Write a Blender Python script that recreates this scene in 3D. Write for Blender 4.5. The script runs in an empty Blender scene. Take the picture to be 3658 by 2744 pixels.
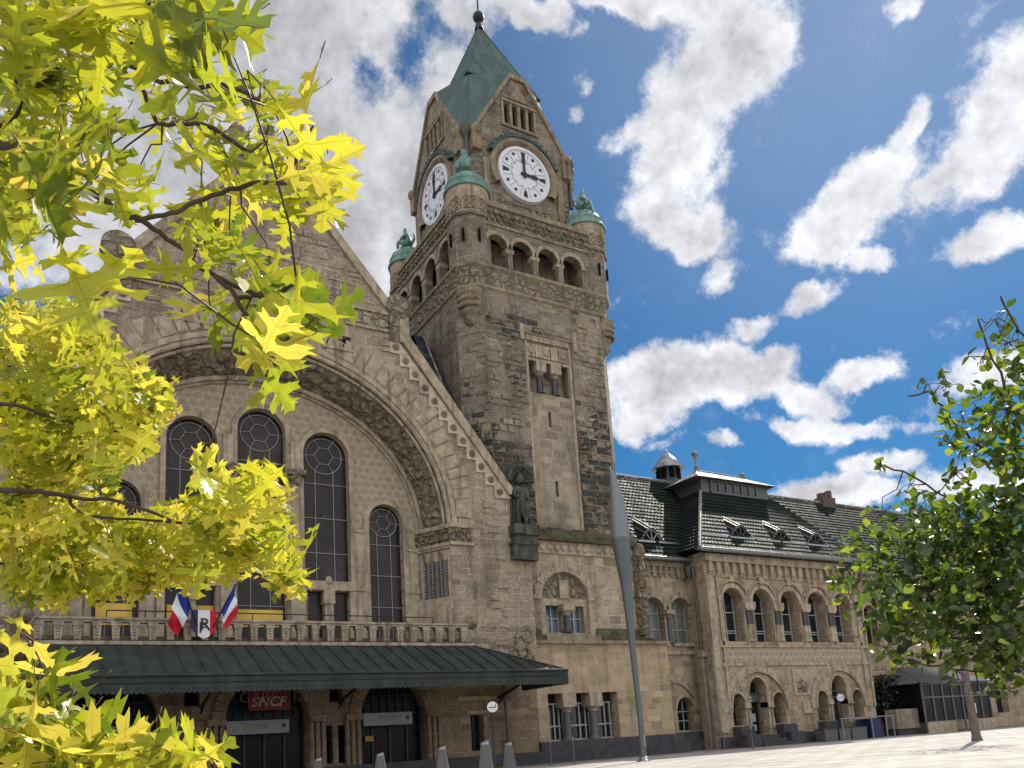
import bpy, bmesh, math, random
from math import sin, cos, pi, radians, sqrt, atan2, hypot
from mathutils import Vector, Matrix
from mathutils.geometry import tessellate_polygon
random.seed(11)
SC = bpy.context.scene
COL = SC.collection
GZ = 0.55                     # height of the square's paving
# ------------------------------------------------------------------ helpers
def link(o, parent=None):
    COL.objects.link(o)
    if parent is not None:
        o.parent = parent
        m = Matrix.Translation(-ROOTLOC.get(parent.name, Vector((0, 0, 0))))
        o.matrix_local = m
        ROOTLOC[o.name] = ROOTLOC.get(parent.name, Vector((0, 0, 0))) * 0
    return o
ROOTLOC = {}
def thing(name, label, cat, loc=(0, 0, 0), group=None):
    o = bpy.data.objects.new(name, None)
    COL.objects.link(o); o.location = loc
    ROOTLOC[o.name] = Vector(loc)
    o['label'] = label; o['category'] = cat
    if group: o['group'] = group
    return o
def tag(o, label, cat, group=None):
    o['label'] = label; o['category'] = cat
    if group: o['group'] = group
    return o

def arch(cx, hw, z0, zs, n=16, rise=None):
    """outline of a round-arched opening, counter-clockwise from bottom left"""
    r = hw if rise is None else rise
    pts = [(cx - hw, z0), (cx + hw, z0)]
    for i in range(n + 1):
        a = pi * i / n
        pts.append((cx + hw * cos(a), zs + r * sin(a)))
    return pts
def rect(x0, x1, z0, z1): return [(x0, z0), (x1, z0), (x1, z1), (x0, z1)]
def circ(cx, cz, r, n=24): return [(cx + r * cos(2 * pi * i / n), cz + r * sin(2 * pi * i / n)) for i in range(n)]
def PY(Y): return lambda u, v, d: (u, Y + d, v)

class MB:
    def __init__(s): s.v = []; s.f = []; s.sm = []
    def add(s, vs, fs, smooth=False):
        b = len(s.v); s.v += [tuple(p) for p in vs]
        for f in fs: s.f.append([b + i for i in f]); s.sm.append(smooth)
        return s
    def quad(s, a, b, c, d): return s.add([a, b, c, d], [(0, 1, 2, 3)])
    def box(s, x0, x1, y0, y1, z0, z1):
        return s.add([(x0, y0, z0), (x1, y0, z0), (x1, y1, z0), (x0, y1, z0), (x0, y0, z1), (x1, y0, z1), (x1, y1, z1), (x0, y1, z1)],
                     [(0, 3, 2, 1), (4, 5, 6, 7), (0, 1, 5, 4), (1, 2, 6, 5), (2, 3, 7, 6), (3, 0, 4, 7)])
    def bxp(s, P, u0, u1, v0, v1, d0, d1):
        return s.prism(rect(u0, u1, v0, v1), P, d0, d1)
    def prism(s, poly, P, d0, d1, caps=True):
        n = len(poly)
        vs = [P(u, v, d0) for u, v in poly] + [P(u, v, d1) for u, v in poly]
        fs = [(i, (i + 1) % n, n + (i + 1) % n, n + i) for i in range(n)]
        if caps:
            if n == 4: fs += [(3, 2, 1, 0), (4, 5, 6, 7)]
            else:
                t = tessellate_polygon([[Vector((u, v, 0)) for u, v in poly]])
                fs += [tuple(x) for x in t] + [tuple(n + i for i in x) for x in t]
        return s.add(vs, fs)
    def plate(s, outer, holes, P, d0=0.0, depth=None, rim=None):
        loops = [outer] + list(holes)
        flat = [p for l in loops for p in l]
        t = tessellate_polygon([[Vector((u, v, 0)) for u, v in l] for l in loops])
        s.add([P(u, v, d0) for u, v in flat], [tuple(x) for x in t])
        for k, h in enumerate(loops):
            dd = rim if k == 0 else depth
            if not dd: continue
            if k and isinstance(dd, (list, tuple)): dd = dd[k - 1]
            n = len(h)
            s.add([P(u, v, d0) for u, v in h] + [P(u, v, d0 + dd) for u, v in h],
                  [(i, (i + 1) % n, n + (i + 1) % n, n + i) for i in range(n)])
        return s
    def tube(s, pts, r, n=8, caps=True, up=None, twist=0, tw_amp=0.0, tw_k=3):
        pts = [Vector(p) for p in pts]; m = len(pts)
        rs = r if isinstance(r, (list, tuple)) else [r] * m
        vs = []; prev = None
        for i, p in enumerate(pts):
            t = (pts[min(i + 1, m - 1)] - pts[max(i - 1, 0)]).normalized()
            if prev is None:
                a = Vector((0, 0, 1)) if abs(t.z) < .9 else Vector((1, 0, 0))
                if up: a = Vector(up)
                x = t.cross(a).normalized()
            else:
                x = (prev - t * prev.dot(t)).normalized()
            prev = x; y = t.cross(x)
            for j in range(n):
                a = 2 * pi * j / n
                rr = rs[i] * (1 + tw_amp * sin(tw_k * a + twist * i))
                vs.append(p + x * (rr * cos(a)) + y * (rr * sin(a)))
        fs = [(i * n + j, i * n + (j + 1) % n, (i + 1) * n + (j + 1) % n, (i + 1) * n + j) for i in range(m - 1) for j in range(n)]
        s.add(vs, fs, True)
        if caps: s.add(vs[:n], [tuple(range(n))[::-1]]); s.add(vs[-n:], [tuple(range(n))])
        return s
    def lathe(s, c, prof, n=20, a0=0.0, a1=2 * pi, smooth=True, caps=True):
        full = abs(a1 - a0 - 2 * pi) < 1e-6
        k = n if full else n + 1
        vs = []
        for r, z in prof:
            for j in range(k):
                a = a0 + (a1 - a0) * j / n
                vs.append((c[0] + r * cos(a), c[1] + r * sin(a), c[2] + z))
        fs = []
        for i in range(len(prof) - 1):
            for j in range(n):
                j2 = (j + 1) % k
                fs.append((i * k + j, i * k + j2, (i + 1) * k + j2, (i + 1) * k + j))
        s.add(vs, fs, smooth)
        if full and caps:
            s.add(vs[:k], [tuple(range(k))[::-1]]); s.add(vs[-k:], [tuple(range(k))])
        return s
    def ball(s, c, r, n=12, rings=8):
        rx, ry, rz = (r, r, r) if not isinstance(r, (tuple, list)) else r
        vs = []
        for i in range(rings + 1):
            t = pi * i / rings
            for j in range(n):
                a = 2 * pi * j / n
                vs.append((c[0] + rx * sin(t) * cos(a), c[1] + ry * sin(t) * sin(a), c[2] + rz * cos(t)))
        fs = [(i * n + j, (i + 1) * n + j, (i + 1) * n + (j + 1) % n, i * n + (j + 1) % n) for i in range(rings) for j in range(n)]
        return s.add(vs, fs, True)
    def build(s, name, mat, parent=None, attr=None):
        me = bpy.data.meshes.new(name)
        me.from_pydata(s.v, [], s.f)
        me.polygons.foreach_set('use_smooth', s.sm)
        me.materials.append(mat)
        me.update()
        o = bpy.data.objects.new(name, me)
        return link(o, parent)

def skin(verts, edges, radii, name, mat, parent=None, sub=2, root=0):
    me = bpy.data.meshes.new(name); me.from_pydata(verts, edges, []); me.update()
    o = bpy.data.objects.new(name, me); COL.objects.link(o)
    m = o.modifiers.new('skin', 'SKIN'); m.use_smooth_shade = True
    for i, r in enumerate(radii):
        sv = me.skin_vertices[0].data[i]
        sv.radius = (r, r) if not isinstance(r, tuple) else r
        sv.use_root = (i == root)
    ss = o.modifiers.new('sub', 'SUBSURF'); ss.levels = sub; ss.render_levels = sub
    dg = bpy.context.evaluated_depsgraph_get()
    nm = bpy.data.meshes.new_from_object(o.evaluated_get(dg))
    bpy.data.objects.remove(o)
    nm.name = name; nm.materials.clear(); nm.materials.append(mat)
    for p in nm.polygons: p.use_smooth = True
    return link(bpy.data.objects.new(name, nm), parent)

# ------------------------------------------------------------------ materials
class NT:
    def __init__(s, nt): s.nt = nt; s.nt.nodes.clear()
    def n(s, t, ins=None, **kw):
        x = s.nt.nodes.new(t)
        for k, v in kw.items(): setattr(x, k, v)
        if ins:
            for k, v in ins.items():
                sk = x.inputs[k]
                if isinstance(v, bpy.types.NodeSocket): s.nt.links.new(v, sk)
                else: sk.default_value = v
        return x
    def m(s, op, a, b=0.0, c=None, clamp=False):
        d = {0: a, 1: b}
        if c is not None: d[2] = c
        return s.n('ShaderNodeMath', d, operation=op, use_clamp=clamp).outputs[0]
    def vm(s, op, a, b=(0, 0, 0), out=0):
        return s.n('ShaderNodeVectorMath', {0: a, 1: b}, operation=op).outputs[out]
    def noise(s, v, sc, det=4.0, rough=.55, out=0, dim='3D'):
        return s.n('ShaderNodeTexNoise', {'Vector': v, 'Scale': sc, 'Detail': det, 'Roughness': rough}, noise_dimensions=dim).outputs[out]
    def ramp(s, f, stops, interp='LINEAR'):
        r = s.n('ShaderNodeValToRGB', {0: f}); r.color_ramp.interpolation = interp
        e = r.color_ramp.elements
        while len(e) < len(stops): e.new(.5)
        for i, (p, c) in enumerate(stops):
            e[i].position = p; e[i].color = (*c, 1) if len(c) == 3 else c
        return r.outputs[0]
    def mr(s, v, a, b, c=0.0, d=1.0, kind='SMOOTHSTEP'):
        return s.n('ShaderNodeMapRange', {0: v, 1: a, 2: b, 3: c, 4: d}, interpolation_type=kind, clamp=True).outputs[0]
    def mix(s, f, a, b, bt='MIX'):
        x = s.n('ShaderNodeMix', None, data_type='RGBA', blend_type=bt)
        for i, v in ((0, f), (6, a), (7, b)):
            if isinstance(v, bpy.types.NodeSocket): s.nt.links.new(v, x.inputs[i])
            else: x.inputs[i].default_value = (*v, 1) if isinstance(v, tuple) and len(v) == 3 else v
        return x.outputs[2]
def newmat(name):
    m = bpy.data.materials.new(name); m.use_nodes = True
    return m, NT(m.node_tree)
def finish(t, color, rough=.7, bump=None, bstr=.4, bdist=.03, metallic=0.0, spec=.3, **extra):
    ins = {'Base Color': color if isinstance(color, bpy.types.NodeSocket) else (*color, 1), 'Roughness': rough, 'Metallic': metallic, 'Specular IOR Level': spec}
    if bump is not None:
        ins['Normal'] = t.n('ShaderNodeBump', {'Strength': bstr, 'Distance': bdist, 'Height': bump}).outputs[0]
    ins.update(extra)
    p = t.n('ShaderNodeBsdfPrincipled', ins)
    t.n('ShaderNodeOutputMaterial', {0: p.outputs[0]})

def wallcoords(t):
    g = t.n('ShaderNodeNewGeometry')
    P = g.outputs['Position']; N = g.outputs['True Normal']
    T = t.vm('NORMALIZE', t.vm('CROSS_PRODUCT', (0, 0, 1), N))
    u = t.vm('DOT_PRODUCT', P, T, 1)
    z = t.n('ShaderNodeSeparateXYZ', {0: P}).outputs[2]
    return P, u, z, t.n('ShaderNodeSeparateXYZ', {0: N}).outputs[2]

def stone(name, light, dark, bw=.62, bh=.3, mortar=.012, rock=.5, stain=0.0, stainz=None, mort_col=None, moss=0.0, bdist=.05, wv=.11):
    """coursed sandstone: blocks of uneven length and height, mortar joints, weathering"""
    m, t = newmat(name)
    P, u, z, nz = wallcoords(t)
    wob = t.noise(P, 1.1, 2.0)
    zz = t.m('ADD', z, t.m('MULTIPLY', t.m('SINE', t.m('MULTIPLY', z, 2.3)), wv))
    zz = t.m('ADD', zz, t.m('MULTIPLY', wob, .03))
    row = t.m('FLOOR', t.m('DIVIDE', zz, bh))
    rn = t.n('ShaderNodeTexWhiteNoise', {'W': row}, noise_dimensions='1D').outputs[0]
    uu = t.m('MULTIPLY_ADD', u, t.m('MULTIPLY_ADD', rn, .55, .72), t.m('MULTIPLY', rn, 7.3))
    uu = t.m('ADD', uu, t.m('MULTIPLY', t.m('SINE', t.m('MULTIPLY_ADD', u, 2.9, t.m('MULTIPLY', rn, 40.))), .1))
    uv = t.n('ShaderNodeCombineXYZ', {0: uu, 1: zz}).outputs[0]
    br = t.n('ShaderNodeTexBrick', {'Vector': uv, 'Color1': (0, 0, 0, 1), 'Color2': (1, 1, 1, 1), 'Mortar': (.5, .5, .5, 1), 'Scale': 1.0, 'Mortar Size': mortar * 1.5,
                                   'Mortar Smooth': .15, 'Bias': 0.0, 'Brick Width': bw, 'Row Height': bh})
    br.offset = .5
    rnd = br.outputs[0]; mort = br.outputs[1]
    rv = t.n('ShaderNodeSeparateColor', {0: rnd}).outputs[0]
    fine = t.noise(P, 9.0, 6.0, .65)
    med = t.noise(P, 2.2, 4.0, .6)
    f = t.m('ADD', t.m('MULTIPLY', rv, .45), t.m('MULTIPLY_ADD', fine, .55, t.m('MULTIPLY_ADD', med, .55, -.28)))
    c = t.ramp(f, [(.1, dark), (.5, tuple((a + b) / 2 for a, b in zip(light, dark))), (.95, light)])
    # warm and purple-grey stones among the blocks
    hue = t.n('ShaderNodeTexWhiteNoise', {'Vector': t.vm('ADD', rnd, (3.1, 1.7, .3))}, noise_dimensions='3D').outputs[0]
    c = t.mix(t.mr(hue, .6, 1., 0, .34), c, (light[0] * .92, light[1] * .76, light[2] * .60))
    c = t.mix(t.mr(hue, .40, .0, 0, .34), c, (dark[0] * .95, dark[1] * .90, dark[2] * .98))
    mc = mort_col or tuple(min(.6, x * 1.28) for x in light)
    dk2 = t.n('ShaderNodeTexWhiteNoise', {'Vector': t.vm('ADD', rnd, (7.7, .4, 2.2))}, noise_dimensions='3D').outputs[0]
    c = t.mix(t.mr(dk2, .80, .96, 0, .55), c, tuple(x * .62 for x in dark))
    c = t.mix(t.mr(dk2, .16, .02, 0, .5), c, tuple(min(.6, x * 1.16) for x in light))
    patch = t.noise(P, .42, 4.0, .6)
    c = t.mix(t.mr(patch, .50, .68, 0, .38), c, (light[0] * 1.08, light[1] * 1.06, light[2] * .98))
    c = t.mix(t.mr(patch, .48, .30, 0, .45), c, (dark[0] * .95, dark[1] * .88, dark[2] * .82))
    c = t.mix(t.m('MULTIPLY', mort, t.m('MULTIPLY', t.mr(med, .30, .62), .85)), c, mc)
    # dirt that runs and gathers
    run = t.noise(t.vm('MULTIPLY', P, (1.6, 1.6, .22)), 1.0, 5.0, .6)
    c = t.mix(t.mr(run, .46, .74, 0, .62), c, (dark[0] * .33, dark[1] * .33, dark[2] * .32))
    blot = t.noise(P, 1.7, 7.0, .72)
    c = t.mix(t.mr(blot, .54, .72, 0, .55), c, (dark[0] * .5, dark[1] * .47, dark[2] * .44))
    pit = t.noise(P, 14.0, 5.0, .7)
    c = t.mix(t.mr(pit, .52, .68, 0, .62), c, (dark[0] * .4, dark[1] * .4, dark[2] * .4))
    c = t.mix(t.mr(pit, .46, .32, 0, .4), c, tuple(min(.6, x * 1.35) for x in light))
    if stain > 0:
        s0 = t.noise(P, .33, 3.0, .6)
        s1 = t.m('MULTIPLY_ADD', rv, .5, s0)
        s1 = t.m('ADD', s1, t.m('MULTIPLY', med, .35))
        if stainz:
            s1 = t.m('ADD', s1, t.mr(z, stainz[0], stainz[1], 0, stainz[2]))
        k = t.m('MULTIPLY', t.mr(s1, 1.02, 1.30, 0, stain), t.m('MULTIPLY_ADD', mort, -.6, 1.0))
        c = t.mix(k, c, (.034, .036, .030))
    if moss > 0:
        c = t.mix(t.mr(t.noise(P, 1.3, 5, .65), .45, .7, 0, moss), c, (.03, .035, .012))
    c = t.mix(t.mr(nz, .4, .9, 0, .6), c, (.035, .036, .028))
    h = t.m('MULTIPLY_ADD', mort, -.7, t.m('MULTIPLY', t.noise(P, 4.5, 6.0, .65), rock * 1.6))
    h = t.m('ADD', h, t.m('MULTIPLY', rv, .35 * rock))
    finish(t, c, .88, h, 1.0, bdist * 1.3, spec=.12)
    return m

def carved(name, light, dark, scale=3.0, depth=.08):
    """stone cut in leaf and scroll relief"""
    m, t = newmat(name)
    g = t.n('ShaderNodeNewGeometry'); P = g.outputs['Position']
    w = t.vm('ADD', P, t.vm('MULTIPLY', t.noise(P, scale * .8, 2.0, .5, 1), (.5, .5, .5)))
    vo = t.n('ShaderNodeTexVoronoi', {'Vector': w, 'Scale': scale}, feature='DISTANCE_TO_EDGE').outputs[0]
    v2 = t.n('ShaderNodeTexVoronoi', {'Vector': w, 'Scale': scale * 2.3}, feature='F1').outputs[0]
    h = t.m('ADD', t.mr(vo, 0.0, .22), t.m('MULTIPLY', v2, -.6))
    h = t.m('ADD', h, t.m('MULTIPLY', t.noise(P, 14, 3), .35))
    f = t.noise(P, 5, 5, .6)
    c = t.ramp(f, [(.2, dark), (.8, light)])
    c = t.mix(t.mr(vo, .09, 0.0, 0, .5), c, tuple(x * .3 for x in dark))
    c = t.mix(t.mr(t.noise(t.vm('MULTIPLY', P, (1.5, 1.5, .3)), 1, 4), .5, .75, 0, .5), c, tuple(x * .4 for x in dark))
    finish(t, c, .9, h, 1.0, depth, spec=.1)
    return m

def plain(name, col, rough=.6, var=.25, sc=6.0, bump=.0, metallic=0.0, spec=.3, streak=0.0, **ex):
    m, t = newmat(name)
    P = t.n('ShaderNodeNewGeometry').outputs['Position']
    f = t.noise(P, sc, 5, .6)
    c = t.ramp(f, [(.25, tuple(x * (1 - var) for x in col)), (.75, tuple(min(1, x * (1 + var)) for x in col))])
    if streak:
        c = t.mix(t.mr(t.noise(t.vm('MULTIPLY', P, (3, 3, .3)), 1.3, 5), .45, .75, 0, streak), c, tuple(x * .3 for x in col))
    rr = t.m('MULTIPLY_ADD', f, .25, rough - .12)
    finish(t, c, rr, t.noise(P, sc * 4, 4) if bump else None, bump or 0.1, .02, metallic, spec, **ex)
    return m

LT = (.40, .325, .237); DK = (.20, .157, .115)
M = {}
M['ashlar'] = stone('sandstone_ashlar', LT, DK, .66, .30, .012, .30, .35)
M['rock'] = stone('rock_faced_sandstone', (.42, .345, .258), (.205, .163, .122), .60, .29, .013, .95, .25, bdist=.09)
M['clockst'] = stone('clock_storey_sandstone', (.285, .24, .178), (.12, .10, .076), .60, .30, .013, .8, .45, bdist=.09)
M['tower'] = stone('tower_sandstone', (.365, .308, .228), (.16, .134, .104), .58, .29, .014, 1.0, .92, (18.0, 12.5, .40), bdist=.09, mort_col=(.30, .255, .19))
M['panel'] = stone('tower_panel_sandstone', (.36, .30, .222), (.15, .124, .096), .70, .36, .012, .35, .45, mort_col=(.40, .35, .27))
M['base'] = stone('warm_base_sandstone', (.43, .335, .222), (.225, .168, .11), .74, .32, .012, .25, .25, mort_col=(.45, .37, .26))
M['wing'] = stone('wing_sandstone', (.42, .332, .228), (.20, .152, .104), .60, .30, .011, .55, .30, bdist=.06)
M['dress'] = plain('dressed_sandstone', (.30, .243, .175), .85, .42, 3.4, .35, spec=.1, streak=.75)
M['dresslt'] = plain('pale_dressed_sandstone', (.41, .345, .255), .85, .3, 3.4, .35, spec=.1, streak=.5)
M['dressdk'] = plain('weathered_dressed_stone', (.21, .17, .118), .9, .45, 2.2, .4, spec=.1, streak=.7)
M['carve'] = carved('carved_sandstone', (.32, .265, .185), (.15, .12, .083), 2.6, .12)
M['carvebig'] = carved('carved_archivolt_stone', (.30, .25, .18), (.13, .105, .075), 2.0, .10)
M['mossy'] = plain('mossy_stone', (.065, .062, .034), .95, .6, 2.5, .5, spec=.05)
M['plinth'] = plain('dark_basalt_plinth', (.045, .045, .048), .75, .4, 3.0, .3, spec=.2, streak=.4)
M['purple'] = plain('dark_polished_column', (.034, .032, .035), .4, .3, 5.0, 0, spec=.4)
M['greycol'] = plain('grey_stone_column', (.075, .076, .073), .5, .3, 5.0, 0, spec=.3)
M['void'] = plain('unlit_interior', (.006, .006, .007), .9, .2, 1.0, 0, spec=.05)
M['black'] = plain('black_iron', (.012, .012, .013), .5, .3, 8, 0, spec=.3)
M['lead'] = plain('lead_came', (.22, .215, .20), .6, .2, 8, 0)
M['white'] = plain('white_enamel', (.52, .53, .55), .45, .06, 3, 0)
M['whitewood'] = plain('pale_painted_wood', (.30, .30, .28), .6, .12, 4, 0, streak=.3)
M['zinc'] = plain('weathered_zinc', (.24, .25, .255), .38, .2, 3, 0, metallic=.8, streak=.3)
M['pipe'] = plain('downpipe_paint', (.075, .066, .06), .55, .3, 3, 0, streak=.4)

# copper roofs with verdigris
def copper(name, c0, c1, c2):
    m, t = newmat(name)
    P = t.n('ShaderNodeNewGeometry').outputs['Position']
    f = t.noise(t.vm('MULTIPLY', P, (1.4, 1.4, .45)), 1.3, 6, .65)
    c = t.ramp(f, [(.3, c0), (.5, c1), (.72, c2)])
    c = t.mix(t.mr(t.noise(P, 7, 4), .55, .75, 0, .4), c, tuple(x * .45 for x in c0))
    finish(t, c, .68, t.noise(P, 5, 4), .25, .03, spec=.18)
    return m
M['copper'] = copper('verdigris_roof', (.034, .060, .056), (.053, .088, .081), (.080, .122, .112))
M['copperlt'] = copper('bright_verdigris', (.075, .145, .118), (.115, .205, .168), (.18, .285, .24))
M['canopy'] = copper('dark_green_canopy_metal', (.019, .024, .021), (.028, .034, .030), (.042, .049, .044))

# glass with a dim room behind it
def glass(name, col, rough=.06, spec=.5):
    m, t = newmat(name)
    P = t.n('ShaderNodeNewGeometry').outputs['Position']
    c = t.ramp(t.noise(P, .7, 3), [(.3, tuple(x * .45 for x in col)), (.55, col), (.75, tuple(x * 2.2 for x in col))])
    wav = t.noise(P, 2.3, 2)
    finish(t, c, rough, wav, .06, .05, spec=spec)
    return m
M['glassbr'] = glass('brown_leaded_glass', (.022, .014, .012), .3, .22)
M['glass'] = glass('dark_window_glass', (.014, .017, .017), .1, .4)
M['darkglass'] = glass('unlit_lobby_glass', (.006, .006, .007), .25, .08)
M['lobbyst'] = stone('shaded_ground_floor_stone', (.26, .195, .13), (.12, .088, .06), .74, .32, .012, .3, .5)  # shade under the canopy is put into this darker stone colour
M['statue'] = plain('blackened_statue_stone', (.072, .07, .057), .92, .6, 3.0, .5, spec=.05, streak=.8)
M['glassblue'] = glass('sky_reflecting_glass', (.10, .14, .19), .1, .6)
M['curtain'] = plain('curtained_glass', (.14, .15, .14), .35, .3, 3, 0, spec=.5)

# glazed interlocking tiles
def tiles(name, base, tw=.30, th=.36, glaze=.42):
    m, t = newmat(name)
    P, u, z, nz = wallcoords(t)
    v = t.m('DIVIDE', z, .72)
    row = t.m('FLOOR', t.m('DIVIDE', v, th))
    sh = t.m('MULTIPLY', t.m('MODULO', row, 2.0), tw * .5)
    us = t.m('DIVIDE', t.m('ADD', u, sh), tw)
    fu = t.m('FRACT', us); fv = t.m('FRACT', t.m('DIVIDE', v, th))
    roll = t.m('ABSOLUTE', t.m('SINE', t.m('MULTIPLY', fu, pi)))
    h = t.noise(P, 6, 4)
    cell = t.n('ShaderNodeCombineXYZ', {0: t.m('FLOOR', us), 1: row}).outputs[0]
    rn = t.n('ShaderNodeTexWhiteNoise', {'Vector': cell}, noise_dimensions='3D').outputs[0]
    c = t.ramp(rn, [(0., tuple(x * .55 for x in base)), (.7, base), (1., tuple(min(1, x * 2.1) for x in base))])
    c = t.mix(t.mr(t.noise(P, .6, 5), .45, .7, 0, .55), c, (.03, .036, .018))
    c = t.mix(t.mr(fv, .10, 0.0, 0, .8), c, (.004, .004, .004))
    ro = t.m('MULTIPLY_ADD', rn, .25, glaze)
    finish(t, c, ro, h, .25, .03, spec=.12)
    return m
M['tile'] = tiles('dark_glazed_tiles', (.008, .0115, .010), .24, .34, .55)
M['gloss'] = plain('sun_glint_glazed_tile', (.10, .10, .095), .3, .5, 5, 0, spec=.6)  # pale base colour stands in for sun highlights on the tile rolls
M['slate'] = tiles('blue_grey_slate', (.022, .026, .034), .3, .26, .35)
M['lighttile'] = tiles('grey_slate', (.20, .19, .175), .25, .2, .5)

# tympanum stone with rows of cut rosettes
def rosettes():
    m, t = newmat('rosette_diapered_stone')
    P = t.n('ShaderNodeNewGeometry').outputs['Position']
    s = t.n('ShaderNodeSeparateXYZ', {0: P}); x = s.outputs[0]; z = s.outputs[2]
    pz = t.m('DIVIDE', z, .31); row = t.m('FLOOR', pz)
    px = t.m('ADD', t.m('DIVIDE', x, .36), t.m('MULTIPLY', t.m('MODULO', row, 2.), .5))
    dx = t.m('SUBTRACT', t.m('FRACT', px), .5); dz = t.m('SUBTRACT', t.m('FRACT', pz), .5)
    r = t.m('SQRT', t.m('ADD', t.m('MULTIPLY', dx, dx), t.m('MULTIPLY', dz, dz)))
    an = t.m('ARCTAN2', dz, dx)
    pet = t.m('MULTIPLY_ADD', t.m('COSINE', t.m('MULTIPLY', an, 6.)), .07, .28)
    ins = t.mr(t.m('SUBTRACT', pet, r), -.04, .05)
    ring = t.mr(t.m('ABSOLUTE', t.m('SUBTRACT', r, .36)), .06, .0)
    h = t.m('ADD', ins, t.m('MULTIPLY', t.mr(r, .09, .03), .6))
    f = t.noise(P, 4, 5)
    c = t.ramp(f, [(.25, (.24, .20, .142)), (.75, (.36, .30, .215))])
    c = t.mix(t.m('MULTIPLY', t.mr(r, .13, .05), .55), c, (.09, .07, .05))
    c = t.mix(t.m('MULTIPLY', ring, .28), c, (.12, .1, .07))
    finish(t, c, .9, h, .8, .05, spec=.1)
    return m
M['rosette'] = rosettes()

# square paving
def paving():
    m, t = newmat('pale_square_paving')
    P = t.n('ShaderNodeNewGeometry').outputs['Position']
    q = t.vm('MULTIPLY', P, (1, 1, 0))
    rot = t.n('ShaderNodeMapping', {'Vector': q, 'Rotation': (0, 0, radians(12))}).outputs[0]
    br = t.n('ShaderNodeTexBrick', {'Vector': rot, 'Color1': (0, 0, 0, 1), 'Color2': (1, 1, 1, 1), 'Mortar': (.5, .5, .5, 1), 'Scale': 1.0, 'Mortar Size': .035,
                                   'Brick Width': 1.1, 'Row Height': .55})
    rv = t.n('ShaderNodeSeparateColor', {0: br.outputs[0]}).outputs[0]
    big = t.noise(t.vm('MULTIPLY', q, (1, 1, 1)), .35, 5, .65)
    f = t.m('MULTIPLY_ADD', rv, .4, t.m('MULTIPLY', big, .7))
    c = t.ramp(f, [(.15, (.20, .18, .16)), (.55, (.34, .31, .28)), (.95, (.43, .40, .365))])
    c = t.mix(t.m('MULTIPLY', br.outputs[1], .85), c, (.085, .075, .065))
    c = t.mix(t.mr(t.noise(q, 1.1, 6, .7), .56, .70, 0, .65), c, (.13, .11, .095))
    finish(t, c, .75, t.m('MULTIPLY_ADD', br.outputs[1], -.6, t.noise(q, 8, 4)), .3, .02, spec=.25)
    return m
M['paving'] = paving()
M['pavement'] = plain('grey_pavement', (.17, .15, .135), .85, .3, 2.0, .2)

# ------------------------------------------------------------------ camera
CAM_LOC = Vector((0, 0, 1.6))
yaw, pitch, roll = 0.543725, 0.185934, -0.0617896
fwd = Vector((sin(yaw) * cos(pitch), cos(yaw) * cos(pitch), sin(pitch)))
r0 = Vector((cos(yaw), -sin(yaw), 0)); u0 = r0.cross(fwd)
rt = r0 * cos(roll) + u0 * sin(roll); up = rt.cross(fwd)
cd = bpy.data.cameras.new('camera'); cam = bpy.data.objects.new('camera', cd); COL.objects.link(cam)
cam.matrix_world = Matrix(((rt.x, up.x, -fwd.x, 0), (rt.y, up.y, -fwd.y, 0), (rt.z, up.z, -fwd.z, CAM_LOC.z), (0, 0, 0, 1)))
FPX, PX, PYY = 2993.87, 1829.0, 2078.5
cd.sensor_width = 36; cd.lens = FPX / 3658 * 36; cd.shift_x = 0; cd.shift_y = (PYY - 1372) / 3658
cd.clip_start = .05; cd.clip_end = 5000
SC.camera = cam
def ray(x, y):               # direction of a point of the survey photo (2212 x 1659 units)
    s = 3658 / 2212
    return (fwd + rt * ((x * s - PX) / FPX) + up * ((PYY - y * s) / FPX))
def at(x, y, dist): return CAM_LOC + ray(x, y).normalized() * dist
def aty(x, y, Y): d = ray(x, y); return CAM_LOC + d * (Y / d.y)

# ------------------------------------------------------------------ light and sky
SUN_AZ, SUN_EL = radians(62), radians(45)        # azimuth from +Y towards +X
sdir = Vector((sin(SUN_AZ) * cos(SUN_EL), cos(SUN_AZ) * cos(SUN_EL), sin(SUN_EL)))
sl = bpy.data.lights.new('sun', 'SUN'); sl.energy = 4.2; sl.angle = radians(.53); sl.color = (1, .95, .86)
so = bpy.data.objects.new('sun', sl); COL.objects.link(so)
so.rotation_euler = sdir.to_track_quat('Z', 'Y').to_euler(); so.location = (60, 60, 80)
W = bpy.data.worlds.new('World'); SC.world = W; W.use_nodes = True
t = NT(W.node_tree)
D = t.n('ShaderNodeTexCoord').outputs['Generated']
sky = t.n('ShaderNodeTexSky', None, sky_type='NISHITA', sun_disc=False, sun_elevation=SUN_EL, sun_rotation=SUN_AZ, altitude=300, air_density=1.0, dust_density=.0, ozone_density=3.0).outputs[0]
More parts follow.
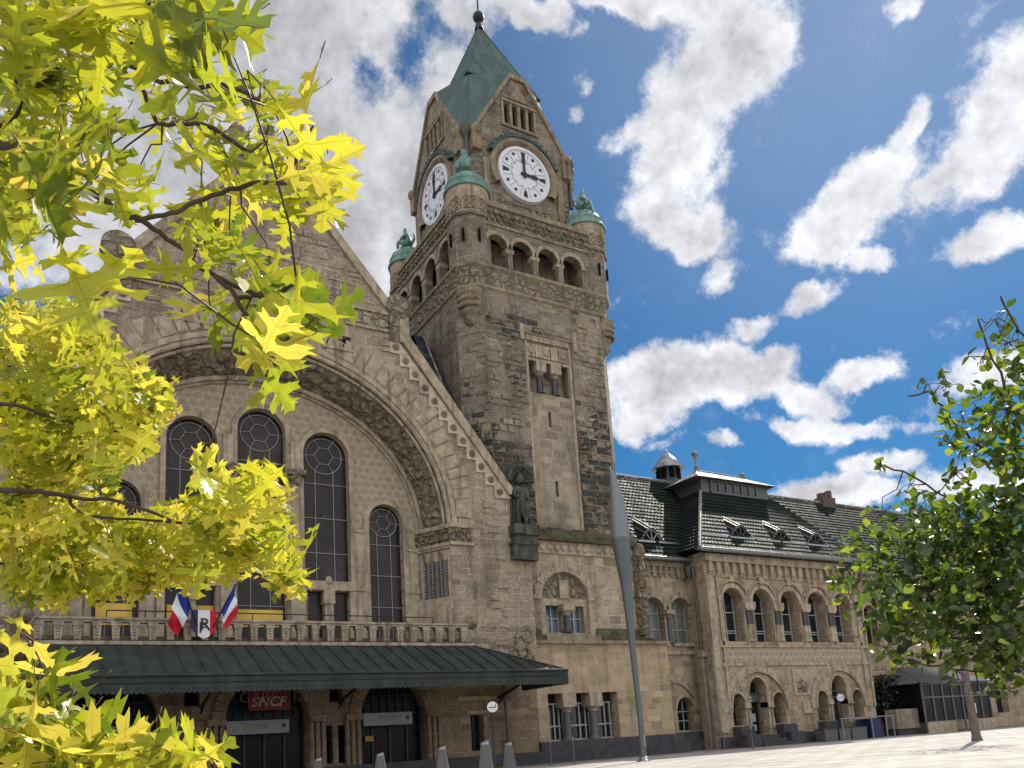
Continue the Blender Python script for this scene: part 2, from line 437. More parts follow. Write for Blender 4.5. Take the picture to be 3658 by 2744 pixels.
# clouds: (x, y, rx, ry, tilt, strength) of each bank, turned into directions of the sky
CL = [(560, 120, 300, 330, 0, 1.25), (700, 420, 260, 330, 10, 1.2), (300, 300, 400, 400, 0, 1.1), (860, 420, 170, 240, 20, 1.05), (960, 200, 110, 150, 30, .75), (820, -40, 230, 110, 0, .8), (740, 690, 200, 150, 0, .9),
      (1020, 20, 120, 50, 0, .8), (1130, 10, 130, 45, 15, .95), (1330, 5, 150, 45, 10, 1.0), (1500, 30, 110, 75, 25, .9), (1240, 65, 32, 26, 0, .6),
      (1590, 120, 130, 125, 0, 1.3), (1500, 190, 120, 105, -30, 1.15), (1430, 250, 120, 55, -30, .95), (1470, 330, 115, 100, 80, 1.0), (1470, 480, 110, 70, 10, 1.15), (1440, 420, 80, 60, 60, .8),
      (1550, 580, 42, 70, 70, .75), (1240, 165, 40, 26, 0, .5), (1235, 240, 22, 38, 0, .5),
      (1960, 25, 60, 40, -30, .75), (2165, 300, 95, 190, 25, 1.1), (2210, 180, 90, 160, 15, 1.1), (2060, 370, 110, 60, -35, .95), (2130, 540, 110, 50, -10, .85),
      (1880, 400, 180, 66, -42, 1.05), (1790, 500, 110, 60, -20, 1.0), (1850, 555, 80, 40, 0, .85), (1640, 680, 70, 42, -25, .85), (1750, 625, 85, 36, -15, .85), (1985, 255, 95, 40, -50, .9),
      (1420, 820, 160, 85, -15, 1.25), (1370, 900, 110, 55, 0, 1.0), (1580, 790, 180, 70, -8, 1.2), (1760, 830, 110, 48, 15, .95), (1880, 790, 85, 45, -20, .95), (1690, 745, 90, 38, -10, .9),
      (1740, 900, 130, 34, 8, .85), (1850, 915, 150, 26, 5, .75), (1580, 945, 70, 22, 0, .7), (1420, 955, 60, 22, -10, .55),
      (1800, 1060, 165, 42, -3, 1.1), (1890, 1000, 85, 36, -5, .9), (2100, 1050, 140, 60, 0, .85), (2150, 800, 130, 60, -10, .8), (1510, 715, 45, 15, 0, .45), (1830, 710, 30, 22, 0, .4)]
CK, SKYT, BACK_FILL = 6.1, (.135, .375, .50), 2.1
wn = t.noise(D, 7.0, 6, .62, 1)
d1 = t.vm('ADD', D, t.vm('MULTIPLY', t.vm('SUBTRACT', wn, (.5, .5, .5)), (.10, .10, .10)))
tot = None
for (x, y, rx, ry, ang, st) in CL:
    c = ray(x, y).normalized(); k = ray(x, y).length
    a0 = (rt - c * rt.dot(c)).normalized(); b0 = c.cross(a0)
    if b0.dot(up) > 0: b0 = -b0
    ca, sa = cos(radians(ang)), sin(radians(ang))
    a = a0 * ca + b0 * sa; b = -a0 * sa + b0 * ca
    rx *= 1.04; ry *= 1.04
    s = FPX * 2212 / 3658 * k * 1.0
    a = a * (s / rx); b = b * (s / ry)
    e = t.vm('LENGTH', t.n('ShaderNodeCombineXYZ', {0: t.vm('DOT_PRODUCT', d1, tuple(a), 1), 1: t.vm('DOT_PRODUCT', d1, tuple(b), 1)}).outputs[0], out=1)
    v = t.m('MULTIPLY', t.mr(e, 1.6, 0.05, 0, 1.05), st)
    tot = v if tot is None else t.m('SMOOTH_MAX', tot, v, .25)
far = t.vm('DOT_PRODUCT', D, tuple(fwd), 1)
gen = t.m('MULTIPLY', t.mr(t.noise(D, 2.4, 5), .36, .52, 0, 1.1), t.mr(far, .60, .42))  # unseen cloud cover outside the view, thickened to light the facade
tot = t.m('MAXIMUM', tot, gen)
fb = t.noise(D, 13.0, 10, .68)
fb2 = t.noise(t.vm('ADD', D, tuple(sdir * .02)), 13.0, 6, .62)
den = t.m('ADD', tot, t.m('MULTIPLY', t.m('SUBTRACT', fb, .5), 1.55))
den = t.m('ADD', den, t.m('MULTIPLY', t.m('SUBTRACT', t.noise(D, 42., 6, .65), .5), .5))
cov = t.mr(den, .34, .80)
wisp = t.mr(t.noise(d1, 5.0, 7, .7), .55, .85, 0, .16)
cov = t.m('MAXIMUM', cov, t.m('MULTIPLY', wisp, t.mr(t.n('ShaderNodeSeparateXYZ', {0: D}).outputs[2], .0, .25)))
core = t.mr(t.m('ADD', tot, t.m('MULTIPLY', t.m('SUBTRACT', t.noise(D, 5., 5, .55), .5), .9)), .65, 1.45)
edge = t.m('MULTIPLY', t.m('SUBTRACT', t.noise(D, 11., 4, .5), t.noise(t.vm('ADD', D, tuple(sdir * .03)), 11., 4, .5)), 1.1)
edge = t.m('ADD', edge, t.m('MULTIPLY', t.m('SUBTRACT', t.noise(D, 30., 5, .6), t.noise(t.vm('ADD', D, tuple(sdir * .01)), 30., 5, .6)), .8))
lum = t.m('ADD', t.m('MULTIPLY_ADD', core, -.24, 1.0), edge)
gdir = ray(640, 330).normalized()
grey = t.mr(t.vm('DOT_PRODUCT', D, tuple(gdir), 1), cos(radians(19)), cos(radians(7)), 1.0, .76)
lum = t.m('MULTIPLY', lum, grey)
lum = t.m('MULTIPLY', lum, t.m('MULTIPLY_ADD', t.m('SUBTRACT', t.noise(D, 8., 3, .5), .5), .30, .98))
back = t.mr(far, .45, -.1, 1.0, BACK_FILL)      # unseen clouds behind the view, brightened to fill the shaded facade
lum = t.m('MULTIPLY', t.m('MINIMUM', t.m('MAXIMUM', lum, .52), 1.12), back)
ccol = t.n('ShaderNodeCombineXYZ', {0: t.m('MULTIPLY', lum, CK * .97), 1: t.m('MULTIPLY', lum, CK * .985), 2: t.m('MULTIPLY', lum, CK * 1.035)}).outputs[0]
skyc = t.mix(1.0, sky, SKYT, 'MULTIPLY')
nearsun = t.vm('DOT_PRODUCT', D, tuple(sdir), 1)
glow = t.m('MULTIPLY', t.m('POWER', t.mr(nearsun, .80, 1.0, 0, 1, 'LINEAR'), 2.6), 1.5)
skyc = t.vm('ADD', skyc, t.n('ShaderNodeCombineXYZ', {0: t.m('MULTIPLY', glow, .92), 1: t.m('MULTIPLY', glow, .97), 2: glow}).outputs[0])
fin = t.mix(cov, skyc, ccol)
bg = t.n('ShaderNodeBackground', {'Color': fin, 'Strength': .10})
t.n('ShaderNodeOutputWorld', {0: bg.outputs[0]})
W.cycles.sampling_method = 'MANUAL'; W.cycles.sample_map_resolution = 1024
SC.view_settings.view_transform = 'Standard'; SC.view_settings.look = 'None'
SC.view_settings.exposure = 0.6; SC.view_settings.gamma = 1.0
SC.render.engine = 'CYCLES'
SC.cycles.max_bounces = 6; SC.cycles.diffuse_bounces = 3; SC.cycles.transparent_max_bounces = 6
SC.cycles.use_denoising = True
SC.cycles.sample_clamp_indirect = 6

# ------------------------------------------------------------------ the square
g = MB(); g.add([(-900, -900, GZ), (900, -900, GZ), (900, 900, GZ), (-900, 900, GZ)], [(0, 1, 2, 3)])
o = g.build('plaza', M['paving']); o['kind'] = 'structure'
g = MB(); g.add([(-60, 28.2, GZ + .004), (80, 28.2, GZ + .004), (80, 40, GZ + .004), (-60, 40, GZ + .004)], [(0, 1, 2, 3)])
o = g.build('pavement', M['pavement']); o['kind'] = 'structure'
# ================================================================== clock tower
CX, CY = 21.08, 34.6
TW = thing('clock_tower', 'tall sandstone clock tower with white dials and green copper pyramid roof', 'clock tower', (CX, CY, GZ))
def face(k, h, cx=CX, cy=CY):
    """coordinates of one face of a square tower: u to the right seen from outside, v height, d inwards"""
    r = ((1, 0), (0, -1), (-1, 0), (0, 1))[k]; n = ((0, 1), (1, 0), (0, -1), (-1, 0))[k]
    return lambda u, v, d: (cx + r[0] * u + n[0] * (d - h), cy + r[1] * u + n[1] * (d - h), v)
H, FW = 4.25, 3.30
ZB, ZC = 10.5, 22.05
def octo(h, w, cx=CX, cy=CY): return [(cx - w, cy - h), (cx + w, cy - h), (cx + h, cy - w), (cx + h, cy + w), (cx + w, cy + h), (cx - w, cy + h), (cx - h, cy + w), (cx - h, cy - w)]
PZ = lambda u, v, d: (u, v, d)
# lower storeys
mb = MB()
lw_hole = [(19.55, 1.42), (23.25, 1.42), (23.25, 3.42), (19.55, 3.42)]
mb.plate([(18.95, GZ), (26.4, GZ), (26.4, 5.55), (18.95, 5.55)], [lw_hole], PY(30.0), 0, .62)
mb.quad((26.4, 30, GZ), (26.4, 31.6, GZ), (26.4, 31.6, 5.55), (26.4, 30, 5.55))
mb.quad((18.95, 30, GZ), (18.95, 31, GZ), (18.95, 31, 5.55), (18.95, 30, 5.55))
mb.build('base_wall', M['base'], TW)
up_hole = arch(21.0, 1.25, 6.05, 7.55)
mb = MB(); mb.plate([(18.95, 5.9), (25.2, 5.9), (25.2, 10.0), (18.95, 10.0)], [up_hole], PY(30.25), 0, .40)
mb.quad((25.2, 30.25, 5.6), (25.2, 34, 5.6), (25.2, 34, 10), (25.2, 30.25, 10))
mb.quad((18.95, 30.25, 5.6), (18.95, 34, 5.6), (18.95, 34, 10), (18.95, 30.25, 10))
mb.build('upper_base_wall', M['ashlar'], TW)
mb = MB()
mb.prism([(30.0, 5.70), (30.25, 6.25), (30.25, 5.70)], lambda u, v, d: (d, u, v), 18.97, 19.6)
mb.prism([(29.98, 5.70), (30.25, 6.3), (30.25, 5.70)], lambda u, v, d: (d, u, v), 22.55, 25.25)
mb.prism([(29.98, 5.70), (31.3, 6.05), (31.3, 5.70)], lambda u, v, d: (d, u, v), 25.25, 26.42)
mb.build('weathered_slope', M['mossy'], TW)
mb = MB()
mb.box(18.9, 26.5, 29.86, 30.3, 5.55, 5.70)
mb.box(19.7, 22.55, 29.93, 30.3, 5.70, 5.95)
mb.build('string_course', M['dressdk'], TW)
mb = MB()
mb.prism([(18.9, GZ), (26.9, GZ), (26.9, .95), (26.6, 1.42), (18.9, 1.42)], PY(29.72), 0, .27)
mb.box(18.95, 26.95, 29.6, 29.72, GZ, 1.0)
mb.build('plinth', M['plinth'], TW)
# three ground windows with stubby columns
wn_ = MB()
for a, b in ((19.6, 20.45), (20.85, 21.85), (22.25, 23.2)):
    for x in (a + .05, (a + b) / 2 + .1, b - .08): wn_.box(x - .03, x + .03, 30.50, 30.56, 1.45, 3.0)
    for z in (1.45, 2.05, 3.0): wn_.box(a, b, 30.49, 30.55, z - .03, z + .03)
wf = wn_.build('window', M['whitewood'], TW)
MB().quad((19.55, 30.60, 1.42), (23.25, 30.60, 1.42), (23.25, 30.60, 3.42), (19.55, 30.60, 3.42)).build('glass', M['glass'], wf)
def stub_column(px, py, z0, z1, r, mat, cap=.18, parent=TW, capmat='dress', capz=None):
    c = MB(); c.lathe((px, py, z0), [(r * 1.75, 0), (r * 1.75, .05), (r * 1.3, .10), (r * 1.05, .16), (r, .2), (r * .93, z1 - z0)], 16)
    o = c.build('column', mat, parent)
    k = MB(); kz = z1 - .01
    k.lathe((px, py, kz), [(r * 1.0, 0), (r * 1.35, .04), (r * 1.15, .08), (r * 1.5, cap * .6), (r * 1.9, cap)], 14)
    ct = z1 + cap if capz is None else capz
    k.prism([(px - r * 2.0, py - r * 2.0), (px + r * 2.0, py - r * 2.0), (px + r * 2.0, py + r * 2.0), (px - r * 2.0, py + r * 2.0)], PZ, z1 + cap - .01, ct)
    k.build('capital', M[capmat], o)
    return o
stub_column(20.62, 30.27, 1.42, 2.62, .17, M['greycol'], .22, capz=3.42)
stub_column(22.02, 30.27, 1.42, 2.62, .17, M['greycol'], .22, capz=3.42)
# arched twin window with carved tympanum
mb = MB()
mb.plate(arch(21.0, 1.25, 7.5, 7.55), [], PY(30.42))
mb.build('carved_tympanum', M['carve'], TW)
mb = MB()
mb.plate([(19.75, 6.05), (22.25, 6.05), (22.25, 7.62), (19.75, 7.62)], [rect(20.0, 20.85, 6.1, 7.3), rect(21.2, 22.05, 6.1, 7.3)], PY(30.38), 0, .35)
mb.box(20.75, 21.25, 30.28, 30.42, 7.62, 8.45)
mb.build('window_surround', M['dress'], TW)
mb = MB()
for i in range(26):
    a = pi * i / 26; b = pi * (i + .92) / 26; r0_, r1_ = 1.27, 1.27 + (.42 if i % 2 else .36)
    mb.prism([(21.0 + r0_ * cos(a), 7.55 + r0_ * sin(a)), (21 + r1_ * cos(a), 7.55 + r1_ * sin(a)), (21 + r1_ * cos(b), 7.55 + r1_ * sin(b)), (21 + r0_ * cos(b), 7.55 + r0_ * sin(b))], PY(30.2), random.uniform(-.01, .02), .08)
mb.build('arch_stones', M['dress'], TW)
wn_ = MB()
for a, b in ((20.02, 20.83), (21.22, 22.03)):
    for x in (a + .04, (a + b) / 2, b - .04): wn_.box(x - .03, x + .03, 30.64, 30.70, 6.1, 7.3)
    wn_.box(a, b, 30.63, 30.69, 6.72, 6.77)
wf = wn_.build('window', M['whitewood'], TW)
g_ = MB()
g_.quad((20.0, 30.72, 6.1), (20.85, 30.72, 6.1), (20.85, 30.72, 7.3), (20.0, 30.72, 7.3)); g_.quad((21.2, 30.72, 6.1), (22.05, 30.72, 6.1), (22.05, 30.72, 7.3), (21.2, 30.72, 7.3))
g_.build('glass', M['glassblue'], wf)
stub_column(21.02, 30.30, 6.1, 6.85, .15, M['purple'], .2, capz=7.35)
# cornice of the lower storeys with a row of small carved bosses
mb = MB(); mb.prism([(30.1, 10.35), (30.4, 10.85), (30.4, 10.35)], lambda u, v, d: (d, u, v), 19.25, 25.3)
mb.box(19.2, 25.35, 29.98, 30.45, 10.18, 10.36)
mb.build('base_cornice', M['mossy'], TW)
mb = MB()
mb.box(18.96, 25.22, 30.18, 30.26, 9.62, 10.19)
for i in range(15): 
    x = 19.5 + i * .39
    mb.lathe_ = None
    mb.add([(x + .13 * cos(a), 30.17 - .05, 9.9 + .13 * sin(a)) for a in [2 * pi * j / 10 for j in range(10)]] + [(x + .17 * cos(a), 30.18, 9.9 + .17 * sin(a)) for a in [2 * pi * j / 10 for j in range(10)]],
           [tuple(range(10))] + [(j, (j + 1) % 10, 10 + (j + 1) % 10, 10 + j) for j in range(10)])
mb.build('boss_frieze', M['dress'], TW)
# shaft
F0 = face(0, H)
mb = MB()
pan = [(-1.23, 10.85), (1.42, 10.85), (1.42, 20.2), (-1.23, 20.2)]
mb.plate([(-FW, ZB), (FW, ZB), (FW, ZC), (-FW, ZC)], [pan], F0, 0, .16)
for k in (1, 2, 3): mb.plate([(-FW, ZB), (FW, ZB), (FW, ZC), (-FW, ZC)], [], face(k, H))
oc = octo(H, FW)
for a, b in ((1, 2), (3, 4), (5, 6), (7, 0)):
    mb.quad((*oc[a], ZB), (*oc[b], ZB), (*oc[b], ZC), (*oc[a], ZC))
# rock faces that stand proud of the wall, most on the front buttresses
R = random.Random(4)
def quoins(P, u0, u1, z0, z1, dens, amp):
    z = z0
    while z < z1:
        h = R.choice((.24, .28, .33)); u = u0 + R.uniform(-.1, 0)
        while u < u1 - .1:
            w = R.uniform(.3, .72); 
            if R.random() < dens:
                a, b = max(u, u0), min(u + w, u1)
                if b - a > .15:
                    e = R.uniform(.3, 1) * amp; c = .03
                    vs = [P(a + .01, z + .012, 0), P(b - .01, z + .012, 0), P(b - .01, z + h - .012, 0), P(a + .01, z + h - .012, 0),
                          P(a + c + R.uniform(0, .05), z + c, -e * R.uniform(.5, 1)), P(b - c - R.uniform(0, .05), z + c, -e * R.uniform(.5, 1)), P(b - c, z + h - c, -e * R.uniform(.5, 1)), P(a + c, z + h - c, -e * R.uniform(.5, 1))]
                    mb.add(vs, [(4, 5, 6, 7), (0, 1, 5, 4), (1, 2, 6, 5), (2, 3, 7, 6), (3, 0, 4, 7)])
            u += w
        z += h
quoins(F0, -FW, -1.28, 10.9, 21.2, .55, .10); quoins(F0, 1.47, FW, 10.9, 21.2, .55, .10)
s2 = sqrt(.5)
CH = lambda u, v, d: (CX - FW - .475 + u * s2 + d * s2, CY - H + .475 - u * s2 + d * s2, v)
quoins(CH, -.64, .64, 10.9, 19.8, .4, .07)
mb.build('shaft', M['tower'], TW)
# recessed front panel with window and slits
FP = face(0, H - .16)
mb = MB()
mb.plate(pan, [rect(-1.0, 1.22, 17.35, 18.95), rect(-.10, .06, 15.75, 16.5), rect(.02, .18, 12.4, 13.15)], FP, 0, [.55, .4, .4])
mb.build('panel_wall', M['panel'], TW)
mb = MB()
mb.plate([(-1.23, 10.85), (1.42, 10.85), (1.42, 20.2), (-1.23, 20.2)], [rect(-1.05, 1.27, 10.86, 20.0)], face(0, H - .10), 0, .07)
mb.bxp(face(0, H - .16), -1.1, 1.32, 19.9, 20.2, -.1, .02); mb.bxp(face(0, H - .16), -1.1, 1.32, 18.92, 19.02, -.07, .02)
for i, u in enumerate((-.85, -.42, .0, .45, .9)):
    mb.bxp(FP, u - .19, u + .19, 19.12, 19.75, -.06, .02)
    if i % 2 == 0:
        mb.prism(circ(u + .02, 19.43, .17, 14), FP, -.12, -.05)
for i in range(11): 
    a = -1.15 + i * .22
    mb.prism([(a, 20.32), (a + .11, 20.45), (a + .22, 20.32), (a + .22, 20.38), (a + .11, 20.51), (a, 20.38)], F0, -.05, .01)
mb.bxp(F0, -1.5, -1.3, 19.8, 20.6, -.08, .02); mb.bxp(F0, 1.48, 1.68, 19.8, 20.6, -.08, .02)
mb.build('window_frieze', M['dress'], TW)
g_ = MB(); g_.quad(FP(-1.0, 17.35, .56), FP(1.22, 17.35, .56), FP(1.22, 18.95, .56), FP(-1.0, 18.95, .56)); wallb = g_.build('window_back', M['dress'], TW)
g_ = MB()
for u in (-.16, .68): g_.bxp(FP, u, u + .22, 17.45, 18.25, .50, .555)
g_.bxp(FP, -.1, .06, 15.75, 16.5, .35, .39); g_.bxp(FP, .02, .18, 12.4, 13.15, .35, .39)
g_.build('dark_opening', M['void'], wallb)
for u in (-.36, .48):
    p = FP(u, 17.4, .18); stub_column(p[0], p[1], 17.4, 18.28, .14, M['purple'], .16, capz=18.95)
# string + carved cornice
def ring(mb, h0, w0, z0, h1, w1, z1):
    a, b = octo(h0, w0), octo(h1, w1)
    mb.add([(*p, z0) for p in a] + [(*p, z1) for p in b], [(i, (i + 1) % 8, 8 + (i + 1) % 8, 8 + i) for i in range(8)])
mb = MB(); ring(mb, 4.33, 3.55, ZC - .05, 4.33, 3.55, ZC + .06); ring(mb, H, FW, ZC - .12, 4.33, 3.55, ZC - .05); ring(mb, 4.33, 3.55, ZC + .06, 4.28, 3.6, ZC + .10)
ring(mb, 4.42, 3.75, 23.02, 4.42, 3.75, 23.16); ring(mb, 4.34, 3.7, 22.95, 4.42, 3.75, 23.02); ring(mb, 4.42, 3.75, 23.16, 3.2, 3.0, 23.20)
mb.build('cornice', M['dressdk'], TW)
mb = MB(); ring(mb, 4.28, 3.6, ZC + .10, 4.34, 3.7, 22.95); mb.build('leaf_frieze', M['carve'], TW)
# bearded mask corbels under the corners
for k in range(4):
    a = radians(225 + 90 * k); ex, ey = cos(a), sin(a)
    c0_ = (CX + ex * (H + FW) * .5 * 1.414 * .992, CY + ey * (H + FW) * .5 * 1.414 * .992, 0)
    mb = MB(); mb.lathe((c0_[0], c0_[1], 20.15), [(.05, 0), (.24, .12), (.33, .3), (.30, .42), (.31, .5), (.44, .62), (.47, .72), (.43, .85), (.54, 1.0), (.58, 1.35), (.66, 1.75)], 14)
    for i in range(9):
        b = a - 1.0 + i * .25
        for zz in (21.05, 21.35, 21.65): mb.ball((c0_[0] + .57 * cos(b), c0_[1] + .57 * sin(b), zz), .09, 6, 4)
    for sgn in (-1, 1): mb.ball((c0_[0] + .30 * cos(a + sgn * .45), c0_[1] + .30 * sin(a + sgn * .45), 20.5), .06, 6, 4)
    mb.ball((c0_[0] + .34 * ex, c0_[1] + .34 * ey, 20.42), (.06, .06, .1), 6, 4)
    mb.build('mask_corbel', M['dressdk'], TW)
# arcaded gallery
GH = 4.25
ps = {0: [-2.42, -1.03, .42, 1.86], 1: [-2.48, -.82, .84, 2.5]}
for k in range(4):
    P = face(k, GH)
    cs = ps[k % 2]; hw = .57 if k % 2 == 0 else .62
    hs = [arch(c, hw, 23.2, 24.30 if k % 2 == 0 else 24.4, 14) for c in cs]
    mb = MB(); mb.plate([(-FW - .1, 23.1), (FW + .1, 23.1), (FW + .1, 25.3), (-FW - .1, 25.3)], hs, P, 0, .42)
    wl = mb.build('gallery_wall', M['clockst'], TW)
    mb = MB()
    for c in cs:
        for i in range(11):
            a, b = pi * i / 11, pi * (i + .95) / 11; zs = 24.30 if k % 2 == 0 else 24.4
            q = lambda r, an: (c + r * cos(an), zs + r * sin(an))
            mb.prism([q(hw + .005, a), q(hw + .2, a), q(hw + .2, b), q(hw + .005, b)], P, -.04, .05)
    mb.build('arch_stones', M['dress'], wl)
    if k < 2:
        for i in range(3):
            u = (cs[i] + cs[i + 1]) / 2
            for du in ((-.0,) if k else (0,)):
                p = P(u, 0, .21); stub_column(p[0], p[1], 23.2, 23.95, .11, M['purple'], .16, wl, capz=24.3)
    mb = MB(); mb.quad(P(-3.3, 23.1, 1.25), P(3.3, 23.1, 1.25), P(3.3, 25.3, 1.25), P(-3.3, 25.3, 1.25)); bw_ = mb.build('gallery_back_wall', M['dressdk'], TW)
    mb = MB()
    for c in cs: mb.bxp(P, c - .18, c + .22, 23.3, 23.95, 1.2, 1.3)
    mb.build('dark_opening', M['void'], bw_)
    # carved parapet band
    mb = MB()
    mb.bxp(P, -FW, FW, 25.3, 25.42, -.06, .4); mb.bxp(P, -FW, FW, 26.28, 26.5, -.10, .4)
    mb.prism([(0, 26.5), (0, 26.62), (1.0, 26.95), (1.0, 26.5)], lambda a_, b_, d_: P(d_, b_, a_), -FW, FW)
    mb.build('parapet_coping', M['dressdk'], TW)
    mb = MB(); mb.bxp(P, -FW, FW, 25.42, 26.28, -.02, .4)
    for i in range(20):
        u = -FW + .2 + i * .335
        mb.ball(P(u, 25.98, -.04), .13, 6, 4); mb.ball(P(u + .16, 25.70, -.04), .12, 6, 4)
    mb.build('parapet_frieze', M['carve'], TW)
# corner turrets with copper caps and crouching copper figures
def figure_mesh():
    V = [(0, 0, .32), (0, -.02, .62), (0, -.06, .92), (0, -.08, 1.05), (0, -.12, 1.24), (0, -.2, 1.26),
         (.2, -.02, .86), (.32, -.22, .62), (.2, -.42, .44), (-.2, -.02, .86), (-.32, -.22, .62), (-.2, -.42, .44),
         (.18, -.08, .28), (.27, -.46, .46), (.22, -.52, .05), (-.18, -.08, .28), (-.27, -.46, .46), (-.22, -.52, .05), (0, .22, .35), (0, .40, .62), (0, .36, .95)]
    E = [(0, 1), (1, 2), (2, 3), (3, 4), (4, 5), (2, 6), (6, 7), (7, 8), (2, 9), (9, 10), (10, 11), (0, 12), (12, 13), (13, 14), (0, 15), (15, 16), (16, 17), (0, 18), (18, 19), (19, 20)]
    Rr = [.27, .28, .24, .11, .19, .10, .12, .09, .07, .12, .09, .07, .16, .12, .08, .16, .12, .08, .10, .07, .05]
    return V, E, Rr
fig0 = None
for k in range(4):
    a = radians(225 + 90 * k); ex, ey = cos(a), sin(a)
    dd = 3.42 * 1.414
    tx, ty = CX + ex * dd, CY + ey * dd
    mb = MB()
    o8 = [(tx + 1.02 * cos(a + pi / 8 + i * pi / 4), ty + 1.02 * sin(a + pi / 8 + i * pi / 4)) for i in range(8)]
    mb.prism(o8, PZ, 23.12, 25.55)
    mb.prism([(tx + 1.1 * cos(a + pi / 8 + i * pi / 4), ty + 1.1 * sin(a + pi / 8 + i * pi / 4)) for i in range(8)], PZ, 25.55, 25.75)
    tr = mb.build('turret', M['clockst'], TW)
    mb = MB()
    for b in (-.78, 0, .78):
        mb.obx = None
        px, py = tx + 1.0 * cos(a + b), ty + 1.0 * sin(a + b)
        mb.lathe((px, py, 24.2), [(.07, 0), (.07, .62)], 4)
    mb.build('slit', M['void'], tr)
    mb = MB(); mb.lathe((tx, ty, 25.75), [(1.0, 0), (1.0, .06), (.98, .08), (.98, .75), (1.04, .85), (1.04, 1.35)], 28)
    mb.build('drum', M['dress'], tr)
    mb = MB()     # pierced lattice panels round the drum
    for i in range(8):
        b0 = a + (i - 3.5) * pi / 4 - .32
        q = lambda s_, z_, r_=1.005: (tx + r_ * cos(b0 + s_ * .64), ty + r_ * sin(b0 + s_ * .64), 25.86 + z_ * .6)
        mb.add([q(0, 0), q(.5, 0), q(1, 0), q(1, 1), q(.5, 1), q(0, 1)], [(0, 1, 4, 5), (1, 2, 3, 4)])
    mb.build('lattice_ground', M['dressdk'], tr)
    mb = MB()
    for i in range(8):
        b0 = a + (i - 3.5) * pi / 4 - .32
        q = lambda s_, z_, r_=1.02: (tx + r_ * cos(b0 + s_ * .64), ty + r_ * sin(b0 + s_ * .64), 25.86 + z_ * .6)
        for s0, z0, s1, z1 in ((0, 0, 1, 1), (0, 1, 1, 0), (0, .5, .5, 1), (.5, 0, 1, .5), (0, .5, .5, 0), (.5, 1, 1, .5), (0, 0, 0, 1), (1, 0, 1, 1), (0, 0, 1, 0), (0, 1, 1, 1)):
            mb.tube([q(s0 + (s1 - s0) * j / 4, z0 + (z1 - z0) * j / 4) for j in range(5)], .028, 4)
    mb.build('lattice', M['dress'], tr)
    mb = MB(); mb.lathe((tx, ty, 27.08), [(1.12, -.02), (1.14, .06), (1.06, .14), (1.02, .38), (1.05, .42), (.98, .48), (.86, .74), (.62, .96), (.34, 1.08), (.2, 1.16), (.12, 1.3), (.16, 1.36)], 28)
    for i in range(8):
        b = a + i * pi / 4
        mb.tube([(tx + r_ * cos(b), ty + r_ * sin(b), 27.08 + z_) for r_, z_ in ((1.07, .15), (1.03, .38), (.99, .49), (.87, .75), (.63, .97), (.35, 1.09))], .022, 4)
    mb.build('dome', M['copperlt'], tr)
    V, E, Rr = figure_mesh()
    ca, sa = cos(a + pi / 2), sin(a + pi / 2)
    V = [(tx + x * ca - y * sa, ty + x * sa + y * ca, 28.22 + z) for x, y, z in V]
    skin(V, E, Rr, 'copper_figure', M['copperlt'], tr, 1)
# clock storey
BH, BW = 3.22, 2.72
GT = 35.05
mb = MB()
hs_lou = [[(u - .14, 32.15), (u + .14, 32.15), (u + .14, 33.35), (u - .14, 33.35)] for u in (-.72, -.24, .24, .72)]
gab = [(-BW, 26.5), (BW, 26.5), (BW, 31.2), (.42, GT), (-.42, GT), (-BW, 31.2)]
for k in range(4):
    mb.plate(gab, hs_lou if k < 2 else [], face(k, BH), 0, .3)
ob = octo(BH, BW)
for a, b in ((1, 2), (3, 4), (5, 6), (7, 0)):
    mb.quad((*ob[a], 26.5), (*ob[b], 26.5), (*ob[b], 31.2), (*ob[a], 31.2))
quoins(face(0, BH), -BW, -1.75, 27.2, 31.0, .5, .08); quoins(face(0, BH), 1.75, BW, 27.2, 31.0, .5, .08); quoins(face(1, BH), -BW, -1.75, 27.2, 31.0, .5, .08)
cs_ = mb.build('clock_storey', M['clockst'], TW)
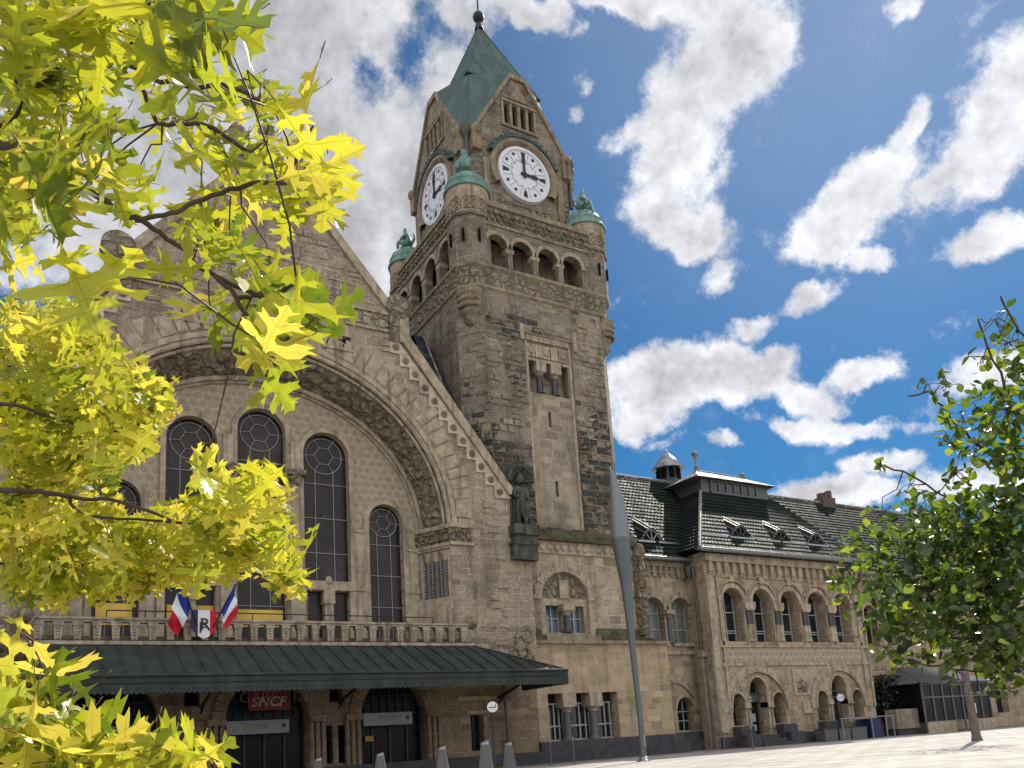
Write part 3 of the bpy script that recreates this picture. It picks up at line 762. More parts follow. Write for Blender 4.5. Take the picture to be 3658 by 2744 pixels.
for k in range(4):
    P = face(k, BH)
    mb = MB()
    for s_ in (-1, 1):
        mb.prism([(s_ * (BW + .06), 31.0), (s_ * (BW + .06), 31.35), (s_ * .42, GT + .2), (s_ * .42, GT - .15)], P, -.12, .35)
        # kneeler stones at the foot of the gable
        mb.bxp(P, min(s_ * (BW - .3), s_ * (BW + .16)), max(s_ * (BW - .3), s_ * (BW + .16)), 30.0, 31.05, -.22, .2)
        mb.ball(P(s_ * (BW - .05), 31.1, -.12), (.3, .3, .3), 8, 6)
        mb.bxp(P, min(s_ * 2.0, s_ * 2.32), max(s_ * 2.0, s_ * 2.32), 27.0, 29.7, -.12, .05)
    mb.bxp(P, -.42, .42, GT - .15, GT + .15, -.12, .4)
    mb.prism([(-.55, 33.7), (.55, 33.7), (.0, 34.7)], P, -.06, .05)
    mb.bxp(P, -1.05, 1.05, 33.42, 33.56, -.1, .05); mb.bxp(P, -1.1, 1.1, 31.98, 32.12, -.1, .05)
    for u in (-.97, -.48, 0, .48, .97): mb.bxp(P, u - .07, u + .07, 32.12, 33.42, -.06, .1)
    mb.build('gable_coping', M['dressdk'], cs_)
    if k < 2:
        v_ = MB(); v_.quad(P(-1.0, 32.1, .28), P(1.0, 32.1, .28), P(1.0, 33.4, .28), P(-1.0, 33.4, .28)); v_.build('louvre_opening', M['void'], cs_)
    mb = MB()
    mb.bxp(P, -1.55, 1.55, 27.1, 27.18, -.06, .05); mb.bxp(P, -1.55, 1.55, 27.62, 27.7, -.06, .05)
    for i in range(7):
        u = -1.4 + i * .46
        mb.bxp(P, u - .2, u + .2, 27.2, 27.6, -.05, .03); mb.bxp(P, u - .12, u + .12, 27.28, 27.52, -.09, .03)
    mb.build('inscription_panel', M['carve'], cs_)
    # ---- dial
    if k > 1: continue
    cz, r = 29.42, 1.5
    Pc = face(k, BH + .16)
    mb = MB()
    for i in range(40):
        a, b = 2 * pi * i / 40, 2 * pi * (i + 1) / 40
        for (ra, da, rb, db) in ((r * .86, .02, r * .90, -.05), (r * .90, -.05, r, -.03), (r, -.03, r * 1.03, .16)):
            mb.add([Pc(ra * cos(a), cz + ra * sin(a), da), Pc(rb * cos(a), cz + rb * sin(a), db), Pc(rb * cos(b), cz + rb * sin(b), db), Pc(ra * cos(b), cz + ra * sin(b), da)], [(0, 1, 2, 3)], True)
    rim = mb.build('clock', M['white'], TW)
    mb = MB(); mb.add([Pc(r * .88 * cos(a), cz + r * .88 * sin(a), .02) for a in [2 * pi * i / 48 for i in range(48)]], [tuple(range(48))]); mb.build('dial', M['white'], rim)
    mb = MB()
    for i in range(12):
        a = pi / 2 - 2 * pi * i / 12
        if i % 3 == 0:
            w = .13
            pts = [(r * .60, -w * .5), (r * .60, w * .5), (r * .83, w), (r * .83, -w)]
            mb.prism([(x_ * cos(a) - y_ * sin(a), cz + x_ * sin(a) + y_ * cos(a)) for x_, y_ in pts], Pc, -.005, .012)
        else:
            mb.prism(circ(r * .76 * cos(a), cz + r * .76 * sin(a), .085, 10), Pc, -.005, .012)
    mb.build('hour_mark', M['black'], rim)
    mb = MB()
    for i in range(12):
        a = 2 * pi * (i + .5) / 12
        mb.tube([Pc(r * .46 * cos(a), cz + r * .46 * sin(a), .012), Pc(r * .86 * cos(a), cz + r * .86 * sin(a), .012)], .012, 4)
        b = 2 * pi * (i + 1.5) / 12; mid = (a + b) / 2
        mb.tube([Pc(r * q_ * cos(w_), cz + r * q_ * sin(w_), .012) for q_, w_ in ((.46, a), (.56, mid), (.46, b))], .012, 4)
    mb.build('dial_tracery', M['zinc'], rim)
    def hand(ang, L, w):
        ca_, sa_ = cos(ang), sin(ang)
        pts = [(-.22, -w * .5), (0, -w * .8), (L * .45, -w * .55), (L * .62, -w * 1.1), (L * .8, -w * .8), (L, 0), (L * .8, w * .8), (L * .62, w * 1.1), (L * .45, w * .55), (0, w * .8), (-.22, w * .5)]
        return [(x_ * ca_ - y_ * sa_, cz + x_ * sa_ + y_ * ca_) for x_, y_ in pts]
    MB().prism(hand(pi / 2 + .02, r * .80, .095), Pc, -.05, -.02).build('minute_hand', M['black'], rim)
    mb = MB().prism(hand(0 - .0, r * .58, .125), Pc, -.03, -.005); mb.prism(circ(0, cz, .14, 12), Pc, -.06, -.02); mb.build('hour_hand', M['black'], rim)
    # stone ring and copper hood over the dial
    mb = MB()
    for i in range(36):
        a, b = -pi * .16 + pi * 1.32 * i / 36, -pi * .16 + pi * 1.32 * (i + 1) / 36
        for (ra, da, rb, db) in ((r * 1.03, 0, r * 1.16, -.26), (r * 1.16, -.26, r * 1.30, -.26), (r * 1.30, -.26, r * 1.34, .05)):
            mb.add([P(ra * cos(a), cz + ra * sin(a), da), P(rb * cos(a), cz + rb * sin(a), db), P(rb * cos(b), cz + rb * sin(b), db), P(ra * cos(b), cz + ra * sin(b), da)], [(0, 1, 2, 3)])
    mb.build('dial_hood_stone', M['dressdk'], cs_)
    mb = MB()
    for i in range(28):
        a, b = pi * .12 + pi * .76 * i / 28, pi * .12 + pi * .76 * (i + 1) / 28
        for (ra, da, rb, db) in ((r * 1.30, -.32, r * 1.38, -.34), (r * 1.38, -.34, r * 1.50, .05)):
            mb.add([P(ra * cos(a), cz + ra * sin(a), da), P(rb * cos(a), cz + rb * sin(a), db), P(rb * cos(b), cz + rb * sin(b), db), P(ra * cos(b), cz + ra * sin(b), da)], [(0, 1, 2, 3)])
        if i % 2 == 0: mb.ball(P(r * 1.4 * cos(a), cz + r * 1.4 * sin(a), -.3), .09, 6, 4)
    mb.build('dial_hood', M['copper'], cs_)
# copper roof: four gable roofs under a steep pyramid
RX = CX - .08
ZE, WE = 35.42, 2.12
def cpt(k, z, w):
    a = radians(225 + 90 * k); return (RX + (1 if cos(a) > 0 else -1) * w, CY + (1 if sin(a) > 0 else -1) * w, z)
mb = MB(); apex = (RX, CY, 41.05)
for k in range(4):
    a, b = cpt(k, ZE, WE + .1), cpt((k + 1) % 4, ZE, WE + .1)
    mb.add([a, b, apex], [(0, 1, 2)])
    gt = ((RX, CY - BH, GT + .12), (CX + BH, CY, GT + .12), (RX, CY + BH, GT + .12), (CX - BH, CY, GT + .12))[k]
    gl, gr = [face((0, 3, 2, 1)[k], BH + .1)(u, GT + .05, 0) for u in (-.44, .44)]
    a2, b2 = cpt(k, ZE - .06, WE), cpt((k + 1) % 4, ZE - .06, WE)
    mb.add([a2, b2, gr, gl], [(0, 1, 2, 3)])
    cl = [face((0, 3, 2, 1)[k], BH + .02)(u, 31.3, 0) for u in (-BW, BW)]
    mb.add([a2, gl, cl[0]], [(0, 1, 2)]); mb.add([b2, gr, cl[1]], [(0, 1, 2)])
    pl = face((3, 2, 1, 0)[k], BH + .02)
for k in range(4):      # diamond facets between neighbouring gables
    a2 = cpt(k, ZE - .06, WE)
    f1, f2 = face((0, 3, 2, 1)[k], BH + .02), face((1, 0, 3, 2)[k], BH + .02)
    mb.add([a2, f1(-BW, 31.3, 0), f2(BW, 31.3, 0)], [(0, 1, 2)])
rf = mb.build('roof', M['copper'], TW)
mb = MB()     # standing seams and hips
for k in range(4):
    a, b = Vector(cpt(k, ZE, WE + .1)), Vector(cpt((k + 1) % 4, ZE, WE + .1)); A = Vector(apex)
    mb.tube([a, A], .05, 5); mb.tube([a, b], .06, 5)
    for i in range(1, 5):
        q = a.lerp(b, i / 5); mb.tube([q, q.lerp(A, .72 if i in (2, 3) else .42)], .022, 4)
    a2 = Vector(cpt(k, ZE - .06, WE)); f1, f2 = face((0, 3, 2, 1)[k], BH + .04), face((1, 0, 3, 2)[k], BH + .04)
    v = (Vector(f1(-BW, 31.3, 0)) + Vector(f2(BW, 31.3, 0))) / 2
    mb.tube([a2, v], .04, 5)
    gl, gr2 = Vector(f1(-.44, GT + .05, 0)), Vector(f2(.44, GT + .05, 0))
    for s_ in (.3, .62):
        mb.tube([a2.lerp(gl, s_), v.lerp(gl, s_ * .75) if 0 else Vector(f1(-BW, 31.3, 0)).lerp(gl, s_)], .018, 4)
        mb.tube([a2.lerp(gr2, s_), Vector(f2(BW, 31.3, 0)).lerp(gr2, s_)], .018, 4)
mb.build('roof_seam', M['copper'], rf)
mb = MB(); mb.lathe((RX, CY, 40.75), [(.26, 0), (.2, .3), (.12, .5), (.12, .62)], 12); mb.ball((RX, CY, 41.6), .32, 14, 10); mb.tube([(RX, CY, 41.8), (RX, CY, 46.5)], [.05, .03], 5)
mb.build('finial', M['black'], rf)
# rainwater pipes down the corner chamfers
for k in (0, 1):
    a = radians(225 + 90 * k) if k == 0 else radians(315)
    d0 = (BH + BW) / 2 * 1.414 + .1
    mb = MB(); x, y = CX + cos(a) * d0, CY + sin(a) * d0
    mb.lathe((x, y, 30.75), [(.12, 0), (.3, .35), (.3, .62)], 8); mb.tube([(x, y, 30.8), (x, y, 28.6)], .11, 8)
    mb.build('downpipe', M['pipe'], TW)
# ================================================================== gabled entrance hall
AX = 7.9                       # axis of the hall
HY = 29.7                      # plane of its front
TY = 31.2                      # plane of the window wall inside the great arch
HALL = thing('station_hall', 'gabled sandstone station hall with great carved arch and five tall windows', 'station hall', (AX, HY, GZ))
SPR = 10.3                     # springing of the great arch
def ell(a, b, th): return (AX + a * cos(th), SPR + b * sin(th))
AO, BO, AI, BI = 7.22, 6.62, 6.45, 5.55
NA = 48
arch_out = [(AX - AO, 5.3), (AX + AO, 5.3)] + [ell(AO, BO, pi * i / NA) for i in range(NA + 1)]
arch_in = [(AX - AI, 5.3), (AX + AI, 5.3)] + [ell(AI, BI, pi * i / NA) for i in range(NA + 1)]
PF = PY(HY); PT = PY(TY)
S = lambda x: 2 * AX - x       # mirror on the hall's axis
outl = [(S(18.97), 5.0), (18.97, 5.0), (18.97, 9.2), (18.1, 12.25), (13.55, 18.15), (13.55, 19.5), (12.95, 19.62), (9.3, 23.9), (9.3, 24.7), (8.7, 24.7), (8.4, 25.2),
        (S(8.4), 25.2), (S(8.7), 24.7), (S(9.3), 24.7), (S(9.3), 23.9), (S(12.95), 19.62), (S(13.55), 19.5), (S(13.55), 18.15), (S(18.1), 12.25), (S(18.97), 9.2)]
att = []
for sx in (lambda x: x, S):
    att += [sorted_ for sorted_ in ([(min(sx(10.02), sx(10.5)), 17.28), (max(sx(10.02), sx(10.5)), 17.28), (max(sx(10.02), sx(10.5)), 17.78), (min(sx(10.02), sx(10.5)), 17.78)],
            [(min(sx(10.62), sx(11.1)), 17.28), (max(sx(10.62), sx(11.1)), 17.28), (max(sx(10.62), sx(11.1)), 17.78), (min(sx(10.62), sx(11.1)), 17.78)])]
mb = MB(); mb.plate(outl, [arch_out] + att, PF, 0, .45)
mb.build('wall', M['rock'], HALL)
mb = MB()
for sx in (lambda x: x, S):
    a, b = sorted((sx(9.98), sx(11.15)))
    mb.quad((a, HY + .44, 17.2), (b, HY + .44, 17.2), (b, HY + .44, 17.85), (a, HY + .44, 17.85))
mb.build('attic_opening', M['void'], HALL)
for sx in (lambda x: x, S):
    stub_column(sx(10.56), HY + .12, 17.3, 17.55, .09, M['dress'], .1, HALL, capz=17.8)
    mb = MB(); a, b = sorted((sx(9.95), sx(11.17)))
    mb.plate(arch((a + b) / 2, .61, 17.8, 17.82, 12), [circ((a + b) / 2, 18.08, .2, 12)], PY(HY - .05), 0, .1); mb.box(a - .05, b + .05, HY - .1, HY + .05, 17.16, 17.28)
    for i in range(4):
        an = pi * i / 4; mb.tube([((a + b) / 2 + .2 * cos(an), HY, 18.08 + .2 * sin(an)), ((a + b) / 2 - .2 * cos(an), HY, 18.08 - .2 * sin(an))], .02, 4)
    mb.build('attic_lunette', M['dress'], HALL)
# carved band: a splayed ring between the two arches, worked in scrolls
def scroll(s, w):
    """relief height of the leaf scrolls; s runs along the arch, w across the band (0..1)"""
    c = math.floor(s / 1.15); f = s / 1.15 - c - .5; x = f * 1.15; y = (w - .5) * 1.1 * (1 if int(c) % 2 else -1)
    r = hypot(x, y); an = atan2(y, x)
    sp = .5 + .5 * cos(an * 1.0 + 12.5 * r)
    lf = .5 + .5 * cos(an * 5 + 3 * r)
    e = max(0, 1 - r / .62)
    v = (.55 * sp + .35 * lf * (.4 + r)) * min(1, e * 3) + .35 * (.5 + .5 * sin(x * 17 + y * 11)) * (1 - min(1, e * 3))
    return v
NS, NW = 420, 26
vs = []
L = pi * .5 * (AO + BO) * .97
for i in range(NS + 1):
    th = pi * i / NS; s = th / pi * L
    for j in range(NW + 1):
        w = j / NW
        a, b = AI + .22 + (AO - .1 - AI - .22) * w, BI + .22 + (BO - .1 - BI - .22) * w
        x, z = ell(a, b, th); y = TY - .18 + (HY + .1 - TY + .18) * w
        hgt = .19 * scroll(s, w) * min(1, 5 * min(w, 1 - w)) if .02 < w < .98 else 0
        if (s % 2.3) < .1: hgt = .12
        nn = Vector((-cos(th) * .82, -.57, -sin(th) * .82)).normalized()
        vs.append((x + nn.x * hgt, y + nn.y * hgt, z + nn.z * hgt))
mb = MB(); k = NW + 1
mb.add(vs, [(i * k + j, i * k + j + 1, (i + 1) * k + j + 1, (i + 1) * k + j) for i in range(NS) for j in range(NW)], True)
mb.build('archivolt', M['carvebig'], HALL)
mb = MB()
def ring_tube(a, b, y, r, tw=0, amp=0, n=150, k=3):
    mb.tube([(ell(a, b, pi * i / n)[0], y, ell(a, b, pi * i / n)[1]) for i in range(n + 1)], r, 9, twist=tw, tw_amp=amp, tw_k=k)
ring_tube(AO + .0, BO + .0, HY + .02, .10, 1.1, .2); ring_tube(AO - .17, BO - .17, HY + .14, .07)
ring_tube(AI + .13, BI + .13, TY - .16, .11, 1.1, .2); ring_tube(AI + .0, BI + .0, TY - .05, .07)
mb.build('rope_moulding', M['dress'], HALL)
mb = MB()     # flat outer fillet
for i in range(NA):
    a, b = pi * i / NA, pi * (i + 1) / NA
    for (r0_, y0, r1_, y1) in ((.1, HY, .14, HY - .07), (.14, HY - .07, .34, HY - .07), (.34, HY - .07, .36, HY + .02)):
        p = [ell(AO + r0_, BO + r0_, a), ell(AO + r1_, BO + r1_, a), ell(AO + r1_, BO + r1_, b), ell(AO + r0_, BO + r0_, b)]
        mb.quad((p[0][0], y0, p[0][1]), (p[1][0], y1, p[1][1]), (p[2][0], y1, p[2][1]), (p[3][0], y0, p[3][1]))
mb.build('arch_fillet', M['dress'], HALL)
# rough voussoirs
mb = MB(); R = random.Random(9)
th = .10
while th < pi - .1:
    dth = R.uniform(.055, .085); ln = R.uniform(.7, 1.25); e = R.uniform(.02, .10)
    p = [ell(AO + .38, BO + .38, th), ell(AO + .38 + ln, BO + .38 + ln, th), ell(AO + .38 + ln, BO + .38 + ln, th + dth * .93), ell(AO + .38, BO + .38, th + dth * .93)]
    c = (sum(q[0] for q in p) / 4, sum(q[1] for q in p) / 4)
    pi_ = [(c[0] + (q[0] - c[0]) * .78 + R.uniform(-.03, .03), c[1] + (q[1] - c[1]) * .86 + R.uniform(-.03, .03)) for q in p]
    mb.add([(x, HY - .005, z) for x, z in p] + [(x, HY - e * R.uniform(.5, 1.2), z) for x, z in pi_], [(4, 5, 6, 7), (0, 1, 5, 4), (1, 2, 6, 5), (2, 3, 7, 6), (3, 0, 4, 7)])
    th += dth
mb.build('voussoirs', M['dress'], HALL)
# rock-faced blocks on the wall
mb = MB()
def inside_wall(x, z):
    xx = abs(x - AX)
    if ((xx) / (AO + 1.5)) ** 2 + (max(z - SPR, 0) / (BO + 1.5)) ** 2 < 1: return False
    if z < 9.7 and xx < 8.6: return False
    if z < 12: return xx < 9.9
    if z < 18.0: return xx < 9.9 - (z - 12) * .775
    return xx < 4.9 - (z - 19.6) * .86 if z > 19.6 else xx < 5.2 and not (1.9 < xx < 3.5 and z < 18.5)
z = 5.4
while z < 23.4:
    h = R.choice((.24, .29, .34)); x = S(18.9)
    while x < 18.9:
        w = R.uniform(.35, .8)
        if inside_wall(x, z) and inside_wall(x + w, z + h) and inside_wall(x, z + h) and inside_wall(x + w, z) and R.random() < .6:
            e = R.uniform(.02, .085); c = .035; P = PF
            mb.add([P(x + .01, z + .012, 0), P(x + w - .01, z + .012, 0), P(x + w - .01, z + h - .012, 0), P(x + .01, z + h - .012, 0),
                    P(x + c + R.uniform(0, .06), z + c, -e * R.uniform(.4, 1)), P(x + w - c - R.uniform(0, .06), z + c, -e * R.uniform(.4, 1)), P(x + w - c, z + h - c, -e * R.uniform(.4, 1)), P(x + c, z + h - c, -e * R.uniform(.4, 1))],
                   [(4, 5, 6, 7), (0, 1, 5, 4), (1, 2, 6, 5), (2, 3, 7, 6), (3, 0, 4, 7)])
        x += w
    z += h
mb.build('rock_facing', M['rock'], HALL)
# coping and the stepped rosette blocks under it
mb = MB(); st = MB(); ro = MB()
for sx in (lambda x: x, S):
    mb.prism([(sx(18.35), 12.0), (sx(18.0), 11.9), (sx(13.25), 18.1), (sx(13.62), 18.3)], PF, -.18, .5)
    mb.prism([(sx(13.62), 18.0), (sx(13.2), 18.0), (sx(13.2), 19.3), (sx(13.62), 19.3)], PF, -.16, .5)
    mb.prism([(sx(12.95), 19.62), (sx(12.6), 19.45), (sx(9.2), 23.6), (sx(9.2), 24.1)], PF, -.12, .5)
    mb.prism([(sx(10.9), 18.35), (sx(12.75), 18.35), (sx(12.75), 18.45), (sx(10.9), 18.45)], PF, -.1, .02)
    mb.prism([(sx(10.9), 19.12), (sx(12.75), 19.12), (sx(12.75), 19.22), (sx(10.9), 19.22)], PF, -.1, .02)
    for i in range(12):
        f = i / 11.; x = 13.2 + (17.75 - 13.2) * f; z = 17.75 - (17.75 - 12.0) * f
        h = 5.75 / 11
        st.prism([(sx(x - .42), z - .26), (sx(x + .02), z - .26), (sx(x + .02 + .40), z - .26), (sx(x - .02), z + .27), (sx(x - .42), z + .27)], PF, -.07, .02)
        ro.prism(circ(sx(x - .17), z + .0, .155, 14), PF, -.10, -.06)
        for j in range(5):
            a = 2 * pi * j / 5 + .3; ro.ball((sx(x - .17) + .085 * cos(a), HY - .11, z + .085 * sin(a)), (.05, .05, .05), 6, 4)
        ro.ball((sx(x - .17), HY - .12, z), .04, 6, 4)
    mb.add([], [])
cop = mb.build('coping', M['dress'], HALL); st.build('stepped_blocks', M['dresslt'], HALL); ro.build('rosette', M['dressdk'], HALL)
mb = MB()
for sx in (lambda x: x, S):
    mb.box(min(sx(10.9), sx(12.75)), max(sx(10.9), sx(12.75)), HY - .05, HY + .02, 18.45, 19.12)
    mb.box(min(sx(12.78), sx(13.2)), max(sx(12.78), sx(13.2)), HY - .12, HY + .02, 17.98, 19.2)
mb.build('carved_frieze', M['carve'], HALL)
for sx in (lambda x: x, S):
    mb = MB(); x = sx(13.2); pts = []
    mb.lathe((0, 0, 0), [(.0, 0)], 3)
    mb = MB()
    n = 18; prof = [(0.0, -.2), (.5, -.2), (.58, -.1), (.58, .5), (0, .5)]
    vs = []
    for r_, d_ in prof:
        for j in range(n): vs.append((x + r_ * cos(2 * pi * j / n), HY + d_, 19.55 + r_ * sin(2 * pi * j / n)))
    mb.add(vs, [(i * n + j, i * n + (j + 1) % n, (i + 1) * n + (j + 1) % n, (i + 1) * n + j) for i in range(4) for j in range(n)], True)
    mb.build('shoulder_roll', M['carve'], HALL)
mb = MB()      # block and urns on the peak of the gable
mb.box(S(9.35), 9.35, HY - .15, HY + .9, 24.6, 24.85)
for x in (9.05, S(9.05)):
    mb.lathe((x, HY + .3, 24.85), [(.3, 0), (.32, .12), (.16, .25), (.34, .6), (.38, .95), (.25, 1.2), (.1, 1.4)], 14)
mb.lathe((AX, HY + .3, 25.1), [(.5, 0), (.52, .2), (.3, .4), (.22, 1.0), (.36, 1.15), (.1, 1.6)], 14)
mb.build('gable_finial', M['dressdk'], HALL)
# window wall inside the arch
wins = [(AX - 4.96, .74, 6.6, 10.7, False), (AX - 2.53, .90, 8.12, 13.25, True), (AX + .02, .92, 6.6, 13.92, False), (AX + 2.57, .93, 8.12, 13.28, True), (AX + 5.04, .74, 6.6, 10.7, False)]
holes = [arch(c, hw, z0, zs, 20) for c, hw, z0, zs, _ in wins]
for c in (AX - 2.53, AX + 2.57): holes += [rect(c - .85, c - .14, 5.6, 7.72), rect(c + .14, c + .85, 5.6, 7.72)]
holes[2] = arch(AX + .02, .92, 5.6, 13.92, 20); holes[0] = arch(wins[0][0], .74, 5.6, 10.7, 20); holes[4] = arch(wins[4][0], .74, 5.6, 10.7, 20)
mb = MB(); mb.plate(arch_in, holes, PT, 0, .34); mb.build('window_wall', M['rosette'], HALL)
mb = MB()    # smooth surrounds
for c, hw, z0, zs, tr in wins:
    zb = 5.6 if not tr else 7.9
    for i in range(24):
        a, b = pi * i / 24, pi * (i + 1) / 24
        for (ra, da, rb, db) in ((0, -.10, .20, -.10), (.20, -.10, .24, .01)):
            q = [(c + (hw + ra) * cos(a), zs + (hw + ra) * sin(a), da), (c + (hw + rb) * cos(a), zs + (hw + rb) * sin(a), db), (c + (hw + rb) * cos(b), zs + (hw + rb) * sin(b), db), (c + (hw + ra) * cos(b), zs + (hw + ra) * sin(b), da)]
            mb.add([PT(*x) for x in q], [(0, 1, 2, 3)])
        q = [(c + hw * cos(a), zs + hw * sin(a)), (c + hw * cos(b), zs + hw * sin(b))]
        mb.quad(PT(q[0][0], q[0][1], -.10), PT(q[1][0], q[1][1], -.10), PT(q[1][0], q[1][1], .02), PT(q[0][0], q[0][1], .02))
    for s_ in (-1, 1):
        x0, x1 = sorted((c + s_ * hw, c + s_ * (hw + .2))); mb.box(x0, x1, TY - .10, TY + .02, zb, zs)
# piers of plain ashlar between the lower windows and pilasters
for x0, x1, zt in ((AX + 3.72, AX + 4.10, 10.25), (S(AX + 4.10), S(AX + 3.72), 10.25), (AX + 5.98, AI + AX - .02, 9.6), (S(AI + AX - .02), S(AX + 5.98), 9.6)):
    mb.box(x0, x1, TY - .08, TY + .03, 5.6, zt)
    mb.box(x0 - .03, x1 + .03, TY - .13, TY + .03, zt - .1, zt + .02); mb.box(x0 - .02, x1 + .02, TY - .12, TY + .03, 7.75, 7.95)
for c in (AX - 2.53, AX + 2.57):
    mb.box(c - 1.12, c + 1.12, TY - .14, TY + .3, 7.74, 8.10)
    mb.box(c - .17, c + .17, TY - .12, TY + .3, 5.6, 7.74); mb.box(c - .22, c + .22, TY - .18, TY + .3, 7.2, 7.74); mb.ball((c, TY - .12, 8.12), (.16, .1, .18), 8, 6)
    for s_ in (-1, 1): mb.box(*sorted((c + s_ * .86, c + s_ * 1.13)), TY - .10, TY + .3, 5.6, 7.74)
mb.build('window_surround', M['dress'], HALL)
for i, (c, hw, z0, zs, tr) in enumerate(wins):
    mb = MB(); zb = 8.12 if tr else 5.6
    Y = TY + .24; rr = hw * .80
    lead = lambda a, b, r=.017: mb.tube([(a[0], Y, a[1]), (b[0], Y, b[1])], r, 4)
    mb.tube([(c + rr * cos(2 * pi * j / 32), Y, zs + .03 + rr * sin(2 * pi * j / 32)) for j in range(33)], .022, 5)
    for j in range(6):
        a, b = 2 * pi * (j - .0) / 6, 2 * pi * (j + 1) / 6
        h1 = rr * .52
        lead((c + h1 * cos(a), zs + .03 + h1 * sin(a)), (c + h1 * cos(b), zs + .03 + h1 * sin(b)))
        if 0 <= j <= 3: lead((c + h1 * cos(a), zs + .03 + h1 * sin(a)), (c + hw * .985 * cos(a), zs + .03 * 0 + hw * .985 * sin(a) + (.0 if j in (0, 3) else 0)))
        if j in (4, 5): lead((c + h1 * cos(a), zs + .03 + h1 * sin(a)), (c + rr * cos(a), zs + .03 + rr * sin(a)))
    for s_ in (-1, 1): lead((c + s_ * rr * .5, zs + .03 - rr * .866), (c + s_ * rr * .5, zb), .022)
    zz = zs - hw * 1.25
    while zz > zb + .4:
        lead((c - hw, zz), (c + hw, zz), .022); zz -= 1.42 if i in (1, 2, 3) else 1.3
    fr = mb.build('window', M['lead'], HALL)
    mb = MB(); mb.plate(arch(c, hw + .02, zb - .02, zs, 20), [], PY(TY + .27)); mb.build('glass', M['glassbr'], fr)
    if tr:
        mb = MB()
        for q in (c - .5, c + .5): mb.quad((q - .36, TY + .27, 5.6), (q + .36, TY + .27, 5.6), (q + .36, TY + .27, 7.72), (q - .36, TY + .27, 7.72))
        mb.build('lower_glass', M['glassbr'], fr)
# yellow lit blinds behind the lower panes on the left
mb = MB()
for x0, x1 in ((2.35, 3.5), (4.62, 5.3), (5.45, 6.2), (7.05, 8.75)):
    mb.box(x0, x1, TY + .2, TY + .23, 6.3, 7.05 if x0 != 7.05 else 6.95)
mb.build('yellow_blind', plain('yellow_blind', (.55, .36, .07), .8, .2, 2.0), HALL)
# slim columns between the big windows
for c, z1 in ((AX - 1.26, 12.4), (AX + 1.29, 12.4), (AX - 3.75, 10.6 - .5), (AX + 3.8, 9.9)):
    if abs(c - AX) > 3: continue
    stub_column(c, TY - .14, 7.9, z1 - .55, .17, M['dress'], .35, HALL, 'carve', capz=z1)
    mb = MB(); mb.box(c - .26, c + .26, TY - .34, TY + .05, 5.6, 7.95); mb.box(c - .18, c + .18, TY - .2, TY + .02, z1, z1 + 1.2); mb.build('column_pedestal', M['dress'], HALL)
# imposts and the splayed piers with dark shafts
for sgn in (1, -1):
    X = lambda x: x if sgn > 0 else S(x)
    mb = MB()
    # splay from window wall to front
    p0, p1 = (X(AX + AI - .02), TY + .02), (X(AX + AO + .02), HY + .01)
    def splay(s, z, d):       # s 0..1 across the splay, d outwards
        nx, ny = -(p1[1] - p0[1]), (p1[0] - p0[0])
        l = hypot(nx, ny); nx, ny = nx / l, ny / l
        if ny > 0: nx, ny = -nx, -ny
        return (p0[0] + (p1[0] - p0[0]) * s + nx * d, p0[1] + (p1[1] - p0[1]) * s + ny * d, z)
    SPf = lambda u, v, d: splay(u, v, -d)
    mb.plate(rect(0, 1, 5.3, 10.4), [rect(.16, .90, 7.45, 9.35)], SPf, 0, .28)
    mb.prism(rect(0, 1.0, 6.9, 7.42), SPf, -.12, .02); mb.prism(rect(.02, .98, 5.3, 6.9), SPf, -.16, .02)
    mb.prism(rect(0, 1, 9.42, 9.50), SPf, -.09, .02); mb.prism(rect(0, 1, 9.52, 9.66), SPf, -.12, .02); mb.prism(rect(0, 1, 10.25, 10.42), SPf, -.13, .02)
    mb.box(*sorted((X(AX + AO - .02), X(AX + AO + 1.02))), HY - .13, HY + .05, 10.28, 10.44); mb.box(*sorted((X(AX + AO - .02), X(AX + AO + 1.1))), HY - .1, HY + .05, 9.55, 9.68)
    pr = mb.build('impost_pier', M['dress'], HALL)
    mb = MB(); mb.prism(rect(0, 1, 9.66, 10.25), SPf, -.05, .02); mb.box(*sorted((X(AX + AO - .02), X(AX + AO + 1.0))), HY - .05, HY + .05, 9.68, 10.28)
    for i in range(5):
        q = splay(.1 + i * .2, 9.95, .09); 
        mb.tube([(q[0] + .2 * cos(a) * .4, q[1] - .2 * cos(a) * .9, q[2] + .2 * sin(a)) for a in [2 * pi * j / 10 for j in range(11)]], .035, 5)
    for i in range(3):
        x = X(AX + AO + .2 + i * .32); mb.tube([(x + .12 * cos(a), HY - .08, 9.97 + .2 * sin(a)) for a in [2 * pi * j / 10 for j in range(11)]], .035, 5)
    mb.build('impost_frieze', M['carve'], pr)
    mb = MB(); mb.prism(rect(.16, .90, 7.45, 9.35), SPf, .26, .27)
    for u in (.17, .42, .67, .89):
        for i in range(14): q = splay(u, 7.55 + i * .13, -.05); mb.ball(q, (.06, .06, .045), 6, 4)
        mb.prism(rect(u - .02, u + .02, 7.45, 9.35), SPf, .06, .25)
    mb.build('beaded_strip', M['dress'], pr)
    for u in (.295, .545, .785):
        q = splay(u, 7.45, -.10)
        mb = MB(); mb.lathe(q, [(.15, 0), (.14, 1.5)], 14); c = mb.build('dark_shaft', M['greycol'], pr)
        mb = MB(); mb.lathe((q[0], q[1], 8.95), [(.14, 0), (.17, .1), (.22, .4)], 12); mb.build('capital', M['dress'], c)
# coat of arms block beside the impost
mb = MB(); mb.bxp(PF, 16.2 - .75, 16.2 - .05, 10.75, 11.45, -.07, .02); mb.ball((15.8, HY - .06, 11.1), (.26, .06, .26), 10, 6); mb.build('relief_block', M['dress'], HALL)
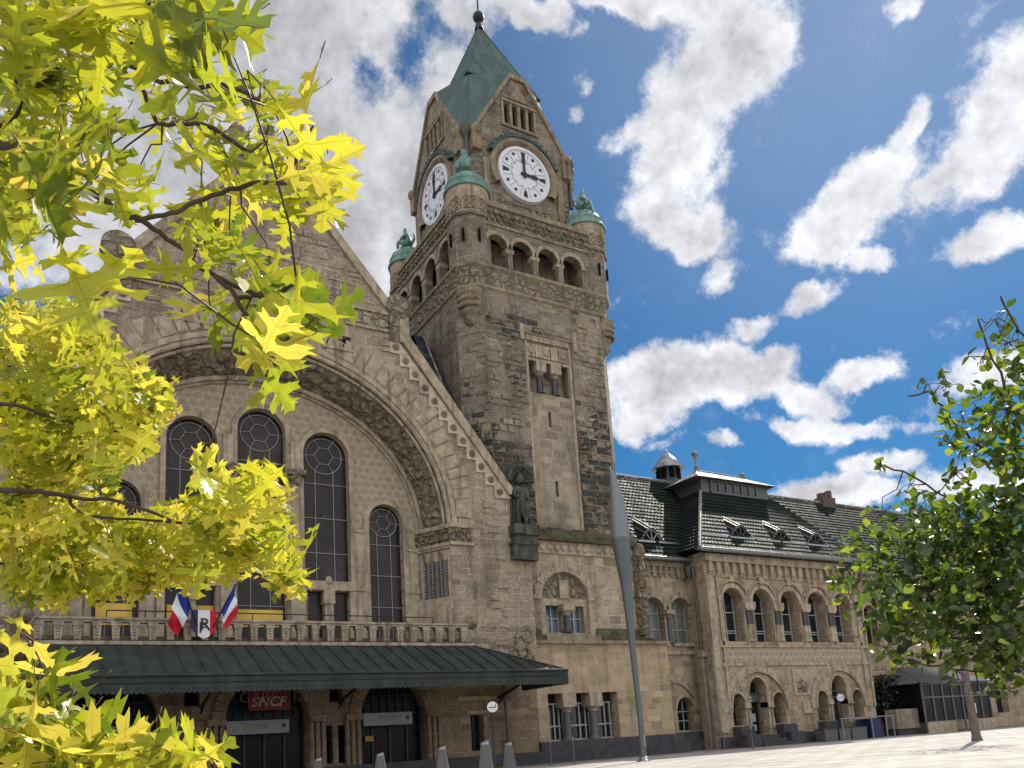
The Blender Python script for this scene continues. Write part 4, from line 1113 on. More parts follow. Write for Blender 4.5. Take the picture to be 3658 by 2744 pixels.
# lion heads at the ends of the balcony and foliate bosses by the tower
mb = MB()
for x, z, r in ((15.55, 6.25, .28), (S(15.55), 6.25, .28)):
    mb.ball((x, 29.0, z), (r * .8, r * 1.2, r), 10, 8); mb.ball((x, 28.75, z - .05), (r * .5, r * .6, r * .45), 8, 6)
    for i in range(9): mb.ball((x + r * .75 * cos(i * .7), 29.05, z + r * .8 * sin(i * .7)), r * .33, 6, 4)
for x, z in ((18.2, 5.6), (17.9, 5.05), (18.55, 5.9), (18.35, 5.1)):
    for i in range(10):
        a = i * .63; mb.ball((x + .24 * cos(a), HY - .03, z + .28 * sin(a)), (.12, .1, .12), 6, 4)
mb.build('lion_head', M['dressdk'], HALL)
# ---- balcony
BY = 28.95
x0, x1 = S(15.5), 15.5
mb = MB(); mb.box(x0 - .05, x1 + .1, BY - .05, HY + 1.4, 5.30, 5.42); mb.box(x0, x1 + .05, BY + .08, HY, 5.02, 5.30)
bal = mb.build('balcony', M['dress'], HALL)
mb = MB(); mb.box(x0, x1, BY, BY + .3, 6.02, 6.10); mb.box(x0 - .02, x1 + .02, BY - .05, BY + .34, 6.10, 6.17); mb.build('rail', M['dress'], bal)
mb = MB(); mb.box(x0, x1, BY + .36, BY + .40, 5.42, 5.62)
mb.build('baluster_backing', M['dressdk'], bal)
mb = MB(); mb.box(x0 + .05, x1 - .05, BY - .02, BY + .3, 5.42, 5.46); mb.build('balcony_flashing', M['black'], bal)
bm_ = MB()
bm_.prism([(-.095, 5.46), (.095, 5.46), (.125, 5.9), (-.125, 5.9)], lambda u, v, d: (u, BY + .02 + d, v), 0, .24)
bm_.box(-.15, .15, BY - .01, BY + .3, 5.9, 6.02)
for i in range(4): bm_.ball((0, BY + .01, 5.53 + i * .1), (.05, .045, .045), 8, 5)
b0 = bm_.build('baluster', M['dress'], bal)
n = 28
for i in range(n):
    o = b0 if i == 0 else b0.copy()
    if i: COL.objects.link(o); o.parent = bal
    o.matrix_local = Matrix.Translation((x0 + .32 + (x1 - x0 - .64) * i / (n - 1), 0, 0))
mb = MB(); mb.tube([(x0 + 2.2, BY + .15, 6.42), (x1 - 1.6, BY + .15, 6.42)], .022, 6)
for i in range(11): x = x0 + 2.2 + (x1 - x0 - 3.8) * i / 10; mb.tube([(x, BY + .15, 6.17), (x, BY + .15, 6.42)], .018, 5)
mb.build('iron_rail', M['black'], bal)
# ---- ground floor under the canopy
mb = MB()
GY = 29.9
doors = [(AX - 9.95, 1.4), (AX - 5.1, 1.42), (AX - .15, 1.42), (AX + 4.58, 1.30)]
hs = [arch(c, hw, GZ + .01, 2.85, 18) for c, hw in doors]
hs.append(rect(15.75, 16.35, 1.25, 2.65)); hs.append(rect(9.72, 10.10, 1.15, 2.5)); hs.append(rect(10.3, 10.68, 1.15, 2.5)); hs.append(rect(10.0, 10.5, 3.35, 3.85)); hs.append(rect(5.0, 5.5, 3.35, 3.85))
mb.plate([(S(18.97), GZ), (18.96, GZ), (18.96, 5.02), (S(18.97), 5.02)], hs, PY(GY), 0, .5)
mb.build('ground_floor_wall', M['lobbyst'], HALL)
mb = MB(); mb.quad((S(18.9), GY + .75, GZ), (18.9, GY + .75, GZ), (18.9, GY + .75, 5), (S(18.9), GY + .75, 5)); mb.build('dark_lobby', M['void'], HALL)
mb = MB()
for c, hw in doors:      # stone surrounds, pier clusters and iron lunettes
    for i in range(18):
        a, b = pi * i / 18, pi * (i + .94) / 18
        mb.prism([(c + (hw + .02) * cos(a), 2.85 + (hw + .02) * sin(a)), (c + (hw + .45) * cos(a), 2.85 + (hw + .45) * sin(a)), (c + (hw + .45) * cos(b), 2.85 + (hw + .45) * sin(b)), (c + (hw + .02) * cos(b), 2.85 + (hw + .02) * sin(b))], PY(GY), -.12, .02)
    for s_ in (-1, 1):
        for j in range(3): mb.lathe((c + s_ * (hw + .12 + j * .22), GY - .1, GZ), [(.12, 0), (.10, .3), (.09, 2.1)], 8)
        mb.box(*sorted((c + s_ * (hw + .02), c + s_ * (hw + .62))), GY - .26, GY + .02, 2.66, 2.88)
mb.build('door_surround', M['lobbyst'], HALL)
for c, hw in doors[1:]:
    mb = MB()
    for i in range(7): x = c - hw + 2 * hw * (i + 1) / 8; mb.box(x - .018, x + .018, GY + .4, GY + .44, 2.85, 2.85 + sqrt(max(0, hw * hw - (x - c) ** 2)))
    for i, z in enumerate((2.87, 3.2, 3.55)): w = sqrt(max(0, hw * hw - (z - 2.85) ** 2)); mb.box(c - w, c + w, GY + .4, GY + .44, z - .02, z + .02)
    for x in (c - hw + .04, c - .7, c, c + .7, c + hw - .04): mb.box(x - .04, x + .04, GY + .42, GY + .48, GZ, 2.85)
    fr = mb.build('entrance_door', M['black'], HALL)
    mb = MB(); mb.quad((c - hw, GY + .5, GZ), (c + hw, GY + .5, GZ), (c + hw, GY + .5, 4.3), (c - hw, GY + .5, 4.3)); mb.build('glass', M['darkglass'], fr)
mb = MB(); mb.quad((15.7, GY + .45, 1.2), (16.4, GY + .45, 1.2), (16.4, GY + .45, 2.7), (15.7, GY + .45, 2.7)); fr = mb.build('side_window', M['glass'], HALL)
mb = MB(); mb.box(15.7, 16.4, GY + .40, GY + .44, 1.9, 1.95); mb.box(16.03, 16.07, GY + .39, GY + .43, 1.2, 2.7); mb.build('frame', M['black'], fr)
mb = MB(); mb.box(S(18.96), 18.96, HY - .12, GY + .0, GZ, 1.05); mb.build('plinth', M['plinth'], HALL)
mb = MB(); mb.tube([(17.25, 29.55, GZ), (17.15, 29.5, 3.9)], .07, 8); mb.build('downpipe', M['pipe'], HALL)
mb = MB(); mb.box(15.6, 17.2, GY - .06, GY + .02, 2.72, 2.82); mb.box(15.2, 17.0, GY - .1, GY + .02, 3.25, 3.4); mb.build('wall_ledge', M['base'], HALL)
# ---- roofs behind the gable
mb = MB()
for sx in (lambda x: x, S):
    mb.add([(sx(18.3), HY + .5, 11.75), (sx(13.3), HY + .5, 18.0), (sx(13.3), 62, 18.0), (sx(18.3), 62, 11.75)], [(0, 1, 2, 3)])
    mb.add([(sx(13.3), HY + .5, 18.0), (sx(13.3), HY + .5, 19.2), (sx(13.3), 62, 19.2), (sx(13.3), 62, 18.0)], [(0, 1, 2, 3)])
    mb.add([(sx(13.3), HY + .5, 19.15), (AX, HY + .5, 24.7), (AX, 62, 24.7), (sx(13.3), 62, 19.15)], [(0, 1, 2, 3)])
mb.build('roof', M['slate'], HALL)

# slate roof of the link between hall and tower, showing behind the coping
mb = MB(); a_, b_, c_, d_ = aty(893, 722, 33.2), aty(916, 729, 33.2), aty(968, 862, 31.0), aty(945, 862, 31.0)
e_ = Vector((16.84, 34.2, b_.z + .1))
mb.add([a_, b_, c_, d_], [(0, 1, 2, 3)]); mb.add([b_, e_, Vector((16.84, 31.6, c_.z)), c_], [(0, 1, 2, 3)]); mb.add([a_, b_, e_, Vector((a_.x, 34.2, a_.z))], [(0, 1, 2, 3)])
mb.build('link_roof', M['slate'], HALL)
mb = MB(); mb.tube([b_, c_], .05, 6); mb.build('roof_pipe', M['lighttile'], HALL)
# ================================================================== office wing to the right
WG = thing('station_wing', 'two storey sandstone wing with round arched windows and dark tiled roof', 'station wing', (35, 30, GZ))
RY, VY = 31.3, 30.0           # plane of the set-back walls, plane of the pavilion
def row_window(parent, P, c, hw, z0, zs, depth, frame, gl, vbars, hbars, rise=None):
    mb = MB()
    for u in vbars: mb.bxp(P, c + u - .028, c + u + .028, z0, zs + (rise or hw) * sqrt(max(0, 1 - (u / hw) ** 2)) * .97, depth, depth + .05)
    for z in hbars: mb.bxp(P, c - hw, c + hw, z - .025, z + .025, depth - .01, depth + .04)
    fr = mb.build('window', frame, parent)
    m2 = MB(); m2.plate(arch(c, hw + .02, z0 - .02, zs, 16, rise), [], P, depth + .06); m2.build('glass', gl, fr)
    return fr
# set-back bay beside the tower
PR = PY(RY)
rw = [(26.95, .62), (28.68, .66)]
hs = [arch(c, hw, 5.78, 7.42, 16) for c, hw in rw] + [arch(28.35, .52, 1.5, 2.6, 16)]
mb = MB(); mb.plate(rect(25.2, 29.6, GZ, 10.0), hs, PR, 0, .5); mb.build('bay_wall', M['wing'], WG)
for c, hw in rw: row_window(WG, PR, c, hw, 5.78, 7.42, .42, M['whitewood'], M['curtain'], (-hw + .05, 0, hw - .05), (5.8, 6.5, 7.3))
row_window(WG, PR, 28.35, .52, 1.5, 2.6, .42, M['whitewood'], M['glass'], (-.2, .2), (1.52, 2.0, 2.45))
mb = MB()
def arch_ring(mb, P, c, zs, r0_, r1_, d, n=18, a0=0, a1=pi, gap=.95, back=.02):
    for i in range(n):
        a, b = a0 + (a1 - a0) * i / n, a0 + (a1 - a0) * (i + gap) / n
        mb.prism([(c + r0_ * cos(a), zs + r0_ * sin(a)), (c + r1_ * cos(a), zs + r1_ * sin(a)), (c + r1_ * cos(b), zs + r1_ * sin(b)), (c + r0_ * cos(b), zs + r0_ * sin(b))], P, d, back)
for c, hw in rw:
    arch_ring(mb, PR, c, 7.42, hw + .01, hw + .3, -.05, 13); mb.box(c - hw - .1, c + hw + .1, RY - .14, RY + .05, 5.62, 5.78)
arch_ring(mb, PR, 27.6, 2.45, 1.5, 1.75, -.07, 20); arch_ring(mb, PR, 27.6, 2.45, 1.4, 1.47, -.11, 24, gap=1.0)
arch_ring(mb, PR, 28.35, 2.6, .53, .66, -.05, 12, gap=1.0)
mb.box(25.2, 29.5, RY - .12, RY + .03, 5.22, 5.40)
mb.box(27.6, 28.02, RY - .12, RY + .1, 7.2, 7.42)
for i in range(11): mb.box(25.5 + i * .38, 25.68 + i * .38, RY - .12, RY + .02, 9.1, 9.62)
mb.box(25.2, 29.5, RY - .16, RY + .02, 9.62, 9.86); mb.box(25.2, 29.5, RY - .1, RY + .02, 9.3, 9.36)
mb.build('dressings', M['dress'], WG)
stub_column(27.8, RY - .02, 5.78, 7.1, .13, M['greycol'], .12, WG, capz=7.42)
mb = MB(); mb.prism([(26.9, GZ), (29.5, GZ), (29.5, 1.2), (29.2, 1.45), (26.9, 1.45)], PY(RY - .3), 0, .3); mb.box(26.6, 29.5, RY - .5, RY - .3, GZ, 1.0); mb.build('plinth', M['plinth'], WG)
mb = MB()     # carved corner buttress of the tower side
mb.box(24.95, 25.45, 29.95, 30.35, 6.0, 9.9); mb.ball((25.2, 29.95, 9.9), (.3, .25, .45), 10, 8); mb.ball((25.2, 29.9, 8.8), (.24, .2, .7), 10, 8); mb.box(24.9, 25.5, 29.85, 30.3, 7.75, 7.95)
for i in range(7): mb.lathe((25.0 + i * .07, 29.93, 6.1), [(.035, 0), (.035, 1.65)], 6)
mb.build('carved_buttress', M['carve'], WG)
# pavilion
PV = PY(VY)
uw = [31.0 + i * 2.07 for i in range(5)]
X0, X1 = 29.25, 41.0
doorsets = [32.05, 38.15]
hs = [arch(c, .70, 5.72, 7.72, 18) for c in uw]
for c in doorsets:
    hs += [arch(c, .60, GZ + .55, 3.22, 16, .70), arch(c - 1.42, .44, 1.6, 2.62, 14, .52), arch(c + 1.42, .44, 1.6, 2.62, 14, .52)]
mb = MB(); mb.plate(rect(X0, X1, GZ, 10.2), hs, PV, 0, .72)
mb.quad((X0, VY, GZ), (X0, RY + .2, GZ), (X0, RY + .2, 10.2), (X0, VY, 10.2)); mb.quad((X1, VY, GZ), (X1, RY + .2, GZ), (X1, RY + .2, 10.2), (X1, VY, 10.2))
pw = mb.build('pavilion_wall', M['wing'], WG)
for c in uw: row_window(WG, PV, c, .70, 5.72, 7.72, .62, M['whitewood'], M['glass'], (-.62, .02, .62), (5.75, 6.22, 6.34, 7.28))
mb = MB()
for c in uw:
    arch_ring(mb, PV, c, 7.75, .71, .92, -.06, 15, gap=1.0)
    arch_ring(mb, PV, c, 7.78, 1.0, 1.07, -.10, 12, .35, pi - .35, gap=1.0); mb.box(c - .13, c + .13, VY - .12, VY + .02, 8.72, 9.05)
    mb.box(c - .72, c + .72, VY + .3, VY + .7, 5.62, 5.74)
mb.box(29.3, X1 - .05, VY - .07, VY + .03, 4.5, 4.66); mb.box(29.3, X1 - .05, VY - .09, VY + .03, 5.42, 5.5)
for x in (29.28, 29.95, X1 - .6, X1 - .12): mb.box(x, x + .12, VY - .08, VY + .02, 2.2, 9.0)
mb.box(X0 - .04, X0 + .45, VY - .14, VY + .02, 1.3, 9.0)
for i in range(21):
    x = 29.5 + i * .54; mb.box(x, x + .24, VY - .16, VY + .02, 9.2, 9.72); mb.box(x + .02, x + .22, VY - .10, VY + .02, 9.05, 9.2)
mb.box(X0, X1, VY - .22, VY + .02, 9.72, 10.1); mb.box(X0, X1, VY - .06, VY + .02, 8.98, 9.05)
mb.box(34.65, 35.85, VY - .05, VY + .02, 2.95, 4.3)
mb.build('dressings', M['dress'], pw)
mb = MB()
mb.prism(rect(29.95, 40.4, 4.68, 5.4), PV, -.03, .02)
mb.build('diaper_frieze', M['rosette'], pw)
mb = MB()
mb.box(34.9, 35.6, VY - .09, VY, 3.1, 3.6); mb.ball((35.25, VY - .06, 3.45), (.3, .1, .35), 8, 6)
mb.build('weathered_relief', M['carve'], pw)
mb = MB(); mb.box(35.2, 35.85, VY - .06, VY + .02, 2.02, 2.65); mb.build('wall_plaque', M['dress'], pw)
mb = MB()
for i in range(4): 
    x = (uw[i] + uw[i + 1]) / 2
    mb.box(x - .30, x + .30, VY - .08, VY + .6, 5.45, 5.74)
for x in (uw[0] - 1.0, uw[-1] + 1.0): mb.box(x - .25, x + .25, VY - .08, VY + .1, 5.45, 5.74)
mb.build('column_base', M['dress'], pw)
for i in range(4):      # paired shafts, dark above and pale below
    x = (uw[i] + uw[i + 1]) / 2
    for dx in (-.11, .11):
        mb = MB(); mb.lathe((x + dx, VY - .04, 5.74), [(.17, 0), (.17, .06), (.14, .12), (.13, .15), (.125, .85)], 14); a = mb.build('column', M['dress'], WG)
        mb = MB(); mb.lathe((x + dx, VY - .04, 6.59), [(.12, 0), (.112, .72)], 14); mb.build('dark_shaft', M['purple'], a)
    mb = MB(); mb.prism([(x - .26, 7.30), (x + .26, 7.30), (x + .36, 7.5), (x + .36, 7.74), (x - .36, 7.74), (x - .36, 7.5)], PY(VY - .2), 0, .7); mb.build('capital', M['dress'], a)
for c in doorsets:
    mb = MB()
    # blind arch field and mouldings
    arch_ring(mb, PV, c, 2.25, 2.02, 2.36, -.06, 26); arch_ring(mb, PV, c, 2.25, 1.93, 2.01, -.12, 30, gap=1.0)
    for dx, hw, zs, rs in ((0, .6, 3.22, .7), (-1.42, .44, 2.62, .52), (1.42, .44, 2.62, .52)):
        n = 14
        for i in range(n):
            a, b = pi * i / n, pi * (i + 1) / n
            q = lambda r_, an: (c + dx + (hw + r_) * cos(an), zs + (rs + r_) * sin(an))
            mb.prism([q(.01, a), q(.1, a), q(.1, b), q(.01, b)], PV, -.05, .02)
    for s_ in (-1, 1): mb.box(c + s_ * .80 - .2, c + s_ * .80 + .2, VY - .06, VY + .5, 2.42, 2.68)
    mb.build('door_arches', M['dress'], pw)
    for s_ in (-1, 1): stub_column(c + s_ * .80, VY + .1, 1.35, 2.28, .12, M['greycol'], .14, WG)
    mb = MB()
    for dx, hw in ((-1.42, .44), (1.42, .44)):
        mb.quad((c + dx - hw, VY + .7, 1.5), (c + dx + hw, VY + .7, 1.5), (c + dx + hw, VY + .7, 3.3), (c + dx - hw, VY + .7, 3.3))
    mb.quad((c - .6, VY + .7, GZ), (c + .6, VY + .7, GZ), (c + .6, VY + .7, 4.0), (c - .6, VY + .7, 4.0))
    dg_ = mb.build('glass', M['glass'], pw)
    mb = MB()
    for x in (c - .55, c, c + .55): mb.box(x - .035, x + .035, VY + .6, VY + .68, GZ + .5, 3.1)
    mb.box(c - .6, c + .6, VY + .6, VY + .68, 2.75, 2.85); mb.box(c - .6, c + .6, VY + .58, VY + .66, 3.1, 3.18)
    dr = mb.build('door', M['greycol'], WG)
    mb = MB()
    for i in range(3): mb.box(c - 1.0 + i * .1, c + 1.0 - i * .1, VY - 1.0 + i * .3, VY + .6, GZ + i * .18, GZ + (i + 1) * .18)
    mb.build('step', M['plinth'], WG)
    mb = MB()
    for s_ in (-1, 1): mb.box(*sorted((c + s_ * 1.0, c + s_ * 1.98)), VY - .5, VY + .3, GZ, 1.55); mb.box(*sorted((c + s_ * 1.0, c + s_ * 1.98)), VY - .9, VY - .5, GZ, 1.15)
    mb.build('stair_cheek', M['plinth'], WG)
mb = MB()
for a, b in ((29.2, 30.05), (34.05, 36.15), (40.15, 41.05)): mb.box(a, b, VY - .22, VY + .0, GZ, 1.1)
mb.build('plinth', M['plinth'], WG)
# two posters behind the first door, and the shop name on its fascia
mb = MB(); mb.box(32.05, 32.35, VY + .62, VY + .66, 1.75, 2.15); mb.box(32.05, 32.35, VY + .62, VY + .66, 1.3, 1.6); mb.build('poster', M['whitewood'], dr)
mb = MB(); mb.box(31.5, 32.6, VY + .50, VY + .56, 2.72, 3.06); fas = mb.build('shop_fascia', M['greycol'], pw)
def text(s, name, mat, size, loc, rot, parent=None, shear=0.0, align='LEFT', ext=.012, bold=0.0, sx=1.0):
    c = bpy.data.curves.new(name, 'FONT'); c.body = s; c.size = size; c.extrude = ext; c.shear = shear; c.align_x = align; c.offset = bold
    c.materials.append(mat); c.resolution_u = 3
    o = bpy.data.objects.new(name, c); COL.objects.link(o)
    if parent is not None:
        o.parent = parent; o.matrix_parent_inverse = Matrix.Identity(4)
        base = Matrix.Translation(-ROOTLOC.get(parent.name, Vector((0, 0, 0))))
    else: base = Matrix.Identity(4)
    dg = bpy.context.evaluated_depsgraph_get()
    me = bpy.data.meshes.new_from_object(o.evaluated_get(dg)); me.name = name
    bpy.data.objects.remove(o); bpy.data.curves.remove(c)
    me.materials.clear(); me.materials.append(mat)
    o = bpy.data.objects.new(name, me); COL.objects.link(o); o.parent = parent
    o.matrix_local = base @ Matrix.Translation(loc) @ Matrix.Rotation(rot[2], 4, 'Z') @ Matrix.Rotation(rot[0], 4, 'X') @ Matrix.Diagonal((sx, 1, 1, 1))
    return o
text('nac', 'lettering', M['white'], .46, (31.42, VY + .49, 2.78), (pi / 2, 0, 0), fas, bold=.012)
# far range beyond the pavilion
fw = [43.4 + i * 2.05 for i in range(15)]
hs = [arch(c, .62, 5.75, 7.5, 14) for c in fw] + [arch(c, .7, 1.4, 3.0, 12) for c in fw[::2]]
mb = MB(); mb.plate(rect(X1 - .1, 76, GZ, 10.0), hs, PR, 0, .45); mb.build('far_wall', M['wing'], WG)
mb = MB(); mb.quad((X1, RY + .46, GZ), (76, RY + .46, GZ), (76, RY + .46, 8.3), (X1, RY + .46, 8.3)); mb.build('far_glass', M['glass'], WG)
mb = MB()
for c in fw:
    arch_ring(mb, PR, c, 7.5, .63, .85, -.05, 12, gap=1.0)
    for u in (-.5, 0, .5): mb.box(c + u - .03, c + u + .03, RY + .38, RY + .43, 5.75, 7.9)
mb.box(X1, 76, RY - .1, RY + .02, 5.3, 5.55); mb.box(X1, 76, RY - .2, RY + .02, 9.6, 9.9)
mb.build('far_dressings', M['dress'], WG)
# roofs
mb = MB()
RZ, SL = 10.0, 1.15
def rp(y): return RZ + SL * (y - 31.0)
def tile_roof(mb, a, b, c, d, tw=.24, th=.34, amp=.011, ns=5):
    """courses of interlocking tiles laid over the quad a b (eaves) c d (ridge)"""
    a, b, c, d = map(Vector, (a, b, c, d)); n = (b - a).cross(d - a).normalized()
    if n.z < 0: n = -n
    L, Hh = (b - a).length, (((d + c) / 2) - ((a + b) / 2)).length
    rows = max(1, int(Hh / th)); cols = max(2, int(L / tw * ns))
    base = []; fs = []
    for r in range(rows):
        for lift, v in ((.05, r / rows), (.0, (r + 1.02) / rows)):
            p, q = a.lerp(d, v), b.lerp(c, v)
            for i in range(cols + 1):
                ph = ((i / cols) * L / tw) % 1.0
                h = amp * (1.6 * max(0, sin(2 * pi * ph)) + .4 * sin(2 * pi * ph))
                base.append(p.lerp(q, i / cols) + n * (lift + h + .01))
        k = cols + 1; o_ = r * 2 * k
        for i in range(cols): fs.append((o_ + i, o_ + i + 1, o_ + k + i + 1, o_ + k + i))
        if r:
            for i in range(cols): fs.append((o_ - k + i, o_ - k + i + 1, o_ + i + 1, o_ + i))
    mb.add(base, fs, False)
def sweep_roof(mb, xa, xb, ya, yb, za, zb):
    mb.add([(xa, ya, za), (xb, ya, za), (xb, yb, zb), (xa, yb, zb)], [(0, 1, 2, 3)])
tile_roof(mb, (25.15, 31.75, 10.95), (60, 31.75, 10.95), (60, 36.3, rp(36.3)), (25.15, 36.3, rp(36.3))); tile_roof(mb, (25.15, 30.95, 10.0), (60, 30.95, 10.0), (60, 31.75, 10.9), (25.15, 31.75, 10.9)); sweep_roof(mb, 60, 78, 30.95, 36.3, 10.0, rp(36.3))
sweep_roof(mb, 25.15, 78, 41.6, 36.3, 10.0, rp(36.3))
rf = mb.build('roof', M['tile'], WG)
mb = MB()
A_, B_, C_, D_ = (28.75, 29.6, 10.32), (41.7, 29.6, 10.32), (38.9, 33.45, 14.75), (33.0, 33.45, 14.75)
lo = lambda p, q, f: tuple(p[i] + (q[i] - p[i]) * f for i in range(3))
A2, B2 = lo(A_, D_, .2), lo(B_, C_, .2)
A2b, B2b = (A2[0], A2[1], A2[2] - .03), (B2[0], B2[1], B2[2] - .03)
tile_roof(mb, A_, B_, B2b, A2b); tile_roof(mb, A2, B2, C_, D_)
tile_roof(mb, (28.75, 39, 10.32), A_, D_, (33.0, 39, 14.75)); mb.add([B_, C_, (38.9, 39, 14.75), (41.7, 39, 10.32)], [(0, 1, 2, 3)])
mb.build('pavilion_roof', M['tile'], WG)
mb = MB()
mb.tube([A_, D_], .10, 8)
mb.tube([(25.2, 36.3, rp(36.3) + .03), (78, 36.3, rp(36.3) + .03)], .13, 8)
mb.build('ridge_capping', M['lighttile'], rf)
mb = MB(); mb.tube([B_, C_], .045, 6); mb.build('hip_cable', M['zinc'], rf)
mb = MB()      # snow boards that catch the sun
for x0_, x1_, y, z in ((26.7, 27.8, 31.72, 10.98), (28.0, 29.35, 31.72, 10.98)): mb.box(x0_, x1_, y - .06, y + .04, z - .02, z + .07)
for i in range(6): mb.box(29.7 + i * 1.95, 31.5 + i * 1.95, A2[1] - .07, A2[1] + .03, A2[2] - .03, A2[2] + .05)
mb.build('snow_guard', M['zinc'], rf)
def gutter(x0, x1, y, z, r=.14):
    mb = MB(); n = 8
    vs = []
    for x in (x0, x1):
        for rr in (r, r - .02):
            for i in range(n + 1): a = pi + pi * i / n; vs.append((x, y + rr * cos(a), z + rr * sin(a)))
    k = n + 1
    fs = [(j, j + 1, 2 * k + j + 1, 2 * k + j) for j in range(n)] + [(k + j, k + j + 1, 3 * k + j + 1, 3 * k + j) for j in range(n)]
    fs += [(0, k, 3 * k, 2 * k), (n, k + n, 3 * k + n, 2 * k + n)]
    mb.add(vs, fs, True); mb.tube([(x0, y - r, z + .01), (x1, y - r, z + .01)], .022, 6)
    mb.box(x0, x1, y - .02, y + r + .25, z - .01, z + .03)
    return mb.build('gutter', M['zinc'], WG)
gutter(25.4, 29.3, 30.82, 9.98, .16); gutter(28.6, 41.8, 29.48, 10.26, .16); gutter(41.2, 78, 30.82, 9.98, .16)
def dormer(c, yf, zb, hw, hh, tip, frame=None):
    mb = MB(); n = 14; vs = []
    prof = lambda t_: (hw * (1.25 * t_ if abs(t_) < 2 else 0))
    for i in range(n + 1):
        t_ = -1 + 2 * i / n
        x = c + hw * 1.3 * t_; z = zb + hh * (cos(t_ * pi / 2) ** 1.2 if abs(t_) < 1 else 0)
        vs.append((x, yf, z))
    for i in range(n + 1):
        t_ = -1 + 2 * i / n
        zt = vs[i][2]; yb = 0
        # run back until the hood meets the roof plane
        dy = (zt - zb) / .50 + .02; y0 = yf + dy; zt = zt + .65 * dy
        vs.append((c + hw * 1.3 * t_ * .92, y0, zt + .02))
    mb.add(vs, [(i, i + 1, n + 2 + i, n + 1 + i) for i in range(n)], True)
    d = mb.build('dormer', M['tile'], WG)
    mb = MB()
    for i in range(0, n + 1): mb.ball((vs[i][0], vs[i][1] - .02, vs[i][2]), (.085, .07, .06), 6, 4)
    for i in range(3, n - 2, 2):
        a, b = Vector(vs[i]), Vector(vs[n + 1 + i]); mb.tube([a, a.lerp(b, .97)], .04, 6)
    mb.build('verge_tile', M['gloss'], d)
    mb = MB(); mb.plate([(v[0], v[2] - .04) for v in vs[:n + 1]][::-1], [], PY(yf + .08)); mb.build('dormer_window', M['void'], d)
    mb = MB()
    for i in range(1, n - 1):
        mb.tube([(vs[i][0], yf + .05, vs[i][2] - .08), (vs[i + 1][0], yf + .05, vs[i + 1][2] - .08)], .04, 4)
    for t_ in (-.45, 0, .45): mb.tube([(c, yf + .05, zb), (c + hw * t_ * 1.5, yf + .05, zb + hh * .85 * cos(t_ * 1.2))], .035, 4)
    mb.build('dormer_frame', frame or M['greycol'], d)
for c in (32.7, 35.75, 38.55): dormer(c, 30.5, 11.28, .66, .66, 0)
dormer(43.5, 31.9, 11.1, .66, .66, 0); dormer(46.6, 31.9, 11.1, .66, .66, 0); dormer(27.75, 31.85, 11.05, .62, .72, 0, M['whitewood'])
# lantern along the top of the pavilion roof
mb = MB(); mb.box(33.0, 38.3, 33.35, 37.2, 14.3, 15.5); ln_ = mb.build('roof_lantern', M['greycol'], WG)
mb = MB(); mb.box(33.7, 37.3, 33.3, 33.34, 14.72, 15.36); mb.build('lantern_glass', M['glass'], ln_)
mb = MB()
for i in range(7): x = 33.7 + i * .6; mb.box(x - .05, x + .05, 33.24, 33.32, 14.7, 15.4)
mb.box(33.65, 37.35, 33.23, 33.33, 15.34, 15.42); mb.box(33.65, 37.35, 33.2, 33.33, 14.62, 14.72); mb.build('lantern_frame', M['greycol'], ln_)
mb = MB(); e = 15.45
q = [(32.3, 32.95, e), (38.7, 32.95, e), (38.7, 37.4, e), (32.3, 37.4, e), (34.5, 35.1, 16.6), (38.2, 35.1, 16.55)]
mb.add(q, [(0, 1, 5, 4), (1, 2, 5), (2, 3, 4, 5), (3, 0, 4), (0, 3, 2, 1)]); mb.build('lantern_roof', M['lighttile'], ln_)
mb = MB(); mb.tube([q[4], q[5]], .09, 8); mb.tube([q[0], q[4]], .07, 6)
mb.lathe((34.5, 35.1, 16.5), [(.16, 0), (.14, .35), (.06, .5), (.08, .95), (.2, 1.1), (.22, 1.2), (.02, 1.35)], 10); mb.lathe((38.3, 35.1, 16.4), [(.12, 0), (.2, .4), (.05, .5)], 8)
mb.build('lantern_ridge', M['lighttile'], ln_)
# ventilating turret and chimney stacks
mb = MB(); mb.lathe((33.9, 36.9, 15.6), [(.62, 0), (.62, 1.7), (.66, 1.75)], 8); vt = mb.build('vent_turret', M['greycol'], WG)
mb = MB(); mb.lathe((33.9, 36.9, 17.28), [(.98, -.12), (1.0, -.06), (.55, .55), (.12, 1.0), (.1, 1.12), (.02, 1.2)], 10); mb.build('vent_roof', M['zinc'], vt)
mb = MB()
for i in range(8): a = i * pi / 4 + pi / 8; mb.box(33.9 + .6 * cos(a) - .13, 33.9 + .6 * cos(a) + .13, 36.9 + .6 * sin(a) - .13, 36.9 + .6 * sin(a) + .13, 16.55, 17.1)
mb.build('vent_opening', M['void'], vt)
br_ = plain('soot_brick', (.085, .058, .048), .9, .4, 4, .3)
mb = MB(); mb.box(46.7, 48.0, 36.0, 36.7, 15.6, 16.5)
for i in range(3): mb.box(46.75 + i * .42, 47.05 + i * .42, 36.15, 36.5, 16.5, 16.8 + (.25 if i == 2 else 0) + .08 * (i % 2))
mb.build('chimney', br_, WG)
